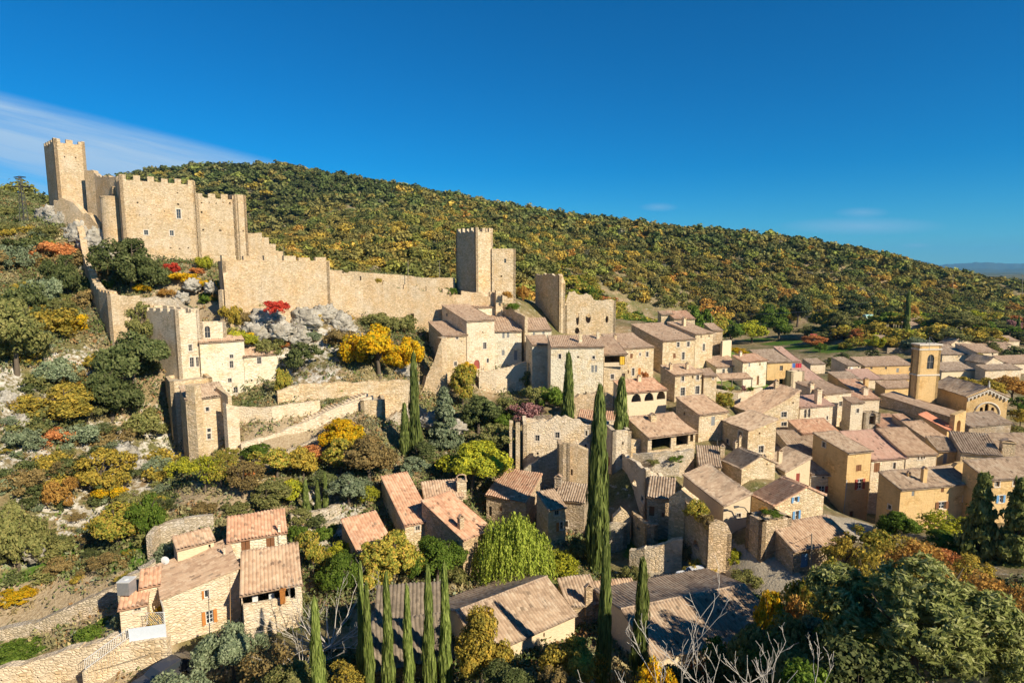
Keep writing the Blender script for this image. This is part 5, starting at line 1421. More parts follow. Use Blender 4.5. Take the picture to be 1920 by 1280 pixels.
def ground_mat():
    m = newmat('hillside')
    b = NB(m)
    g = b.n('ShaderNodeTexCoord').outputs['Object']
    at_ = b.n('ShaderNodeAttribute', attribute_name='zone')
    sep = b.n('ShaderNodeSeparateColor', {0: at_.outputs['Color']})
    n1 = b.noise(g, .16, 6, .6); n2 = b.noise(g, .9, 6, .65); n3 = b.noise(g, 4.0, 4, .7); n4 = b.noise(g, .035, 4, .5)
    soil = b.ramp(n2, [(.3, (.2, .13, .07)), (.5, (.34, .24, .14)), (.7, (.47, .37, .24))])
    scrub = b.ramp(n3, [(.3, (.06, .065, .02)), (.55, (.17, .16, .06)), (.75, (.33, .26, .12))])
    col = b.mix(b.math('MULTIPLY', b.math('SUBTRACT', n1, .38, True), 3.8, True), scrub, soil)
    rockc = b.ramp(b.noise(g, 1.6, 8, .75), [(.3, (.25, .21, .16)), (.45, (.5, .45, .37)), (.65, (.7, .66, .58))])
    rockf = b.math('MULTIPLY', b.math('SUBTRACT', b.math('ADD', n2, b.math('MULTIPLY', sep.outputs[1], .17)), .6, True), 9, True)
    col = b.mix(rockf, col, rockc)
    grass = b.ramp(n3, [(.3, (.045, .085, .012)), (.6, (.11, .19, .03)), (.8, (.24, .25, .06))])
    col = b.mix(b.math('MULTIPLY', b.math('SUBTRACT', b.math('ADD', n2, sep.outputs[0]), .82, True), 5, True), col, grass)
    drys = b.ramp(n3, [(.3, (.26, .18, .1)), (.7, (.5, .4, .26))])
    a3 = b.math('SUBTRACT', 1.0, 0.0)
    col = b.mix(b.math('MULTIPLY', b.math('SUBTRACT', b.math('ADD', n2, at_.outputs['Alpha']), .8, True), 5, True), col, drys)
    pave = b.ramp(n3, [(.3, (.34, .28, .2)), (.7, (.5, .43, .32))])
    col = b.mix(b.math('MULTIPLY', b.math('SUBTRACT', b.math('ADD', n2, sep.outputs[2]), .8, True), 8, True), col, pave)
    # far plain: fields and wood patches
    gp = b.n('ShaderNodeNewGeometry').outputs['Position']
    dist = b.n('ShaderNodeVectorMath', {0: gp}, operation='LENGTH').outputs['Value']
    farm = b.math('MULTIPLY', b.math('SUBTRACT', dist, 550, True) if False else b.math('SUBTRACT', dist, 550), .004, True)
    vor = b.n('ShaderNodeTexVoronoi', {'Vector': b.scaled(g, .004, .002), 'Scale': 1.0})
    fcol = b.ramp(b.n('ShaderNodeSeparateColor', {0: vor.outputs['Color']}).outputs[0], [(0, (.05, .07, .03)), (.5, (.1, .11, .05)), (1, (.2, .18, .1))])
    col = b.mix(farm, col, fcol)
    finish(b, col, .95, b.math('ADD', n3, b.math('MULTIPLY', n2, .8)), .7, .25, .05)
    return m
build_ground()
# distant blue mountains on the right horizon
def mountains():
    def ridge_(name, pts, d, depth, seed):
        mb = MB()
        n = 140
        P = np.zeros((n + 1, 7, 3))
        for i in range(n + 1):
            px = pts[0][0] + (pts[-1][0] - pts[0][0]) * i / n
            py = interp(pts, px)
            top = at(px, py, d)
            h = top.z + 40
            h *= 1 + .12 * noise.fractal(Vector((px * .03 + seed, 0, 0)), 1, 2, 5)
            for j in range(7):
                f = [0, .35, .8, 1, .75, .3, 0][j]
                yy = d + depth * (j - 3) / 3
                k = 1 + .12 * noise.fractal(Vector((px * .05 + seed, j * .7, 0)), 1, 2, 4)
                P[i, j] = (top.x * yy / d, yy, -41 + h * f * k)
        mb.grid(P, P[..., [0, 1]])
        tag(mb.build(name, plain('far_wood', (.07, .09, .045), .95, .3, .002), None, smooth=True), kind='structure')
    ridge_('hills', [(1540, 516), (1600, 505), (1660, 481), (1690, 482), (1720, 487), (1760, 497), (1800, 494), (1850, 491), (1890, 494), (1960, 492), (2080, 500)], 14000, 3000, 3)
    ridge_('hills', [(1700, 514), (1760, 507), (1800, 503), (1870, 505), (1930, 503), (2080, 505)], 9500, 1500, 9)
mountains()

for lab, pts in [
    ('pale crag carrying the watchtower', [(118, 418, 117, 3.4), (92, 405, 118.5, 2.6), (150, 440, 114, 3.0), (172, 462, 112, 2.6)]),
    ('white crag left of the keep foot', [(185, 455, 112.5, 3.2), (205, 475, 110.5, 2.8), (180, 490, 109, 2.0)]),
    ('low pale rocks on the bank below the keep', [(360, 535, 105, 1.6), (340, 560, 103, 1.4), (395, 540, 104, 1.2)]),
    ('white craggy outcrop right of the golden bush under the curtain wall', [(500, 600, 103.5, 3.0), (525, 620, 102.5, 2.4), (478, 622, 101, 2.2)]),
    ('white craggy outcrop in the middle under the curtain wall', [(575, 600, 107.5, 3.0), (610, 590, 109.5, 2.4), (560, 632, 104, 2.2)]),
    ('white craggy outcrop left of the big yellow tree', [(640, 605, 110, 2.4), (655, 625, 109, 2.0)]),
    ('grey rocks in the shade at the foot of the big yellow tree', [(655, 690, 104, 2.2), (720, 705, 104.5, 1.8), (760, 700, 105, 2.0)]),
    ('pale boulder between the green tree and the big yellow one', [(595, 670, 104.5, 1.3)]),
    ('crag under the steps below the thin cypress', [(730, 835, 91, 2.0), (812, 790, 94, 2.2), (850, 800, 93, 1.8)]),
    ('white ledge left of the ravine under the oaks', [(235, 850, 77, 1.8), (265, 880, 76, 1.6), (290, 905, 76, 1.4)]),
    ('white ledge on the left slope beside the yellow brown tree', [(180, 870, 75, 1.5), (155, 845, 77, 1.3)]),
    ('white ledge at the left edge beside the junipers', [(15, 755, 77, 1.8), (35, 790, 74, 1.3), (70, 760, 79, 1.1)]),
    ('pale rocks on the pale path above the annex', [(225, 905, 73, 1.1)]),
    ('pale rocks by the left terrace', [(60, 1035, 59, 1.2)])]:
    rock(lab, pts, len(lab))
# ------------------------------------------------------------------ vegetation
def leaf_quads(C, Nrm, size, rg, aspect=1.0, up=0.0, jit=0.7):
    """C (n,3) centres, Nrm (n,3) preferred normals -> (n,4,3)"""
    n = len(C)
    N = Nrm + rg.normal(0, jit, (n, 3))
    N /= np.linalg.norm(N, axis=1)[:, None] + 1e-9
    T = rg.normal(0, 1, (n, 3))
    if up:
        T[:, 2] += up * 4
    T -= (T * N).sum(1)[:, None] * N
    T /= np.linalg.norm(T, axis=1)[:, None] + 1e-9
    B_ = np.cross(N, T)
    s = size * rg.uniform(.6, 1.4, n)[:, None]
    a = T * s * aspect; b_ = B_ * s
    return np.stack([C - a * .9, C + b_ * .8 - a * .1, C + a, C - b_ * .8 + a * .15], 1)
def crown(seed, clumps, per, leafsz, shape='round', clump_r=.24, aspect=1.3, jit=.8, sparse=0.0):
    """unit crown: radius 1 in x,y, height 0..1 measured as z in [0,2] before scaling"""
    rg = np.random.default_rng(seed)
    Vs = []
    pts = []
    lobes = []
    nl = 7
    for i in range(nl):
        a = 6.283 * i / nl * 1.62 + rg.uniform(-.4, .4)
        rr = rg.uniform(.3, .85) if i else 0.0
        zz = rg.uniform(-.5, .45) if shape == 'round' else rg.uniform(-.75, .1)
        if i == 0: zz = .4 if shape == 'round' else -.1
        lobes.append((np.array([math.cos(a) * rr, math.sin(a) * rr, zz * (1 - .4 * rr)]), rg.uniform(.24, .5)))
    while len(pts) < clumps:
        d = rg.normal(0, 1, 3); d /= np.linalg.norm(d)
        r = rg.uniform(.45, 1) ** .5
        if shape in ('round', 'wide'):
            lc, lr = lobes[int(rg.integers(len(lobes)))]
            if d[2] < -.55: continue
            p = lc + d * lr * rg.uniform(.55, 1.0) ** .5
            if shape == 'wide' and p[2] < -.75: continue
            if np.linalg.norm(p) > 1.3: p = p / np.linalg.norm(p) * 1.3
        elif shape == 'column':
            z = rg.uniform(0, 1)
            w = (min(1, z * 6 + .35)) * (1 - z) ** .55 if z > .25 else min(1, z * 4 + .35)
            w = w * (1 - max(0, z - .25) * .25)
            a = rg.uniform(0, 6.283)
            w *= 1 + .2 * math.sin(3 * a + z * 11 + seed) + .16 * math.sin(5 * a - z * 27)
            p = np.array([math.cos(a) * w * .8 * r, math.sin(a) * w * .8 * r, z * 2 - 1])
        elif shape == 'cone':
            z = rg.uniform(0, 1) ** 1.3
            w = (1 - z) ** .9 * (.75 + .25 * math.sin(z * 34))
            a = rg.uniform(0, 6.283)
            p = np.array([math.cos(a) * w * r, math.sin(a) * w * r, z * 2 - 1])
            p[2] -= .12 * w * r
        pts.append(p)
    for p in pts:
        k = max(3, int(per * rg.uniform(.6, 1.35)))
        d = rg.normal(0, 1, (k, 3)); d /= np.linalg.norm(d, axis=1)[:, None]
        rr = rg.uniform(.5, 1, (k, 1)) ** .5
        cr = clump_r * rg.uniform(.65, 1.35)
        if shape == 'column':
            sc = np.array([cr * .9, cr * .9, cr * .42 * 1.0])
        elif shape == 'cone':
            sc = np.array([cr, cr, cr * .35])
        else:
            sc = np.array([cr, cr, cr * .75])
        C = p + d * rr * sc
        pn = p / (np.linalg.norm(p) + .2) if shape not in ('column', 'cone') else np.array([p[0], p[1], .25]) / (math.hypot(p[0], p[1]) + .2)
        N = d * 1.0 + pn * .9
        Vs.append(leaf_quads(C, N, leafsz, rg, aspect, 1.0 if shape == 'column' else 0, jit))
    V = np.concatenate(Vs)
    V[..., 2] = (V[..., 2] + 1)
    return V
def trunk_mesh(seed, h=1.0, r=.05, n=5, spread=.55, twigs=2):
    rd = random.Random(seed)
    mb = MB()
    top = Vector((rd.uniform(-.1, .1), rd.uniform(-.1, .1), h))
    mb.tube([(0, 0, -.25), (0.01, 0.01, h * .3), top * .65, top], [r * 1.4, r, r * .8, r * .5], 7)
    for i in range(n):
        a = 6.283 * i / n + rd.uniform(-.4, .4)
        s = Vector((0, 0, h * rd.uniform(.45, .9)))
        e = Vector((math.cos(a) * spread * rd.uniform(.7, 1.1), math.sin(a) * spread * rd.uniform(.7, 1.1), h + rd.uniform(.2, .75)))
        m_ = s.lerp(e, .5) + Vector((0, 0, rd.uniform(-.08, .1)))
        mb.tube([s, m_, e], [r * .6, r * .4, r * .15], 5)
        for k in range(twigs):
            q = m_.lerp(e, rd.uniform(.1, .7))
            e2 = q + Vector((rd.uniform(-.3, .3), rd.uniform(-.3, .3), rd.uniform(.1, .4)))
            mb.tube([q, e2], [r * .25, r * .08], 4)
    return mb
barkm = plain('bark', (.13, .1, .07), .95, .25, 8)
palebark = plain('pale_bark', (.42, .38, .33), .9, .2, 8)
PROTO = {}
def proto(kind):
    if kind in PROTO:
        return PROTO[kind]
    rg_kind = {
     'round_hi': lambda s: crown(s, 190, 84, .033, 'round', .17),
     'round':    lambda s: crown(s, 120, 56, .044, 'round', .19),
     'round_lo': lambda s: crown(s, 60, 30, .07, 'round', .23),
     'airy':     lambda s: crown(s, 110, 26, .04, 'round', .2, jit=1.2),
     'bush':     lambda s: crown(s, 100, 50, .045, 'wide', .2),
     'bush_lo':  lambda s: crown(s, 44, 28, .075, 'wide', .27),
     'column':   lambda s: crown(s, 330, 26, .085, 'column', .3, 1.2, .55),
     'column_lo': lambda s: crown(s, 90, 14, .17, 'column', .38, 1.2, .6),
     'cone':     lambda s: crown(s, 260, 26, .055, 'cone', .2, 1.6, .8),
    }[kind]
    out = []
    for v_ in range(3):
        V = rg_kind(100 + 7 * v_ + len(kind))
        me = bpy.data.meshes.new('crown')
        n = len(V)
        me.vertices.add(n * 4); me.vertices.foreach_set('co', V.astype(np.float32).ravel())
        me.loops.add(n * 4); me.loops.foreach_set('vertex_index', np.arange(n * 4, dtype=np.int32))
        me.polygons.add(n); me.polygons.foreach_set('loop_start', np.arange(0, n * 4, 4, dtype=np.int32)); me.polygons.foreach_set('loop_total', np.full(n, 4, np.int32))
        me.update(calc_edges=True)
        me.materials.append(None)
        out.append(me)
    tr = []
    for v_ in range(2):
        mb = trunk_mesh(v_ + 5, 1.0 if 'bush' not in kind else .5, .06, 5, .55)
        o = mb.build('trunk_src', barkm, None)
        me = o.data
        bpy.data.objects.remove(o)
        tr.append(me)
    PROTO[kind] = (out, tr)
    return PROTO[kind]
_tc = [0]
def plant(kind, col, base, w, h, label, name, cat, group=None, rot=None, trunkfrac=0.22, lean=0, trunk=True, bark=None):
    """base world point, w crown width m, h total height m"""
    _tc[0] += 1
    i = _tc[0]
    crowns, trunks = proto(kind)
    root = empty(name, (base[0], base[1], base[2]), label, cat, group)
    root.rotation_euler = (0, lean, random.random() * 6.28 if rot is None else rot)
    c = bpy.data.objects.new('crown', crowns[i % 3])
    scene.collection.objects.link(c)
    c.parent = root
    tf = trunkfrac if 'bush' not in kind else -.12
    if 'bush' in kind: trunk = False
    c.scale = (w / 2, w / 2, h * (1 - tf) / 2)
    c.location = (0, 0, h * tf)
    c.material_slots[0].link = 'OBJECT'
    c.material_slots[0].material = leaf(col)
    if trunk:
        t = bpy.data.objects.new('trunk', trunks[i % 2])
        scene.collection.objects.link(t)
        t.parent = root
        t.scale = (w / 2, w / 2, h * .5) if kind != 'column' and kind != 'cone' else (w * .3, w * .3, h * .45)
        if bark:
            t.material_slots[0].link = 'OBJECT'; t.material_slots[0].material = bark
    return root
def T(px, pb, w, h, col, label, kind='round', name='tree', cat='tree', group=None, d=None, **k):
    """tree seen at photo column px, foot at row pb, w x h photo pixels; standing on the ground there"""
    if d is None:
        g = ground_hit(px, pb)
    else:
        g = at(px, pb, d); g = Vector((g.x, g.y, tz(g.x, g.y)))
        # reach: keep the seen top where it belongs
        top = at(px, pb - h, d).z
        sc = d / FPX
        return plant(kind, LK(col), g, w * sc, max(top - g.z, h * sc * .6), label, name, cat, group, **k)
    sc = g.y / FPX
    return plant(kind, LK(col), (g.x, g.y, g.z - .05), w * sc, h * sc * 1.02, label, name, cat, group, **k)
def LK(c): return c
def bush(px, pb, w, h, col, label, group=None, kind='bush', **k):
    return T(px, pb, w, h, col, label, kind, 'bush', 'bush', group, **k)
# --- left hillside
LS = 'bushes on the left hillside'
T(32, 700, 130, 150, 'olive', 'big dark green bushy oak at the left edge under the orange bush', 'round_hi', name='oak_tree', trunkfrac=-.04)
bush(92, 628, 95, 68, 'gold', 'golden orange bush on the left slope beside the stepped wall', LS)
bush(140, 628, 50, 60, 'yellow', 'yellow green bush at the foot of the stepped wall in shade', LS)
bush(14, 512, 60, 75, 'sage', 'grey green juniper at the left edge level with the keep base', LS)
bush(102, 492, 70, 56, 'rust', 'rusty orange bush halfway down the stepped wall', LS)
T(128, 560, 66, 92, 'holm', 'dark green oak touching the stepped wall on the left', 'round', name='oak_tree', trunkfrac=-.04)
bush(85, 575, 60, 80, 'sage', 'grey green juniper left of the dark oak by the stepped wall', LS)
bush(45, 600, 70, 90, 'holm', 'dark mound of evergreen scrub below the power pylon', LS)
bush(50, 478, 66, 40, 'holm', 'dark evergreen scrub around the foot of the pylon', LS)
bush(14, 446, 44, 34, 'olive', 'olive scrub left of the pylon foot', LS)
bush(84, 446, 40, 30, 'olive', 'olive scrub right of the pylon foot', LS)
bush(6, 405, 34, 24, 'olive', 'scrubby crest bush at the left edge below the sky', LS)
bush(95, 725, 75, 72, 'sage', 'round sage green juniper above the wide golden bush', LS)
T(252, 735, 125, 130, 'holm', 'huge dark evergreen oak against the shaded manor wall, upper crown', 'round_hi', name='oak_tree', trunkfrac=-.04)
T(212, 792, 110, 125, 'holm', 'dark evergreen oak left of the ravine, lower crown', 'round_hi', name='oak_tree', trunkfrac=-.04)
bush(262, 815, 75, 70, 'olive', 'olive green bush at the foot of the dark oaks', LS)
T(265, 640, 60, 80, 'olive', 'slim olive tree growing up the lit end of the curtain wall', 'round', name='olive_tree', trunkfrac=-.04)
T(128, 795, 145, 85, 'gold', 'wide golden orange tree with bare lower limbs on the left slope', 'round_hi', name='oak_tree', trunkfrac=-.04)
bush(148, 722, 45, 35, 'orange', 'small orange bush on top of the wide golden tree', LS)
bush(102, 842, 62, 50, 'rust', 'rust red bush below the wide golden tree', LS)
bush(50, 845, 70, 65, 'sage', 'sage green juniper left of the rust red bush', LS)
bush(150, 838, 80, 60, 'sage', 'grey green juniper right of the rust red bush', LS)
T(190, 925, 95, 92, 'gold', 'yellow brown tree on the pale rocks of the left slope', 'round', name='tree', trunkfrac=-.04)
bush(212, 935, 60, 50, 'yellow', 'yellow green bush at the foot of the yellow brown tree', LS)
bush(104, 945, 62, 72, 'orange', 'bright orange bush right of the dark oaks at the left edge', LS)
bush(128, 900, 65, 62, 'holm', 'dark green bush between the rust red and bright orange ones', LS)
T(36, 1075, 105, 170, 'olive', 'tall dark oak at the left edge above the terraces', 'round_hi', name='oak_tree', trunkfrac=-.04)
bush(45, 925, 70, 60, 'brown', 'brown green scrub above the tall left edge oak', LS)
T(222, 1015, 110, 92, 'mixed', 'yellow green tree with an ivy clad trunk above the upper retaining wall', 'round_hi', name='tree', trunkfrac=-.04)
T(285, 1000, 70, 95, 'green', 'bright green ivy covered tree left of the annex roof', 'round', name='tree', trunkfrac=-.04)
bush(110, 1035, 85, 42, 'olive', 'low olive scrub on the terrace edge', LS)
bush(120, 1080, 60, 35, 'brown', 'low brown scrub under the terrace edge', LS)
bush(30, 1130, 60, 35, 'yellow', 'low yellow bush on the lower terrace at the left edge', LS)
bush(170, 1195, 75, 35, 'green', 'bright green ground bush on the lower terrace', LS)
bush(240, 1175, 40, 32, 'sage', 'small dark shrub in the shade of the tiled shed', LS)
bush(40, 1235, 95, 35, 'green', 'band of green weeds on the lowest terrace', LS)
bush(285, 1185, 55, 55, 'yellow', 'yellow climbing vine beside the white trellis')
bush(270, 955, 50, 55, 'olive', 'thin olive bush on the pale path above the annex', LS)
# random small scrub so the rocks are never bare
SC = [('sage', 'small grey green juniper among the left hillside rocks'), ('holm', 'small dark evergreen shrub among the left hillside rocks'), ('olive', 'small olive shrub among the left hillside rocks'), ('brown', 'small brown autumn shrub among the left hillside rocks'), ('gold', 'small golden shrub among the left hillside rocks')]
for k in range(230):
    px = random.uniform(0, 330); py = random.uniform(440, 1100)
    if px > 135 + (py - 440) * .22 and py < 640: continue
    if px > 215 and py < 860 and py > 560: continue
    c, l = random.choice(SC)
    w = random.uniform(18, 58)
    bush(px, py, w, w * random.uniform(.6, .95), c, l, group='small scrub on the left hillside: ' + c, kind=random.choice(['bush_lo', 'bush_lo', 'airy']))
# --- castle garden bank
GB = 'bushes on the bank below the keep'
T(250, 552, 118, 108, 'holm', 'dark round oak before the castle keep', 'round_hi', name='oak_tree', trunkfrac=-.12)
for (px, pb, w, h, c, l) in [(322, 512, 28, 24, 'red', 'small red bush at the foot of the keep'), (345, 542, 62, 34, 'yellow', 'wide yellow bush right of the round oak'), (262, 556, 34, 26, 'yellow', 'yellow green bush below the round oak'), (382, 512, 32, 38, 'lime', 'yellow green bush by the shaded end of the curtain wall'),
    (392, 548, 42, 34, 'yellow', 'yellow bush under the shaded end of the curtain wall'), (308, 566, 32, 24, 'orange', 'orange bush in the middle of the bank'), (334, 572, 20, 16, 'red', 'tiny red bush on the bank'), (352, 600, 24, 26, 'gold', 'golden bush just above the manor'), (388, 575, 34, 30, 'green', 'green bush on the bank beside the broken pillar'),
    (405, 565, 22, 20, 'orange', 'small orange bush beside the broken pillar'), (345, 590, 30, 22, 'sage', 'grey green bush above the manor roof'), (198, 520, 26, 30, 'brown', 'brown bush inside the stepped wall'), (205, 545, 24, 24, 'green', 'green bush inside the stepped wall lower down'), (370, 520, 26, 20, 'rust', 'rusty bush between the yellow ones'), (186, 480, 22, 18, 'brown', 'small brown bush on the crag left of the keep'), (205, 452, 14, 12, 'lime', 'tiny green tuft at the turret foot')]:
    bush(px, pb, w, h, c, l, GB)
MB_ = 'bushes under the main curtain wall'
for (px, pb, w, h, c, l) in [(436, 618, 42, 60, 'gold', 'tall golden bush beside the broken pillar below the curtain wall'), (458, 612, 34, 34, 'brown', 'brown bush below the golden one'), (484, 582, 34, 32, 'olive', 'olive bush left of the bright red bush'), (592, 612, 26, 36, 'yellow', 'small yellow bush on the white rock'), (600, 580, 18, 16, 'olive', 'tiny olive bush at the curtain wall foot'),
    (452, 662, 64, 50, 'lime', 'yellow green bush behind the manor wing'), (474, 640, 34, 26, 'yellow', 'yellow bush above the manor wing'), (500, 668, 60, 44, 'olive', 'olive bush right of the manor wing roof'), (530, 655, 26, 20, 'rust', 'rust coloured low shrub under the white rock'), (553, 650, 36, 30, 'rust', 'reddish bush above the round green tree'), (528, 735, 30, 66, 'mixed', 'narrow green bush against the manor wing'), (640, 650, 60, 40, 'brown', 'brown scrub on the rocks left of the big yellow tree'),
    (655, 602, 20, 14, 'yellow', 'small yellow tuft at the curtain wall foot'), (700, 612, 60, 34, 'olive', 'olive bush behind the big yellow tree top left'), (748, 622, 60, 42, 'olive', 'olive bush behind the big yellow tree top right'), (680, 690, 50, 50, 'holm', 'dark bush in the shade left of the big yellow tree'), (590, 640, 40, 24, 'sage', 'grey green scrub beside the white rock'), (600, 735, 22, 12, 'green', 'small green tuft on the bank above the path'), (640, 735, 22, 14, 'green', 'second green tuft on the bank above the path')]:
    bush(px, pb, w, h, c, l, MB_)
T(563, 705, 66, 66, 'holm', 'round green tree with a rusty top neighbour right of the manor', 'round', trunkfrac=.1)
T(712, 710, 118, 112, 'yellow', 'big bright yellow tree under the curtain wall', 'round_hi', trunkfrac=-.08)
T(765, 700, 66, 78, 'yellow', 'smaller yellow tree joined to the right side of the big yellow one', 'round_hi', trunkfrac=-.08)
# --- centre
def cyp(px, pb, w, h, label, d=None, col='cypress', group='cypresses', lo=False):
    return T(px, pb, w, h, col, label, 'column_lo' if lo else 'column', 'cypress_tree', 'cypress', group, d=d, trunkfrac=.02)
cyp(779, 862, 27, 196, 'thin tall cypress between the buttress and the big yellow tree')
cyp(760, 856, 22, 100, 'short dark cypress in the shade left of the thin one')
T(834, 835, 74, 105, 'sage', 'grey green cedar below the huge buttress', 'cone', name='cedar_tree', trunkfrac=.05)
T(868, 765, 58, 88, 'mixed', 'yellow green tree before the arched red door', 'round', trunkfrac=.1)
T(872, 722, 44, 44, 'yellow', 'yellow topped tree against the buttress house', 'round', trunkfrac=.1)
T(898, 812, 92, 84, 'holm', 'dark green tree left of the plum tree', 'round_hi', trunkfrac=.08)
T(925, 868, 84, 80, 'olive', 'olive green tree touching the first pilaster', 'round', trunkfrac=.08)
T(885, 928, 130, 112, 'lime', 'bright yellow green lime tree above the low tiled house', 'round_hi', name='lime_tree', trunkfrac=.12)
T(648, 850, 98, 78, 'yellow', 'orange yellow tree at the foot of the stepped path', 'round_hi', trunkfrac=.1)
T(692, 905, 125, 100, 'brown', 'wide olive brown tree below the orange yellow one', 'round_hi', trunkfrac=.1)
T(640, 900, 80, 80, 'mixed', 'brown and yellow tree left of the olive brown one', 'round', trunkfrac=.1)
T(655, 950, 90, 70, 'sage', 'grey green olive tree beside the steep farmhouse roof', 'round', name='olive_tree', trunkfrac=.1)
T(770, 905, 60, 55, 'sage', 'grey green olive tree behind the farmhouse roof', 'round', name='olive_tree', trunkfrac=.1)
T(790, 880, 60, 60, 'holm', 'dark tree in the shade behind the farmhouse chimney', 'round', trunkfrac=.05)
CB = 'mixed trees below the manor'
for (px, pb, w, h, c, l, kd) in [(385, 930, 70, 84, 'lime', 'yellow green feathery tree at the low manor tower foot', 'airy'), (415, 920, 60, 66, 'mixed', 'thin green tree under the low manor tower', 'airy'), (455, 935, 64, 76, 'brown', 'brown tree right of the feathery one', 'round'), (478, 872, 56, 40, 'green', 'fresh green tree at the path start', 'round'), (520, 905, 78, 66, 'mixed', 'autumn mixed tree below the low garden wall', 'round'), (500, 955, 74, 66, 'olive', 'olive brown tree above the porch house roof', 'round'),
    (545, 950, 66, 60, 'lime', 'yellow green tree above the veranda', 'round'), (570, 905, 66, 66, 'gold', 'golden brown tree in the middle of the grove', 'round'), (590, 885, 56, 50, 'rust', 'rusty tree below the stepped path', 'round'), (605, 930, 60, 50, 'holm', 'dark tree beside the three thin cypresses', 'round'), (470, 905, 40, 40, 'rust', 'small rusty tree in the grove', 'round'), (430, 880, 50, 40, 'mixed', 'small mixed tree against the retaining wall', 'airy'),
    (690, 960, 40, 50, 'lime', 'small yellow green tree left of the steep roof', 'airy'), (345, 905, 50, 50, 'lime', 'yellow bush tree at the foot of the manor ravine', 'airy'), (560, 985, 40, 40, 'olive', 'small olive tree by the white upper house', 'round')]:
    T(px, pb, w, h, c, l, kd, group=CB, trunkfrac=.12)
for (px, pb, w, h, c, l) in [(610, 1010, 50, 40, 'green', 'green bush on the bank below the thin cypresses'), (640, 1040, 50, 46, 'lime', 'yellow green bush left of the lean-to'), (560, 1010, 40, 36, 'green', 'green bush by the white upper house corner'), (620, 1075, 60, 50, 'mixed', 'mixed bush under the lean-to'), (680, 1075, 60, 50, 'olive', 'olive bush at the foot of the tall farmhouse'), (560, 1140, 44, 40, 'olive', 'olive bush at the veranda corner'),
    (700, 1000, 30, 30, 'lime', 'small bush between lean-to and steep roof'), (300, 960, 60, 40, 'mixed', 'mixed bush on the upper retaining wall'), (380, 962, 50, 24, 'brown', 'dry brown bush on the upper retaining wall'), (440, 966, 50, 30, 'olive', 'olive bush on the upper retaining wall'), (510, 975, 36, 24, 'sage', 'sage bush above the white upper house'), (830, 1080, 60, 50, 'green', 'green bush left of the willow'), (860, 1095, 50, 50, 'olive', 'olive bush between farmhouse and willow')]:
    bush(px, pb, w, h, c, l, 'bushes around the farmhouses')
cyp(575, 968, 17, 70, 'first of three thin small cypresses above the veranda house')
cyp(597, 968, 14, 66, 'middle one of three thin small cypresses above the veranda house')
cyp(612, 964, 13, 70, 'right one of three thin small cypresses above the veranda house')
bush(590, 995, 44, 32, 'holm', 'round dark bush beside the white upper house')
T(588, 1090, 66, 100, 'mixed', 'yellow flecked tree right of the veranda house', 'round', trunkfrac=.1)
T(642, 1118, 96, 92, 'green', 'green tree above the bare grey bush', 'round_hi', trunkfrac=.08)
T(740, 1098, 120, 112, 'mixed', 'big yellow green tree before the farmhouse', 'round_hi', trunkfrac=.08)
T(820, 1100, 110, 100, 'green', 'dark green tree right of the big yellow green one', 'round_hi', trunkfrac=.08)
T(700, 1120, 70, 70, 'mixed', 'small tree at the right edge of the dark roof', 'round', trunkfrac=.08)
bush(1060, 1082, 80, 62, 'lime', 'pale yellow bush right of the willow')
bush(1090, 1040, 60, 50, 'olive', 'olive scrub at the foot of the big cypress')
for (px, pb, w, h, c, l) in [(1002, 760, 54, 54, 'olive', 'round olive green bush below the terrace wall'), (1040, 758, 56, 56, 'green', 'round green bush left of the first upper cypress'), (988, 722, 42, 40, 'olive', 'green bush at the corner of the rounded house'), (1074, 772, 30, 30, 'green', 'small green bush right of the first upper cypress'), (960, 775, 60, 40, 'olive', 'olive scrub left of the plum tree'), (940, 800, 44, 40, 'green', 'scrub above the first pilaster')]:
    bush(px, pb, w, h, c, l, 'bushes on the terraces below the upper houses')
T(988, 802, 70, 56, 'plum', 'pinkish purple plum tree above the grand ruin house', 'airy', name='plum_tree', trunkfrac=.15)
cyp(1065, 790, 29, 122, 'pointed cypress in front of the curved house', d=93)
cyp(1164, 812, 37, 98, 'broad cypress left of the arcade house', d=85)
cyp(1119, 1058, 50, 316, 'tallest cypress of the photo, in front of the ruins', d=66)
cyp(1131, 1310, 36, 300, 'tall slim cypress below the tallest one', d=40)
cyp(1201, 1215, 42, 158, 'lone cypress before the longest striped roof', d=42)
RC = 'row of cypresses before the low houses'
for (px, top, w, dd, l) in [(604, 1132, 36, 36, 'leftmost cypress of the bottom row, short with a sharp tip'), (686, 1066, 24, 39, 'second cypress of the bottom row, touching its twin'), (697, 1100, 24, 38, 'twin trunk cypress pressed to the second of the bottom row'), (733, 1085, 29, 38, 'third cypress of the bottom row, before the dark roof'), (770, 1106, 25, 38.5, 'fourth and slimmest cypress of the bottom row'), (808, 1068, 28, 39, 'fifth cypress of the bottom row, tall and full'), (838, 1068, 30, 39.5, 'last cypress of the bottom row on the right')]:
    cyp(px, top + 330, w, 330, l, d=dd, col='cypbright', group=RC)
T(905, 1290, 124, 148, 'gold', 'golden olive tree before the long low house wall', 'round_hi', d=40, trunkfrac=.2)
T(1078, 1310, 124, 130, 'gold', 'rusty golden tree below the long low house at right', 'round_hi', d=39, trunkfrac=.2)
T(1050, 1340, 100, 90, 'brown', 'brown tree at the bottom edge below the golden ones', 'round_hi', d=36, trunkfrac=.2)
T(960, 1340, 130, 90, 'holm', 'dark green bush mass at the bottom edge', 'round_hi', d=36, trunkfrac=.1)
T(438, 1245, 120, 90, 'sage', 'round grey green olive tree at the sunlit house', 'round_hi', name='olive_tree', d=45, trunkfrac=.1)
T(330, 1320, 120, 62, 'sage', 'grey olive tree top at the bottom edge by the van', 'airy', name='olive_tree', d=40, trunkfrac=.2)
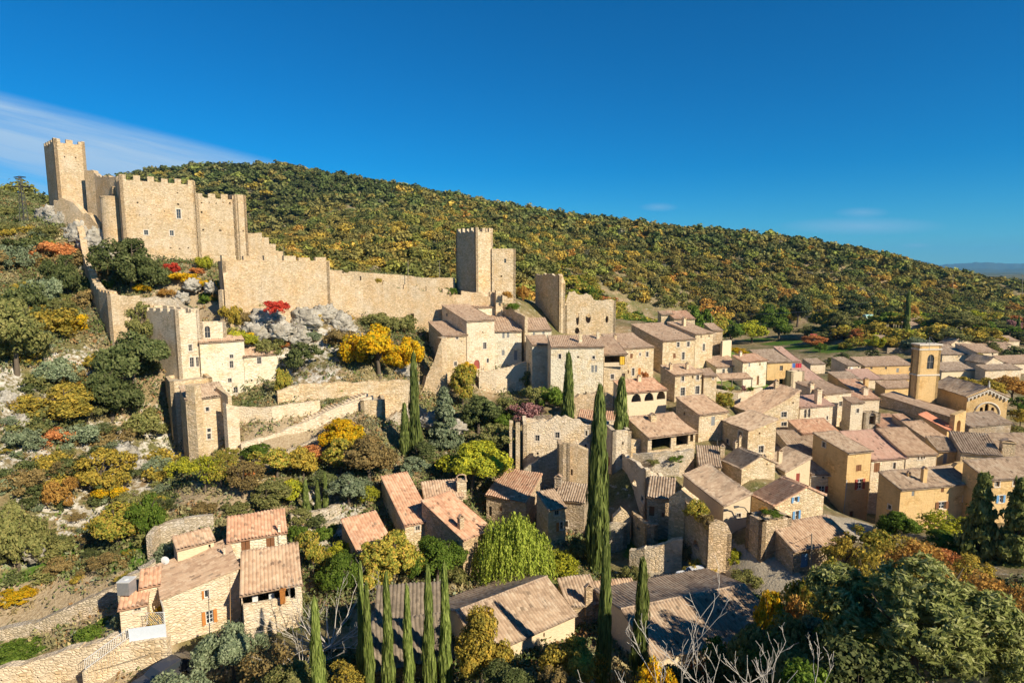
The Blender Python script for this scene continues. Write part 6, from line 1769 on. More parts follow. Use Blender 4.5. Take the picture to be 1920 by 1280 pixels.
T(520, 1310, 110, 110, 'brown', 'half bare brown tree at the bottom left of the cypresses', 'airy', d=41, trunkfrac=.2)
T(560, 1340, 110, 110, 'olive', 'dark olive tree at the bottom edge left of the cypresses', 'round_hi', d=38, trunkfrac=.2)
T(650, 1310, 90, 70, 'gold', 'small golden tree between the first cypresses', 'airy', d=38, trunkfrac=.2)
# ruins and street
for (px, pb, w, h, c, l) in [(1308, 1098, 66, 78, 'gold', 'golden bush at the foot of the crumbling tower'), (1290, 1050, 46, 50, 'brown', 'brown bush against the crumbling tower'), (1371, 1062, 34, 42, 'lime', 'bright yellow green bush by the parked cars'), (1225, 1022, 26, 22, 'green', 'green weeds in the ruin garden'), (1192, 1095, 50, 36, 'olive', 'weeds below the ruin garden wall'), (1232, 1000, 24, 30, 'lime', 'little fig tree in the ruin garden'), (1340, 1100, 60, 34, 'brown', 'brown bush row before the street'), (1400, 1092, 60, 26, 'olive', 'olive bush row before the street')]:
    bush(px, pb, w, h, c, l, 'bushes among the ruins')
def rooftop_bush(px, py, d, w, h, c, l):
    p = at(px, py, d)
    return plant('bush', c, p, w * d / FPX, h * d / FPX, l, 'bush', 'bush', 'plants growing on walls')
rooftop_bush(516, 588, 99.6, 44, 38, 'red', 'bright red bush under the main curtain wall')
rooftop_bush(1312, 972, 63.5, 52, 52, 'mixed', 'orange green plant spilling over the ruined wall top')
rooftop_bush(1325, 985, 62, 32, 34, 'brown', 'dry plant hanging at the tower ruin edge')
rooftop_bush(1450, 968, 61, 40, 16, 'green', 'green plants on the flat terrace block')
rooftop_bush(1435, 960, 62.5, 22, 14, 'orange', 'orange plant on the flat terrace block')
rooftop_bush(1352, 762, 104, 50, 44, 'mixed', 'leafy fig tree between the annex and the pergola wall')
rooftop_bush(925, 650, 109, 12, 22, 'lime', 'small creeper on the white house wall') if False else None
rooftop_bush(1208, 712, 108, 14, 24, 'rust', 'dry brown climber beside the orange door')
rooftop_bush(1262, 862, 79.5, 34, 14, 'green', 'green tufts on the terrace below the porch')
rooftop_bush(1225, 868, 79, 24, 12, 'olive', 'dry tufts on the terrace below the porch')
rooftop_bush(846, 553, 121, 22, 22, 'green', 'young tree behind the battlements left of the square tower')
rooftop_bush(650, 512, 116, 14, 12, 'olive', 'weeds in a gap of the battlements')
rooftop_bush(710, 530, 117, 14, 12, 'gold', 'orange weeds in the next gap of the battlements')
rooftop_bush(952, 560, 121, 20, 22, 'orange', 'orange bush at the foot of the tower annex')
rooftop_bush(965, 580, 121, 28, 18, 'green', 'green bush between the annex and the firewall')
rooftop_bush(980, 560, 135, 22, 36, 'orange', 'orange tree behind the firewall')
# --- right side gardens
T(1678, 1010, 88, 66, 'green', 'dark green bush tree before the ochre garden house', 'round_hi', trunkfrac=.05)
T(1760, 1010, 110, 62, 'lime', 'pale yellow leafed shrub against the ochre house', 'airy', trunkfrac=.1)
T(1826, 1100, 88, 210, 'fir', 'spiky fir tree before the ochre house at right', 'cone', name='fir_tree', group='firs at the right edge', d=54, trunkfrac=.03)
T(1898, 1110, 110, 210, 'fir', 'darker fir tree at the right edge of the photo', 'cone', name='fir_tree', group='firs at the right edge', d=52, trunkfrac=.03)
T(1770, 1080, 90, 80, 'green', 'green tree left of the spiky fir', 'round_hi', d=56, trunkfrac=.1)
for (px, w, c, l) in [(1795, 62, 'gold', 'first orange plane tree right of the church roof'), (1848, 60, 'gold', 'second orange plane tree beyond the church'), (1895, 64, 'orange', 'third orange plane tree at the right edge beyond the church'), (1752, 44, 'gold', 'small orange plane tree between tower and nave roof')]:
    T(px, 765, w, 62, c, l, 'round', 'plane_tree', group='orange plane trees behind the church', d=142, trunkfrac=.15)
# --- foreground, lower right: trees on the photographer's own slope
FGR = 'trees on the near slope'
for (px, pt, w, h, dd, c, kd, l) in [
    (1600, 1120, 170, 240, 30, 'green', 'round_hi', 'green tree left of the big pine'),
    (1600, 1190, 260, 240, 21, 'holm', 'round_hi', 'dark evergreen at the bottom below the pine'),
    (1480, 1130, 180, 220, 30, 'olive', 'round_hi', 'olive green tree beside the longest striped roof'),
    (1455, 1075, 90, 110, 36, 'yellow', 'round_hi', 'orange yellow tree above the longest striped roof end'),
    (1560, 1080, 120, 120, 34, 'gold', 'round_hi', 'golden tree left of the big pine top'),
    (1640, 1010, 130, 110, 44, 'gold', 'airy', 'orange twiggy tree below the street corner'),
    (1720, 1000, 130, 100, 46, 'orange', 'airy', 'orange twiggy tree under the ochre garden house'),
    (1850, 1065, 150, 90, 38, 'orange', 'airy', 'bright orange shrub row before the firs'),
    (1560, 1030, 90, 80, 45, 'mixed', 'round_hi', 'green yellow shrub beside the blue door house'),
    (1400, 1190, 150, 150, 32, 'holm', 'round_hi', 'dark green tree under the bare branches'),
    (1310, 1210, 120, 130, 34, 'rust', 'airy', 'rusty shrub under the bare branches'),
    (1260, 1235, 130, 130, 32, 'holm', 'round_hi', 'dark shrub at the bottom under the bare branches'),
    (1230, 1215, 80, 110, 30, 'yellow', 'airy', 'yellow leaved shrub low among the bare branches'),
    (1520, 1250, 200, 150, 18, 'green', 'round_hi', 'green shrub at the bottom edge right of the bare branches'),
    (1175, 1240, 90, 120, 33, 'brown', 'airy', 'brown shrub at the bottom beside the slim cypress'),
    (1590, 1000, 80, 60, 56, 'gold', 'airy', 'golden shrub at the street corner'),
    (1650, 990, 90, 60, 58, 'mixed', 'round', 'mixed shrub right of the street corner'),
    (1700, 1010, 110, 70, 52, 'gold', 'airy', 'golden twiggy shrub in the middle of the shrub belt'),
    (1765, 1025, 100, 70, 50, 'rust', 'airy', 'rusty twiggy shrub in the shrub belt'),
    (1640, 1045, 110, 80, 40, 'gold', 'airy', 'orange golden shrub above the big pine on the left'),
    (1550, 1060, 110, 80, 40, 'mixed', 'round', 'green and yellow shrub right of the street roof'),
    (1500, 1100, 110, 90, 36, 'orange', 'airy', 'orange yellow shrub at the end of the longest striped roof'),
    (1530, 1145, 130, 110, 31, 'sage', 'round_hi', 'grey green shrub left of the big pine'),
    (1450, 1170, 120, 110, 30, 'mixed', 'round_hi', 'green and golden shrub above the bare branches'),
    (1820, 1035, 80, 60, 47, 'gold', 'airy', 'small golden shrub before the first fir'),
    (1905, 1085, 90, 70, 36, 'orange', 'airy', 'orange shrub at the right edge before the second fir'),
    (1340, 1180, 90, 90, 35, 'green', 'round', 'green shrub in the shade of the longest striped roof')]:
    top = at(px, pt, dd)
    wd = w * dd / FPX; hh = h * dd / FPX
    gz = tz(top.x, top.y)
    hh = max(hh, min(top.z - gz, 16))
    base = (top.x, top.y, top.z - hh)
    plant(kd, c, base, wd, hh, l, 'pine_tree' if c == 'pine' else 'tree', 'tree', FGR, trunkfrac=.12)
# fine needle tufts on the big pine
def needle_pine(px, pt, w, h, dd, label, seed):
    top = at(px, pt, dd); wd = w * dd / FPX; hh = h * dd / FPX
    rg = np.random.default_rng(seed)
    V = crown(seed, 430, 80, .017, 'round', .10, 2.8, .9)
    mb = MB()
    V = V * np.array([wd / 2, wd / 2, hh / 2]) + np.array([top.x, top.y, top.z - hh])
    mb.quads(V)
    root = empty('pine_tree', (top.x, top.y, top.z - hh - 2), label, 'tree', FGR)
    mb.build('crown', leaf('pine'), root)
    t = trunk_mesh(seed, 1.0, .04, 9, .7, 3)
    o = MB()
    for v_, i_, l_, u_ in zip(t.V, t.I, t.L, t.U):
        o._add(v_ * np.array([wd / 2, wd / 2, hh * .5], np.float32) + np.array([top.x, top.y, top.z - hh - .5], np.float32), i_ - i_.min(), l_, u_)
    o.build('trunk', barkm, root)
needle_pine(1735, 1034, 350, 270, 26.5, 'fine needled pine with airy boughs in the lower right', 71)
needle_pine(1905, 1110, 210, 260, 25, 'fine needled pine boughs right of the airy pine', 72)
twigbark = plain('twig_bark', (.5, .45, .38), .9, .25, 30)
# bare grey branches
def bare(name, label, base, h, spread, seed, n=7, r=.05, cat='tree', group=None, depth=3, mat=None, zup=.8):
    rd = random.Random(seed)
    root = empty(name, base, label, cat, group)
    mb = MB()
    def grow(p, d, l, r_, k):
        pts = [p]; q = p.copy(); dd = d.copy()
        seg = 5
        for i in range(seg):
            dd = (dd + Vector((rd.uniform(-.22, .22), rd.uniform(-.22, .22), rd.uniform(-.12, .2)))).normalized()
            q = q + dd * (l / seg)
            pts.append(q.copy())
            if k > 0 and i > 0 and rd.random() < .7:
                e = (dd + Vector((rd.uniform(-.9, .9), rd.uniform(-.9, .9), rd.uniform(-.1, .7)))).normalized()
                grow(q.copy(), e, l * rd.uniform(.35, .6), r_ * .55, k - 1)
        mb.tube(pts, [max(r_ * (1 - .75 * i / seg), .006) for i in range(seg + 1)], 5 if k > 1 else 4, False)
    for i in range(n):
        a = 6.283 * i / n + rd.uniform(-.4, .4)
        d = Vector((math.cos(a) * spread, math.sin(a) * spread, zup * rd.uniform(.6, 1.3))).normalized()
        grow(Vector(base), d, h * rd.uniform(.7, 1.1), r, depth)
    mb.build('branches', mat or twigbark, root)
    return root
p = at(1390, 1390, 12.5)
bare('bare_tree', 'leafless pale grey tree with crooked branches at the bottom', p, 2.1, 1.5, 5, 7, .014, group='leafless trees', zup=1.0)
p = at(1540, 1380, 12)
bare('bare_tree', 'second leafless pale tree reaching right at the bottom', p, 1.8, 1.7, 11, 5, .013, group='leafless trees', zup=.8)
p = at(1255, 1380, 13)
bare('bare_tree', 'leafless thin pale tree left of the crooked one', p, 2.4, .8, 23, 3, .014, group='leafless trees', zup=1.2)
p = at(1460, 1390, 13.5)
bare('bare_tree', 'leafless pale tree in the middle of the branch tangle', p, 2.2, 1.4, 41, 6, .013, group='leafless trees', zup=.8)
p = at(618, 1215, 47)
bare('bare_shrub', 'bare grey round shrub above the leftmost cypress', p, 4.6, 1.0, 31, 14, .06, group='leafless trees', zup=.8)
p = at(565, 1260, 43)
bare('bare_shrub', 'bare pale shrub below the veranda house', p, 3.2, 1.0, 37, 9, .05, group='leafless trees', zup=.7)
# willow
def willow(px, ptop, pb, w, d, label):
    c = at(px, ptop, d); sc = d / FPX
    wd = w * sc / 2; zt = c.z; zb = at(px, pb, d).z
    rg = np.random.default_rng(4)
    root = empty('willow_tree', (c.x, c.y, zb), label, 'tree')
    Vs = []
    for k in range(520):
        a = rg.uniform(0, 6.283); r = rg.uniform(0, 1) ** .6
        dome = (zt - zb) * (.98 - .5 * r ** 2.2) + rg.normal(0, .25)
        x0, y0 = math.cos(a) * r * wd, math.sin(a) * r * wd * .8
        lump = .35 * math.sin(x0 * 1.9) + .3 * math.sin(y0 * 2.3 + 1)
        zs = zb + dome + lump
        ln = rg.uniform(.45, .95) * (zs - zb)
        m_ = int(ln / .11)
        if m_ < 4: continue
        t = np.linspace(0, 1, m_)
        C = np.stack([c.x + x0 * (1 + .12 * t) + rg.normal(0, .05, m_) + .1 * np.sin(t * 4 + k), c.y + y0 * (1 + .12 * t) + rg.normal(0, .05, m_), zs - ln * t], -1)
        N = np.tile(np.array([x0, y0, .4]) / (math.hypot(x0, y0) + .3), (m_, 1))
        Vs.append(leaf_quads(C, N, .085, rg, 2.0, 1.5, .7))
    mb = MB(); mb.quads(np.concatenate(Vs))
    mb.build('crown', leaf('willow'), root)
    o = MB(); o.tube([(c.x, c.y, zb - 2), (c.x, c.y, zb + (zt - zb) * .7)], [.4, .2], 8)
    o.build('trunk', barkm, root)
willow(962, 972, 1092, 164, 61, 'weeping willow with hanging yellow green strands beside the farmhouse')
# --- low scrub and dry grass on the slopes
def ground_cover():
    rg = np.random.default_rng(77)
    N = 95000
    X = rg.uniform(-125, 95, N); Y = rg.uniform(28, 150, N)
    Z = gzv(X, Y)
    zc = Y * CP - Z * SP; yc = Y * SP + Z * CP
    px = 960 + FPX * X / zc; py = 640 - FPX * yc / zc
    ok = (px > -40) & (px < 1960) & (py < 1330) & (zc > 5)
    ok &= ~((px > 1130) & (py < 1090) & (py > 500)) 
    ok &= ~((px > 960) & (py < 900))
    ok &= ~((px < 220) & (py > 1215))
    for (x, y, r, k) in PAINT:
        d = np.hypot(X - x, Y - y)
        if k in (2,): ok &= d > r * 1.3
        if k == 1: ok &= (d > r * 1.1) | (rg.random(N) < .35)
        if k == 3: ok &= (d > r * 1.1) | (rg.random(N) < .4)
    patch = np.array([noise.noise(Vector((x * .11, y * .11, 4))) + .5 * noise.noise(Vector((x * .4, y * .4, 8))) for x, y in zip(X, Y)])
    ok &= patch > -.38 + rg.uniform(-.15, .15, N)
    X, Y, Z, patch = X[ok], Y[ok], Z[ok], patch[ok]
    n = len(X)
    tone = np.array([noise.noise(Vector((x * .07, y * .07, 14))) + .6 * noise.noise(Vector((x * .3, y * .3, 18))) for x, y in zip(X, Y)])
    pal = np.array([(.1, .12, .04), (.16, .17, .07), (.24, .21, .1), (.34, .27, .13), (.44, .36, .2), (.2, .22, .13), (.3, .17, .07), (.12, .16, .04)])
    pr = np.clip((tone + .6) / 1.3, 0, .999)
    idx = np.where(rg.random(n) < .75, (4 - pr * 4.6).clip(0, 4).astype(int), rg.integers(5, 8, n))
    hgt = rg.uniform(.16, .55, n) * np.where(idx < 2, 1.5, 1) * (1 + patch.clip(0, 1))
    K = 12
    d = rg.normal(0, 1, (n, K, 3)); d[..., 2] = np.abs(d[..., 2]) * .9
    d /= np.linalg.norm(d, axis=2)[..., None]
    w = hgt * rg.uniform(1.0, 2.0, n)
    C = np.stack([X[:, None] + d[..., 0] * w[:, None], Y[:, None] + d[..., 1] * w[:, None], Z[:, None] + d[..., 2] * hgt[:, None] * 1.2 - .03], -1).reshape(-1, 3)
    V = leaf_quads(C, d.reshape(-1, 3), .13, rg, 1.5, .4, .7)
    mb = MB(); mb.quads(V)
    m = newmat('scrub_leaves'); b = NB(m)
    a = b.n('ShaderNodeAttribute', attribute_name='leafcol').outputs['Color']
    dd = b.n('ShaderNodeBsdfDiffuse'); b.put(dd.inputs[0], a)
    o_ = b.n('ShaderNodeOutputMaterial'); b.t.links.new(dd.outputs[0], o_.inputs[0])
    o = mb.build('scrub_ground_cover', m, None)
    col = pal[idx][:, None, :] * rg.uniform(.7, 1.35, (n, K, 1))
    col = np.concatenate([col, np.ones((n, K, 1))], -1).reshape(-1, 4).repeat(4, 0).astype(np.float32)
    at_ = o.data.attributes.new('leafcol', 'FLOAT_COLOR', 'POINT'); at_.data.foreach_set('color', col.ravel())
    tag(o, kind='stuff')
ground_cover()
# --- woods on the far hill
FOR = [('holm', (.055, .07, .028)), ('green', (.09, .115, .035)), ('olive', (.145, .14, .05)), ('ochre', (.22, .175, .05)), ('gold', (.4, .28, .05)), ('orange', (.42, .22, .05)), ('lime', (.22, .23, .05)), ('grey', (.19, .17, .12)), ('red', (.27, .1, .06))]
def forest_col(px, py, rgen):
    """autumn colours: evergreens towards the upper ridge and the left, gold in the middle"""
    r = rgen.random()
    n_ = noise.noise(Vector((px * .008, py * .016, 2))) + .5 * noise.noise(Vector((px * .03, py * .05, 7)))
    ridge_y = 305 + max(0, px - 450) * .16 if px < 1100 else 410 + (px - 1100) * .12
    up = (py - ridge_y) / 150.0
    g = up * 1.0 + n_ * .9 + (px - 500) / 1400.0 + .06
    if px > 1500: g -= (px - 1500) / 500
    if g < .12: opts = [(0, .62), (1, .26), (2, .1), (7, .02)]
    elif g < .42: opts = [(0, .3), (1, .26), (2, .24), (3, .12), (6, .05), (7, .03)]
    elif g < .8: opts = [(0, .13), (1, .17), (2, .27), (3, .22), (4, .05), (6, .11), (5, .01), (7, .04)]
    else: opts = [(0, .1), (1, .14), (2, .15), (3, .27), (4, .14), (6, .13), (5, .05), (7, .02)]
    for i, p_ in opts:
        r -= p_
        if r <= 0: return FOR[i]
    return FOR[1]
def forest():
    rgen = random.Random(5)
    lo = [crown(300 + i, 34, 18, .105, 'round', .3, 1.1, .8) for i in range(6)]
    vlo = [crown(320 + i, 15, 10, .22, 'round', .4, 1.1, .8) for i in range(6)]
    X = []; Y = []
    y = 175.0
    while y < 680:
        step = 4.9 + (y - 175) * .003
        x = -y * .95
        while x < y * 1.5:
            X.append(x + rgen.uniform(-.45, .45) * step); Y.append(y + rgen.uniform(-.45, .45) * step)
            x += step
        y += step * .9
    X = np.array(X); Y = np.array(Y)
    Z = base_z(X, Y)
    # visibility: drop what lies behind nearer ground
    Vall = []; Call = []; n_ = 0
    near = []
    for x, y_, z in zip(X, Y, Z):
        px, py = proj((x, y_, z + 4))
        if px < -400 or px > 2700: continue
        if y_ < 235 and x > -20 and z < -24 and px > 1040: continue      # open village plain
        if px > 1120 and y_ < (172 if px < 1345 else 288) - max(0, px - 1380) * .02: 
            if not (px > 1560 and rgen.random() < .25 and y_ > 235): continue
        if px > 1250 and px < 1560 and py > 622: continue
        if z < -36.5 and rgen.random() < .25 and px > 1500: continue
        # quick sight test against the bare ground
        t = np.linspace(.35, .97, 24)
        if (base_z(x * t, y_ * t) > (z + 7) * t).any(): continue
        nm, c = forest_col(px, py, rgen)
        s = rgen.uniform(.62, 1.5) * (4.1 if nm != 'grey' else 3.0)
        if nm == 'holm': s *= .9
        h = s * rgen.uniform(1.3, 1.9)
        if y_ < 345 and 1040 < px < 1960:
            s *= 1.15
            near.append((y_, x, z, s, h, nm)); continue
        V = (lo if y_ < 430 else vlo)[rgen.randrange(6)]
        a = rgen.uniform(0, 6.28); ca, sa = math.cos(a), math.sin(a)
        W_ = V.reshape(-1, 3)
        P = np.stack([(W_[:, 0] * ca - W_[:, 1] * sa) * s + x, (W_[:, 0] * sa + W_[:, 1] * ca) * s + y_, W_[:, 2] * h / 2 + z - .3], -1)
        Vall.append(P.astype(np.float32))
        k = rgen.uniform(.75, 1.3)
        gw = min(1.0, max(0.0, (py - 330 - max(0, px - 450) * .13) / 130.0)); av = (.11 + .13 * gw, .115 + .07 * gw, .04)
        c = [c[q] * .75 + av[q] * .25 for q in range(3)]
        cc = np.array([c[0] * k * rgen.uniform(.93, 1.07), c[1] * k, c[2] * k, 1], np.float32)
        jj = rng.uniform(.7, 1.35, (len(P) // 4, 1)).repeat(4, 0)
        cl = np.tile(cc, (len(P), 1)); cl[:, :3] *= jj
        Call.append(cl)
    P = np.concatenate(Vall); Cc = np.concatenate(Call)
    n = len(P) // 4
    me = bpy.data.meshes.new('woodland')
    me.vertices.add(n * 4); me.vertices.foreach_set('co', P.ravel())
    me.loops.add(n * 4); me.loops.foreach_set('vertex_index', np.arange(n * 4, dtype=np.int32))
    me.polygons.add(n); me.polygons.foreach_set('loop_start', np.arange(0, n * 4, 4, dtype=np.int32)); me.polygons.foreach_set('loop_total', np.full(n, 4, np.int32))
    me.update(calc_edges=False)
    at_ = me.attributes.new('leafcol', 'FLOAT_COLOR', 'POINT'); Cc[:, :3] *= 1.3; at_.data.foreach_set('color', Cc.ravel())
    m = newmat('woodland_leaves'); b = NB(m)
    a = b.n('ShaderNodeAttribute', attribute_name='leafcol').outputs['Color']
    d = b.n('ShaderNodeBsdfDiffuse'); b.put(d.inputs[0], a)
    t = b.n('ShaderNodeBsdfTranslucent'); b.put(t.inputs[0], a)
    mx = b.n('ShaderNodeMixShader', {0: .2}); b.t.links.new(d.outputs[0], mx.inputs[1]); b.t.links.new(t.outputs[0], mx.inputs[2])
    o_ = b.n('ShaderNodeOutputMaterial'); b.t.links.new(mx.outputs[0], o_.inputs[0])
    me.materials.append(m)
    o = bpy.data.objects.new('woodland', me); scene.collection.objects.link(o)
    tag(o, kind='stuff')
    near.sort()
    names = {'holm': 'dark evergreen', 'green': 'green', 'olive': 'olive green', 'ochre': 'ochre brown', 'gold': 'golden', 'orange': 'orange', 'lime': 'yellow green', 'grey': 'grey half bare', 'red': 'red'}
    mats = {'holm': 'holm', 'green': 'green', 'olive': 'olive', 'ochre': 'mixed', 'gold': 'gold', 'orange': 'rust', 'lime': 'lime', 'grey': 'brown', 'red': 'red'}
    print('forest', len(Vall), 'near', len(near), 'quads', n)
    for (y_, x, z, s, h, nm) in near[:300]:
        plant('round_lo', mats[nm], (x, y_, z - .2), s * 2, h, names[nm] + ' tree at the edge of the wood beyond the field', 'woodland_tree', 'tree', 'trees at the wood edge: ' + names[nm], trunkfrac=.12)
    return near[300:]
forest()
for k in range(26):
    px = random.uniform(975, 1150); py = random.uniform(560, 618)
    g0 = at(px, py, random.uniform(140, 178)); zz = tz(g0.x, g0.y)
    c, l = random.choice([('olive', 'olive green'), ('green', 'green'), ('gold', 'golden'), ('mixed', 'yellow green'), ('rust', 'russet')])
    hh = random.uniform(3, 5.5)
    plant('round_lo', c, (g0.x, g0.y, zz - .4), hh * random.uniform(1, 1.3), hh, 'small ' + l + ' tree on the slope behind the ruined tower', 'slope_tree', 'tree', 'small trees behind the ruined tower: ' + l, trunkfrac=-.05)
for (px, py, dd, hh, c, l) in [(1905, 800, 112, 4, 'olive', 'olive tree right of the church front'), (1915, 775, 122, 4.5, 'gold', 'golden tree at the right edge beside the church'), (1912, 745, 132, 4.5, 'green', 'green tree at the right edge behind the church')]:
    g0 = at(px, py, dd); plant('round_lo', c, (g0.x, g0.y, tz(g0.x, g0.y) - .3), hh, hh, l, 'garden_tree', 'tree', 'trees beside the church', trunkfrac=.1)
# trees of the gardens beyond the village
RG = 'garden trees beyond the village'
for (px, pb, w, h, c, l, dd, kd) in [
    (1370, 640, 60, 44, 'green', 'green tree at the left corner of the field', 292, 'round'), (1410, 634, 60, 40, 'lime', 'bright yellow green tree behind the field', 300, 'round'), (1460, 632, 60, 40, 'green', 'second green tree behind the field', 302, 'round'), (1340, 622, 60, 40, 'mixed', 'yellow flecked tree above the village edge house', 240, 'round'), (1300, 600, 60, 40, 'green', 'green tree above the topmost outbuilding', 230, 'round'), (1210, 604, 60, 34, 'green', 'green hedge tree right of the roofless hall', 190, 'bush'), (1180, 604, 50, 34, 'green', 'green bush touching the roofless hall', 180, 'bush'), (1545, 655, 50, 36, 'olive', 'olive tree between russet and orange ones', 270, 'round'),
    (1780, 668, 96, 84, 'olive', 'broad evergreen right of the dark far cypress', 255, 'round'), (1745, 655, 56, 50, 'holm', 'dark tree between the modern house and the broad evergreen', 262, 'round'), (1640, 664, 30, 40, 'lime', 'little yellow green tree beside the goal field', 232, 'round'),
    (1606, 662, 42, 48, 'rust', 'russet round tree beyond the goal', 250, 'round'), (1519, 672, 42, 42, 'rust', 'orange green round tree at the left of the goal', 262, 'round'), (1675, 655, 50, 30, 'gold', 'small golden tree by the dark garden wall', 235, 'round'), (1712, 664, 60, 34, 'sage', 'grey green tree above the bell tower', 225, 'round'),
    (1575, 640, 60, 60, 'olive', 'olive oak behind the goal field', 285, 'round'), (1545, 630, 60, 60, 'mixed', 'oak with yellow leaves behind the goal field', 300, 'round'), (1820, 665, 70, 40, 'olive', 'low olive tree row above the far roofs', 236, 'round'), (1855, 640, 60, 36, 'holm', 'dark tree before the white bungalow', 262, 'round'),
    (1892, 630, 40, 34, 'plum', 'dark purple tree before the white bungalow', 268, 'round'), (1710, 598, 26, 28, 'orange', 'bright orange tree above the modern house', 285, 'round'), (1405, 678, 40, 26, 'lime', 'yellow green shrubs behind the striped house', 145, 'bush'), (1380, 672, 44, 26, 'yellow', 'yellow garden shrubs at the village edge', 142, 'bush'),
    (1600, 608, 70, 60, 'holm', 'dark oak left of the greenhouse', 330, 'round'), (1670, 620, 50, 50, 'holm', 'dark round tree below the greenhouse', 300, 'round'), (1440, 612, 60, 50, 'green', 'green oak at the left end of the field', 330, 'round'), (1495, 606, 60, 60, 'holm', 'dark oak at the back of the field', 335, 'round')]:
    T(px, pb, w, h, c, l, kd, group=RG, d=dd, trunkfrac=.1)
for k in range(34):
    px = random.uniform(1540, 1930); dd = random.uniform(165, 300)
    g0 = at(px, 600, dd); zz = tz(g0.x, g0.y)
    c, l = random.choice([('olive', 'olive green'), ('green', 'green'), ('holm', 'dark'), ('mixed', 'yellow green'), ('gold', 'golden')])
    hh = random.uniform(3.5, 6.5)
    plant('round_lo', c, (g0.x, g0.y, zz - .3), hh * random.uniform(.8, 1.1), hh, 'small ' + l + ' garden tree among the houses on the plain', 'garden_tree', 'tree', 'small garden trees on the plain: ' + l, trunkfrac=.1)
cyp(1697, 642, 13, 90, 'dark lone cypress beside the modern house', d=262, group='far cypresses', lo=True)
cyp(1698, 582, 13, 30, 'cypress tip behind the modern house', d=275, group='far cypresses', lo=True) if False else None
cyp(1907, 634, 9, 38, 'small cypress at the right edge before the bungalow', d=262, group='far cypresses', lo=True)
cyp(1638, 618, 8, 36, 'thin cypress under the greenhouse', d=290, group='far cypresses', lo=True)
# ------------------------------------------------------------------ small things
iron = plain('iron', (.06, .06, .06), .4)
steel = plain('galvanised_steel', (.42, .43, .44), .45, .1, 5, .6)
whitep = plain('white_paint', (.78, .78, .76), .5, .05)
def pylon(px, ptop, pb, d):
    t = at(px, ptop, d); b0 = at(px, pb, d)
    root = empty('power_pylon', b0, 'dark lattice power pylon on the left crest under the cloud', 'pylon')
    mb = MB()
    H_ = t.z - b0.z
    w0, w1 = 1.1, .28
    def c(k, sx, sy):
        w = w0 + (w1 - w0) * k
        return b0 + Vector((sx * w / 2, sy * w / 2, H_ * k - (1.5 if k == 0 else 0)))
    for sx in (-1, 1):
        for sy in (-1, 1):
            mb.tube([c(0, sx, sy), c(1, sx, sy)], .06, 4)
    n = 9
    for i in range(n):
        a, b_ = i / n, (i + 1) / n
        for s in (-1, 1):
            mb.tube([c(a, -1, s), c(b_, 1, s)], .035, 3); mb.tube([c(a, 1, s), c(b_, -1, s)], .035, 3)
            mb.tube([c(a, s, -1), c(b_, s, 1)], .035, 3)
    mb.build('tower', iron, root)
    ar = MB()
    for k, wd in ((.74, 2.6), (.96, 1.2)):
        p = b0 + Vector((0, 0, H_ * k))
        ar.tube([p - Vector((wd, 0, -.1)), p + Vector((0, 0, .25)), p + Vector((wd, 0, .1))], .07, 4)
        ar.tube([p - Vector((wd, 0, -.05)), p + Vector((wd, 0, .05))], .06, 4)
    ar.build('crossarm', iron, root)
pylon(45, 330, 412, 119)
def pole(px, ptop, pb, d, label, r=.08, group='poles', arm=False, mat=None):
    t = at(px, ptop, d); b0 = at(px, pb, d)
    root = empty('utility_pole', b0, label, 'pole', group)
    mb = MB(); mb.tube([b0 - Vector((0, 0, 1)), t], [r, r * .7], 6); mb.build('shaft', mat or plain('weathered_wood', (.3, .25, .19), .9), root)
    if arm:
        a = MB(); a.tube([t - Vector((.5, 0, .2)), t + Vector((.5, 0, -.2))], .04, 4)
        for s in (-.45, 0, .45): a.tube([t + Vector((s, 0, -.2)), t + Vector((s, 0, 0))], .05, 5)
        a.build('crossarm', iron, root)
    return t
pole(1522, 1000, 1068, 57.5, 'wooden pole before the low wide roof by the street')
pole(1217, 1035, 1115, 62, 'thin pole with wires below the ruin garden wall', .04)
pole(431, 1080, 1160, 47.6, 'thin rusty pole leaning on the sunlit house front', .04, mat=plain('rusty_iron', (.35, .2, .09), .8))
pole(765, 488, 520, 126, 'mast rising behind the curtain wall', .07)
pole(824, 488, 520, 129, 'small aerial mast left of the square tower', .06, arm=True)
pole(532, 462, 492, 116, 'short post on the broken wall right of the castle', .05)
pole(1334, 590, 616, 150, 'pole behind the village edge houses', .06)
pole(1787, 515, 548, 330, 'pole on the wooded slope at right', .12, arm=True)
pole(1917, 515, 550, 330, 'pole at the right edge above the wood', .14, arm=True)
pole(1345, 822, 840, 84, 'tv aerial on the low brown roof', .03, arm=True, mat=steel)
pole(1743, 632, 648, 114, 'thin lightning rod on the bell tower', .04, mat=steel)
def wire(name, label, pts, r=.02):
    P = []
    for (a, b_) in zip(pts, pts[1:]):
        A, B_ = at(*a), at(*b_)
        for i in range(12):
            t = i / 11
            P.append(A.lerp(B_, t) - Vector((0, 0, 4 * t * (1 - t) * (B_ - A).length * .025)))
    mb = MB(); mb.tube(P, r, 3); o = mb.build(name, iron, None)
    tag(o, label, 'wire', 'overhead wires')
wire('overhead_wire', 'overhead wire crossing the wood at right', [(1370, 590, 200), (1787, 517, 330), (1917, 515, 330)], .05)
wire('overhead_wire', 'overhead wire from the pole to the terrace block', [(1522, 1002, 57.5), (1390, 1055, 62)], .02)
wire('overhead_wire', 'overhead wires below the bottom left house', [(150, 1262, 46), (280, 1225, 46.5), (450, 1205, 46.5)], .02)
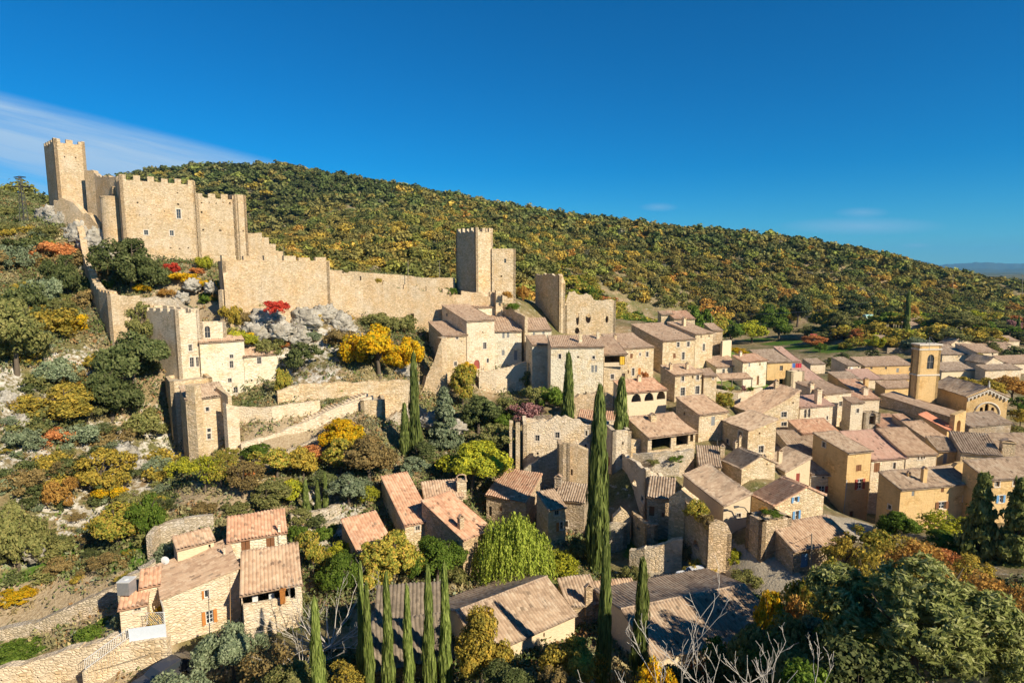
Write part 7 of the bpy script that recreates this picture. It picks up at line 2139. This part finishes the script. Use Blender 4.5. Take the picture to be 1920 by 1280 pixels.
def car(px, py, d, rot, col, label, L=4.1):
    p = at(px, py, d)
    root = empty('parked_car', p, label, 'car', 'cars parked along the street')
    u = Vector((math.cos(rot), math.sin(rot), 0)); v = Vector((-math.sin(rot), math.cos(rot), 0)); w = 1.7
    prof = [(-L / 2, .35), (-L / 2, .78), (-L * .44, .86), (-L * .28, .9), (-L * .16, 1.36), (L * .2, 1.42), (L * .36, 1.02), (L * .48, .9), (L / 2, .7), (L / 2, .35)]
    mb = MB()
    def Pt(x, y, z): return p + u * x + v * y + Vector((0, 0, z))
    ins = lambda z: w / 2 - max(0, z - .85) * .35
    for (a, za), (b_, zb) in zip(prof, prof[1:] + prof[:1]):
        mb.poly([Pt(a, -ins(za), za), Pt(a, ins(za), za), Pt(b_, ins(zb), zb), Pt(b_, -ins(zb), zb)])
    for s in (-1, 1):
        low = [(x, z) for x, z in prof]
        for i in range(len(prof) - 1):
            (a, za), (b_, zb) = prof[i], prof[i + 1]
            mb.poly([Pt(a, s * ins(.35), .35), Pt(b_, s * ins(.35), .35), Pt(b_, s * ins(zb), zb), Pt(a, s * ins(za), za)])
    paint_ = newmat('car_paint_' + label[:6]); b = NB(paint_)
    pp = finish(b, c4(col), .25, spec=.5); pp.inputs['Coat Weight'].default_value = .6
    body = mb.build('body', paint_, root)
    for s in (-1, 1):
        gl = MB()
        zz = [(-L * .13, .94), (-L * .14, 1.3), (L * .18, 1.34), (L * .31, .98)]
        gl.poly([Pt(x, s * (ins(z) + .012), z) for x, z in zz])
        gl.build('side_window', glassmat(), body)
    g0 = MB(); g0.poly([Pt(-L * .285 , -.62, .94), Pt(-L * .285, .62, .94), Pt(-L * .172, .58, 1.36), Pt(-L * .172, -.58, 1.36)][::-1]); g0.build('rear_window', glassmat(), body); g2 = MB(); g2.poly([Pt(L * .225, -.6, 1.38), Pt(L * .225, .6, 1.38), Pt(L * .365, .66, 1.05), Pt(L * .365, -.66, 1.05)])
    o = g2.build('windscreen', glassmat(), body)
    o.location = (0, 0, .02)
    for sx in (-1, 1):
        for sy in (-1, 1):
            wm_ = MB(); c = Pt(sx * L * .31, sy * (w / 2 - .08), .32)
            wm_.tube([c - v * .11, c + v * .11], .32, 14)
            wh = wm_.build('wheel', plain('rubber', (.02, .02, .02), .8), root)
            rm = MB(); rm.tube([c + v * (.09 * sy), c + v * (.125 * sy)], .2, 10); rm.build('rim', steel, wh)
    for s in (-1, 1):
        h_ = MB(); h_.box(Pt(-L / 2 - .01, s * .6, .68), (.06, .3, .14), rot); h_.build('headlight', whitep, root)
car(1352, 1078, 63, R(20), (.55, .57, .6), 'silver hatchback parked left in the street below the terrace block')
car(1392, 1075, 63.5, R(200), (.6, .62, .62), 'pale grey car parked nose out beside the silver one')
car(1420, 1068, 64.5, R(215), (.06, .12, .2), 'dark blue car half in the shade beside the grey one')
car(1306, 1088, 61, R(10), (.8, .8, .8), 'white car hidden behind the golden bush')
car(312, 1272, 44.5, R(60), (.05, .05, .055), 'black van with a pale canvas back at the bottom left', 4.6)
def lamp():
    d = 64.2
    a = at(1408, 968, d); b_ = at(1396, 951, d); c = at(1384, 949, d)
    root = empty('street_lamp', a, 'curved wall lamp on the yellow fronted house', 'lamp')
    mb = MB(); mb.tube([a, a.lerp(b_, .6), b_, c], .06, 6); mb.build('arm', iron, root)
    m2 = MB(); m2.tube([c + Vector((.1, 0, 0)), c - Vector((.45, 0, .08))], [.1, .16], 8); m2.build('lamp_shade', iron, root)
lamp()
def goal(px, py, d, label, s=1.0):
    p = at(px, py, d)
    root = empty('football_goal', p, label, 'goal', 'goals on the field')
    mb = MB(); w = 3.4 * s; h = 2.3 * s
    q = [p - Vector((w / 2, 0, 0)), p + Vector((-w / 2, 0, h)), p + Vector((w / 2, 0, h)), p + Vector((w / 2, 0, 0))]
    mb.tube(q[:2], .12, 5); mb.tube(q[1:3], .12, 5); mb.tube(q[2:], .12, 5)
    for a, b_ in ((q[1], q[0]), (q[2], q[3])):
        mb.tube([a, b_ + Vector((0, 1.6, 0))], .08, 4)
    mb.build('frame', whitep, root)
goal(1564, 672, 262, 'white football goal on the grass at right')
def laundry():
    p = at(1484, 694, 121)
    root = empty('clothes_rack', p, 'clothes rack on the terrace with blue and red cloths', 'rack')
    mb = MB(); mb.tube([p, p + Vector((0, 0, 1.6))], .03, 4); mb.tube([p + Vector((2.2, .3, 0)), p + Vector((2.2, .3, 1.6))], .03, 4); mb.tube([p + Vector((0, 0, 1.5)), p + Vector((2.2, .3, 1.5))], .02, 4)
    mb.build('frame', steel, root)
    for i, (c, x) in enumerate((((.1, .2, .5), .1), ((.55, .05, .06), .85), ((.6, .06, .08), 1.5))):
        g = MB()
        P = np.zeros((7, 6, 3))
        for a in range(7):
            for b_ in range(6):
                P[a, b_] = (p.x + x + a * .1, p.y - .05 + .06 * math.sin(a * 1.8 + i) + x * .13, p.z + 1.48 - b_ * .19)
        g.grid(P, P[..., [0, 2]])
        o = g.build('hanging_cloth', plain('cloth%d' % i, c, .9), None)
        tag(o, ['blue cloth hanging on the terrace rack', 'red cloth hanging in the middle of the terrace rack', 'dark red cloth hanging at the right of the terrace rack'][i], 'cloth', 'laundry on the terrace')
laundry()
def greenhouse():
    p = at(1625, 603, 318); L = 8.2; w = 5.0
    root = empty('greenhouse', p, 'pale turquoise greenhouse tunnel in the wood right of the field', 'greenhouse')
    mb = MB(); n = 9
    P = np.array([[(p.x + x, p.y + w * .5 - w * .5 * math.cos(t), p.z - 1 + 1.2 + 3.6 * math.sin(t)) for t in np.linspace(0, math.pi, n)] for x in np.linspace(0, L, 8)])
    mb.grid(P, P[..., [0, 1]]); mb.poly([tuple(q) for q in P[0]]); mb.poly([tuple(q) for q in P[-1]])
    mb.build('cover', plain('greenhouse_film', (.35, .6, .55), .3, .1, .5), root)
    fr = MB()
    for x in np.linspace(0, L, 5):
        fr.tube([(p.x + x, p.y + w * .5 - w * .515 * math.cos(t), p.z + .2 + 3.66 * math.sin(t)) for t in np.linspace(0, math.pi, n)], .07, 4)
    fr.build('hoop', whitep, root)
greenhouse()
def shed_red():
    p = at(1536, 640, 268)
    root = empty('red_shelter', p, 'small shelter with a red roof at the back of the field', 'shelter')
    mb = MB(); mb.obox(p + Vector((-3, 0, 2.2)), (6.2, 0, 0), (0, 3, .8), (0, 0, .15)); mb.build('roof', plain('red_sheet', (.5, .1, .08), .6), root)
    for x in (-2.8, 0, 2.9):
        g = MB(); g.tube([p + Vector((x, .2, -1)), p + Vector((x, .2, 2.2))], .1, 5); g.build('post', plain('weathered_wood', (.3, .25, .19), .9), root)
shed_red()
# pergola terrace
def pergola():
    a, b_ = at(1352, 713, 111), at(1412, 711, 112.5)
    root = empty('tiled_canopy', a, 'tiled canopy over a terrace full of plants and white chairs', 'canopy')
    rb = MB(); up = Vector((-.3, 2.6, .75))
    roof_sheet(rb, a, b_, b_ + up, a + up, sp=.33)
    rb.build('roof', roofm['warm'], root)
    for t in (0.03, .35, .68, .97):
        q = a.lerp(b_, t) + Vector((0, .15, 0)); g = MB(); g.tube([q, q - Vector((0, 0, 3.2))], .09, 5); g.build('post', plain('weathered_wood', (.3, .25, .19), .9), root)
    for k in range(5):
        q = at(1358 + k * 12, 732, 110.5)
        plant('bush_lo', ['green', 'lime', 'sage', 'plum', 'green'][k], q, 1.3, 1.3, ['leafy green pot plant first under the canopy', 'yellow green pot plant second under the canopy', 'grey green pot plant third under the canopy', 'pink flowering pot plant fourth under the canopy', 'leafy pot plant at the right end under the canopy'][k], 'pot_plant', 'plant', 'pot plants under the canopy')
    W3('wall carrying the terrace with the tiled canopy', [(1338, 728, 765, 110), (1384, 738, 765, 109), (1430, 726, 760, 112)], .5, mat='pale', rag=.03, group='walls among the houses')
pergola()
# loggia contents and arches
def box_thing(name, label, cat, px, py, d, dims, col, rot=0, group=None):
    p = at(px, py, d); mb = MB()
    mb.box(p, dims, rot)
    mb.box(p + Vector((0, 0, dims[2] * .55)), (dims[0] * .9, dims[1] * .9, dims[2] * .12), rot)
    o = mb.build(name, plain(name + '_col', col, .7), None); tag(o, label, cat, group)
def cloth_panel(name, label, px, py, d, w, h, col):
    p = at(px, py, d); P = np.zeros((9, 4, 3))
    for a in range(9):
        for b_ in range(4):
            P[a, b_] = (p.x - w / 2 + w * a / 8, p.y + .08 * math.sin(a * 2.2), p.z + h / 2 - h * b_ / 3)
    mb = MB(); mb.grid(P, P[..., [0, 2]]); o = mb.build(name, plain(name + '_col', col, .9), None); tag(o, label, 'curtain')
cloth_panel('curtain', 'yellow curtain hanging at the right of the open loggia', 1167, 676, 104.2, .9, 1.5, (.75, .45, .05))
W3('low parapet of the open loggia', [(1133, 680, 684, 104.3), (1172, 679, 684, 104.3)], .2, foot=.3, mat='cream', rag=0, name='parapet', ctl=False, group='walls among the houses')
# pillars of the porch barn
def post(name, label, px, pt, pb, d, w, mat, group=None):
    t = at(px, pt, d); b_ = at(px, pb, d); mb = MB(); mb.box((t + b_) / 2, (w, w, t.z - b_.z)); mb.box(t - Vector((0, 0, .1)), (w * 1.25, w * 1.25, .16))
    tag(mb.build(name, mat, None), label, 'pillar', group)
# veranda
W3('parapet wall of the veranda in the porch house', [(456, 1134, 1148, 49.2), (545, 1119, 1135, 51.2)], .3, foot=1.2, mat='pale', rag=0, name='parapet', ctl=False)
def chair_(px, py, d, label):
    p = at(px, py, d); root = empty('garden_chair', p, label, 'chair', 'white chairs on the veranda')
    s = MB(); s.box(p + Vector((0, 0, .42)), (.5, .5, .05)); s.build('seat', whitep, root)
    b_ = MB(); b_.box(p + Vector((0, .24, .72)), (.5, .05, .55)); b_.build('backrest', whitep, root)
    for x in (-.2, .2):
        for y in (-.2, .2):
            l = MB(); l.tube([p + Vector((x, y, 0)), p + Vector((x, y, .42))], .025, 4); l.build('leg', whitep, root)
chair_(477, 1138, 50.6, 'white garden chair at the left of the veranda')
chair_(508, 1133, 51.2, 'white garden chair at the right of the veranda')
post('wood_post', 'orange brown wooden post of the veranda', 530, 1104, 1130, 50.4, .35, wood('orange'))
# white stair, panel and trellis at the bottom left
def stair_rail():
    A, B_, C_ = at(160, 1256, 46), at(242, 1196, 47.5), at(311, 1186, 47.8)
    root = empty('outdoor_stair', A, 'stone stair with white railing climbing to the sunlit house', 'stair')
    mb = MB(); n = 16
    for i in range(n):
        q = A.lerp(B_, i / n); mb.box(q - Vector((0, -.4, .6)), ((B_ - A).length / n * 1.1, 1.2, 1.2))
    mb.build('steps', wm('pale'), root)
    r = MB(); up = Vector((0, 0, .95))
    r.tube([A + up, B_ + up], .035, 5); r.tube([A + up * .12, B_ + up * .12], .03, 4)
    for i in range(27):
        q = A.lerp(B_, i / 26); r.tube([q + up * .12, q + up], .018, 4)
    r.build('railing', whitep, root)
    p = MB(); p.obox(B_ - Vector((0, 0, .5)), C_ - B_, (0, .06, 0), (0, 0, 1.35)); o = p.build('white_panel', plain('white_panel', (.66, .72, .8), .5, .04), None); tag(o, 'flat white balcony panel at the top of the stair', 'panel')
    t = MB(); T0 = at(277, 1186, 47.7); T1 = C_ + Vector((0, 0, .85)); T0 = Vector((T0.x, T0.y, T1.z)); w = (T1 - T0)
    for i in range(8):
        for s in (0, 1):
            a = T0 + w * (i / 8); b2 = T0 + w * ((i + 1) / 8)
            for k in range(4):
                z0, z1 = k * .27, (k + 1) * .27
                t.tube([a + Vector((0, 0, z0 if s else z1)), b2 + Vector((0, 0, z1 if s else z0))], .012, 3)
    t.tube([T0, T0 + Vector((0, 0, 1.1)), T1 + Vector((0, 0, 1.1)), T1], .025, 4)
    tag(t.build('trellis', whitep, None), 'white diamond trellis against the sunlit house corner', 'trellis')
stair_rail()
def tank():
    p = at(232, 1113, 49)
    root = empty('water_tank', p, 'grey slatted water tank above the tiny tiled shed', 'tank')
    mb = MB(); mb.box(p + Vector((0, .5, .45)), (1.05, 1.0, 1.2))
    for i in range(9): mb.box(p + Vector((-.5 + i * .125, -.03, .45)), (.05, .06, 1.15))
    mb.build('body', steel, root); l = MB(); l.box(p + Vector((0, .5, 1.08)), (1.12, 1.08, .07)); l.tube([p + Vector((0, .5, 1.1)), p + Vector((0, .5, 1.2))], .2, 10); l.build('lid', plain('pale_lid', (.6, .6, .58), .6), root)
tank()
def dish(px, py, d, label):
    p = at(px, py, d); root = empty('satellite_dish', p, label, 'dish', 'satellite dishes')
    mb = MB(); n = 12
    P = np.array([[(p.x + math.cos(a) * r, p.y - .25 + .3 * r * r, p.z + math.sin(a) * r) for a in np.linspace(0, 6.2832, n + 1)] for r in (0.01, .2, .4)])
    mb.grid(P, P[..., [0, 2]]); mb.build('bowl', whitep, root)
    s = MB(); s.tube([p, p + Vector((0, .3, -.4))], .03, 4); s.tube([p + Vector((0, -.2, -.3)), p + Vector((0, -.6, 0))], .015, 4); s.build('bracket', steel, root)
dish(312, 1048, 52.5, 'white satellite dish between the annex and the sunlit house')
dish(1596, 690, 178, 'small white dish on the small far gabled house')
def gutter(label, pts, r=.06, col=(.4, .3, .22)):
    mb = MB(); mb.tube([at(*p) for p in pts], r, 6); tag(mb.build('downpipe', plain('zinc', (.45, .42, .38), .5, .1, 5, .3), None), label, 'pipe', 'gutters and downpipes')
gutter('downpipe on the left corner of the sunlit house', [(301, 1124, 48.7), (306, 1140, 48.7), (312, 1232, 48.7)])
gutter('long downpipe between the red shuttered house and the ochre house', [(1522, 893, 81.6), (1586, 891, 81.5), (1588, 900, 78.9), (1582, 960, 78.9)])
gutter('downpipe between the white rendered house and the long house', [(1473, 889, 80.8), (1474, 905, 80.8)])
# stepped path
def steps():
    root = empty('stepped_path', at(452, 830, 88), 'long flight of low stone steps climbing right below the manor', 'steps')
    mb = MB(); A, B_ = at(455, 836, 81.9), at(690, 738, 93)
    n = 34; u = (B_ - A); L = u.length; w = Vector((-u.y, u.x, 0)).normalized() * 2.6
    for i in range(n):
        q = A.lerp(B_, i / n)
        mb.obox(q - Vector((0, 0, 1.2)), Vector((u.x, u.y, 0)) / n * 1.02, w, Vector((0, 0, 1.2 + .03 + (u.z / n) * .9)))
    mb.build('treads', wm('pale'), root)
steps()
# ------------------------------------------------------------------ the air itself
def haze():
    mb = MB()
    mb.box((3000, 8200, 300), (26000, 19000, 690))
    m = newmat('air'); b = NB(m)
    v = b.n('ShaderNodeVolumePrincipled')
    v.inputs['Color'].default_value = (.16, .55, 1.0, 1)
    v.inputs['Density'].default_value = 0.000045
    v.inputs['Anisotropy'].default_value = 0.0
    o_ = b.n('ShaderNodeOutputMaterial'); b.t.links.new(v.outputs[0], o_.inputs['Volume'])
    tag(mb.build('haze', m, None), kind='stuff')
haze()
scene.cycles.volume_bounces = 0
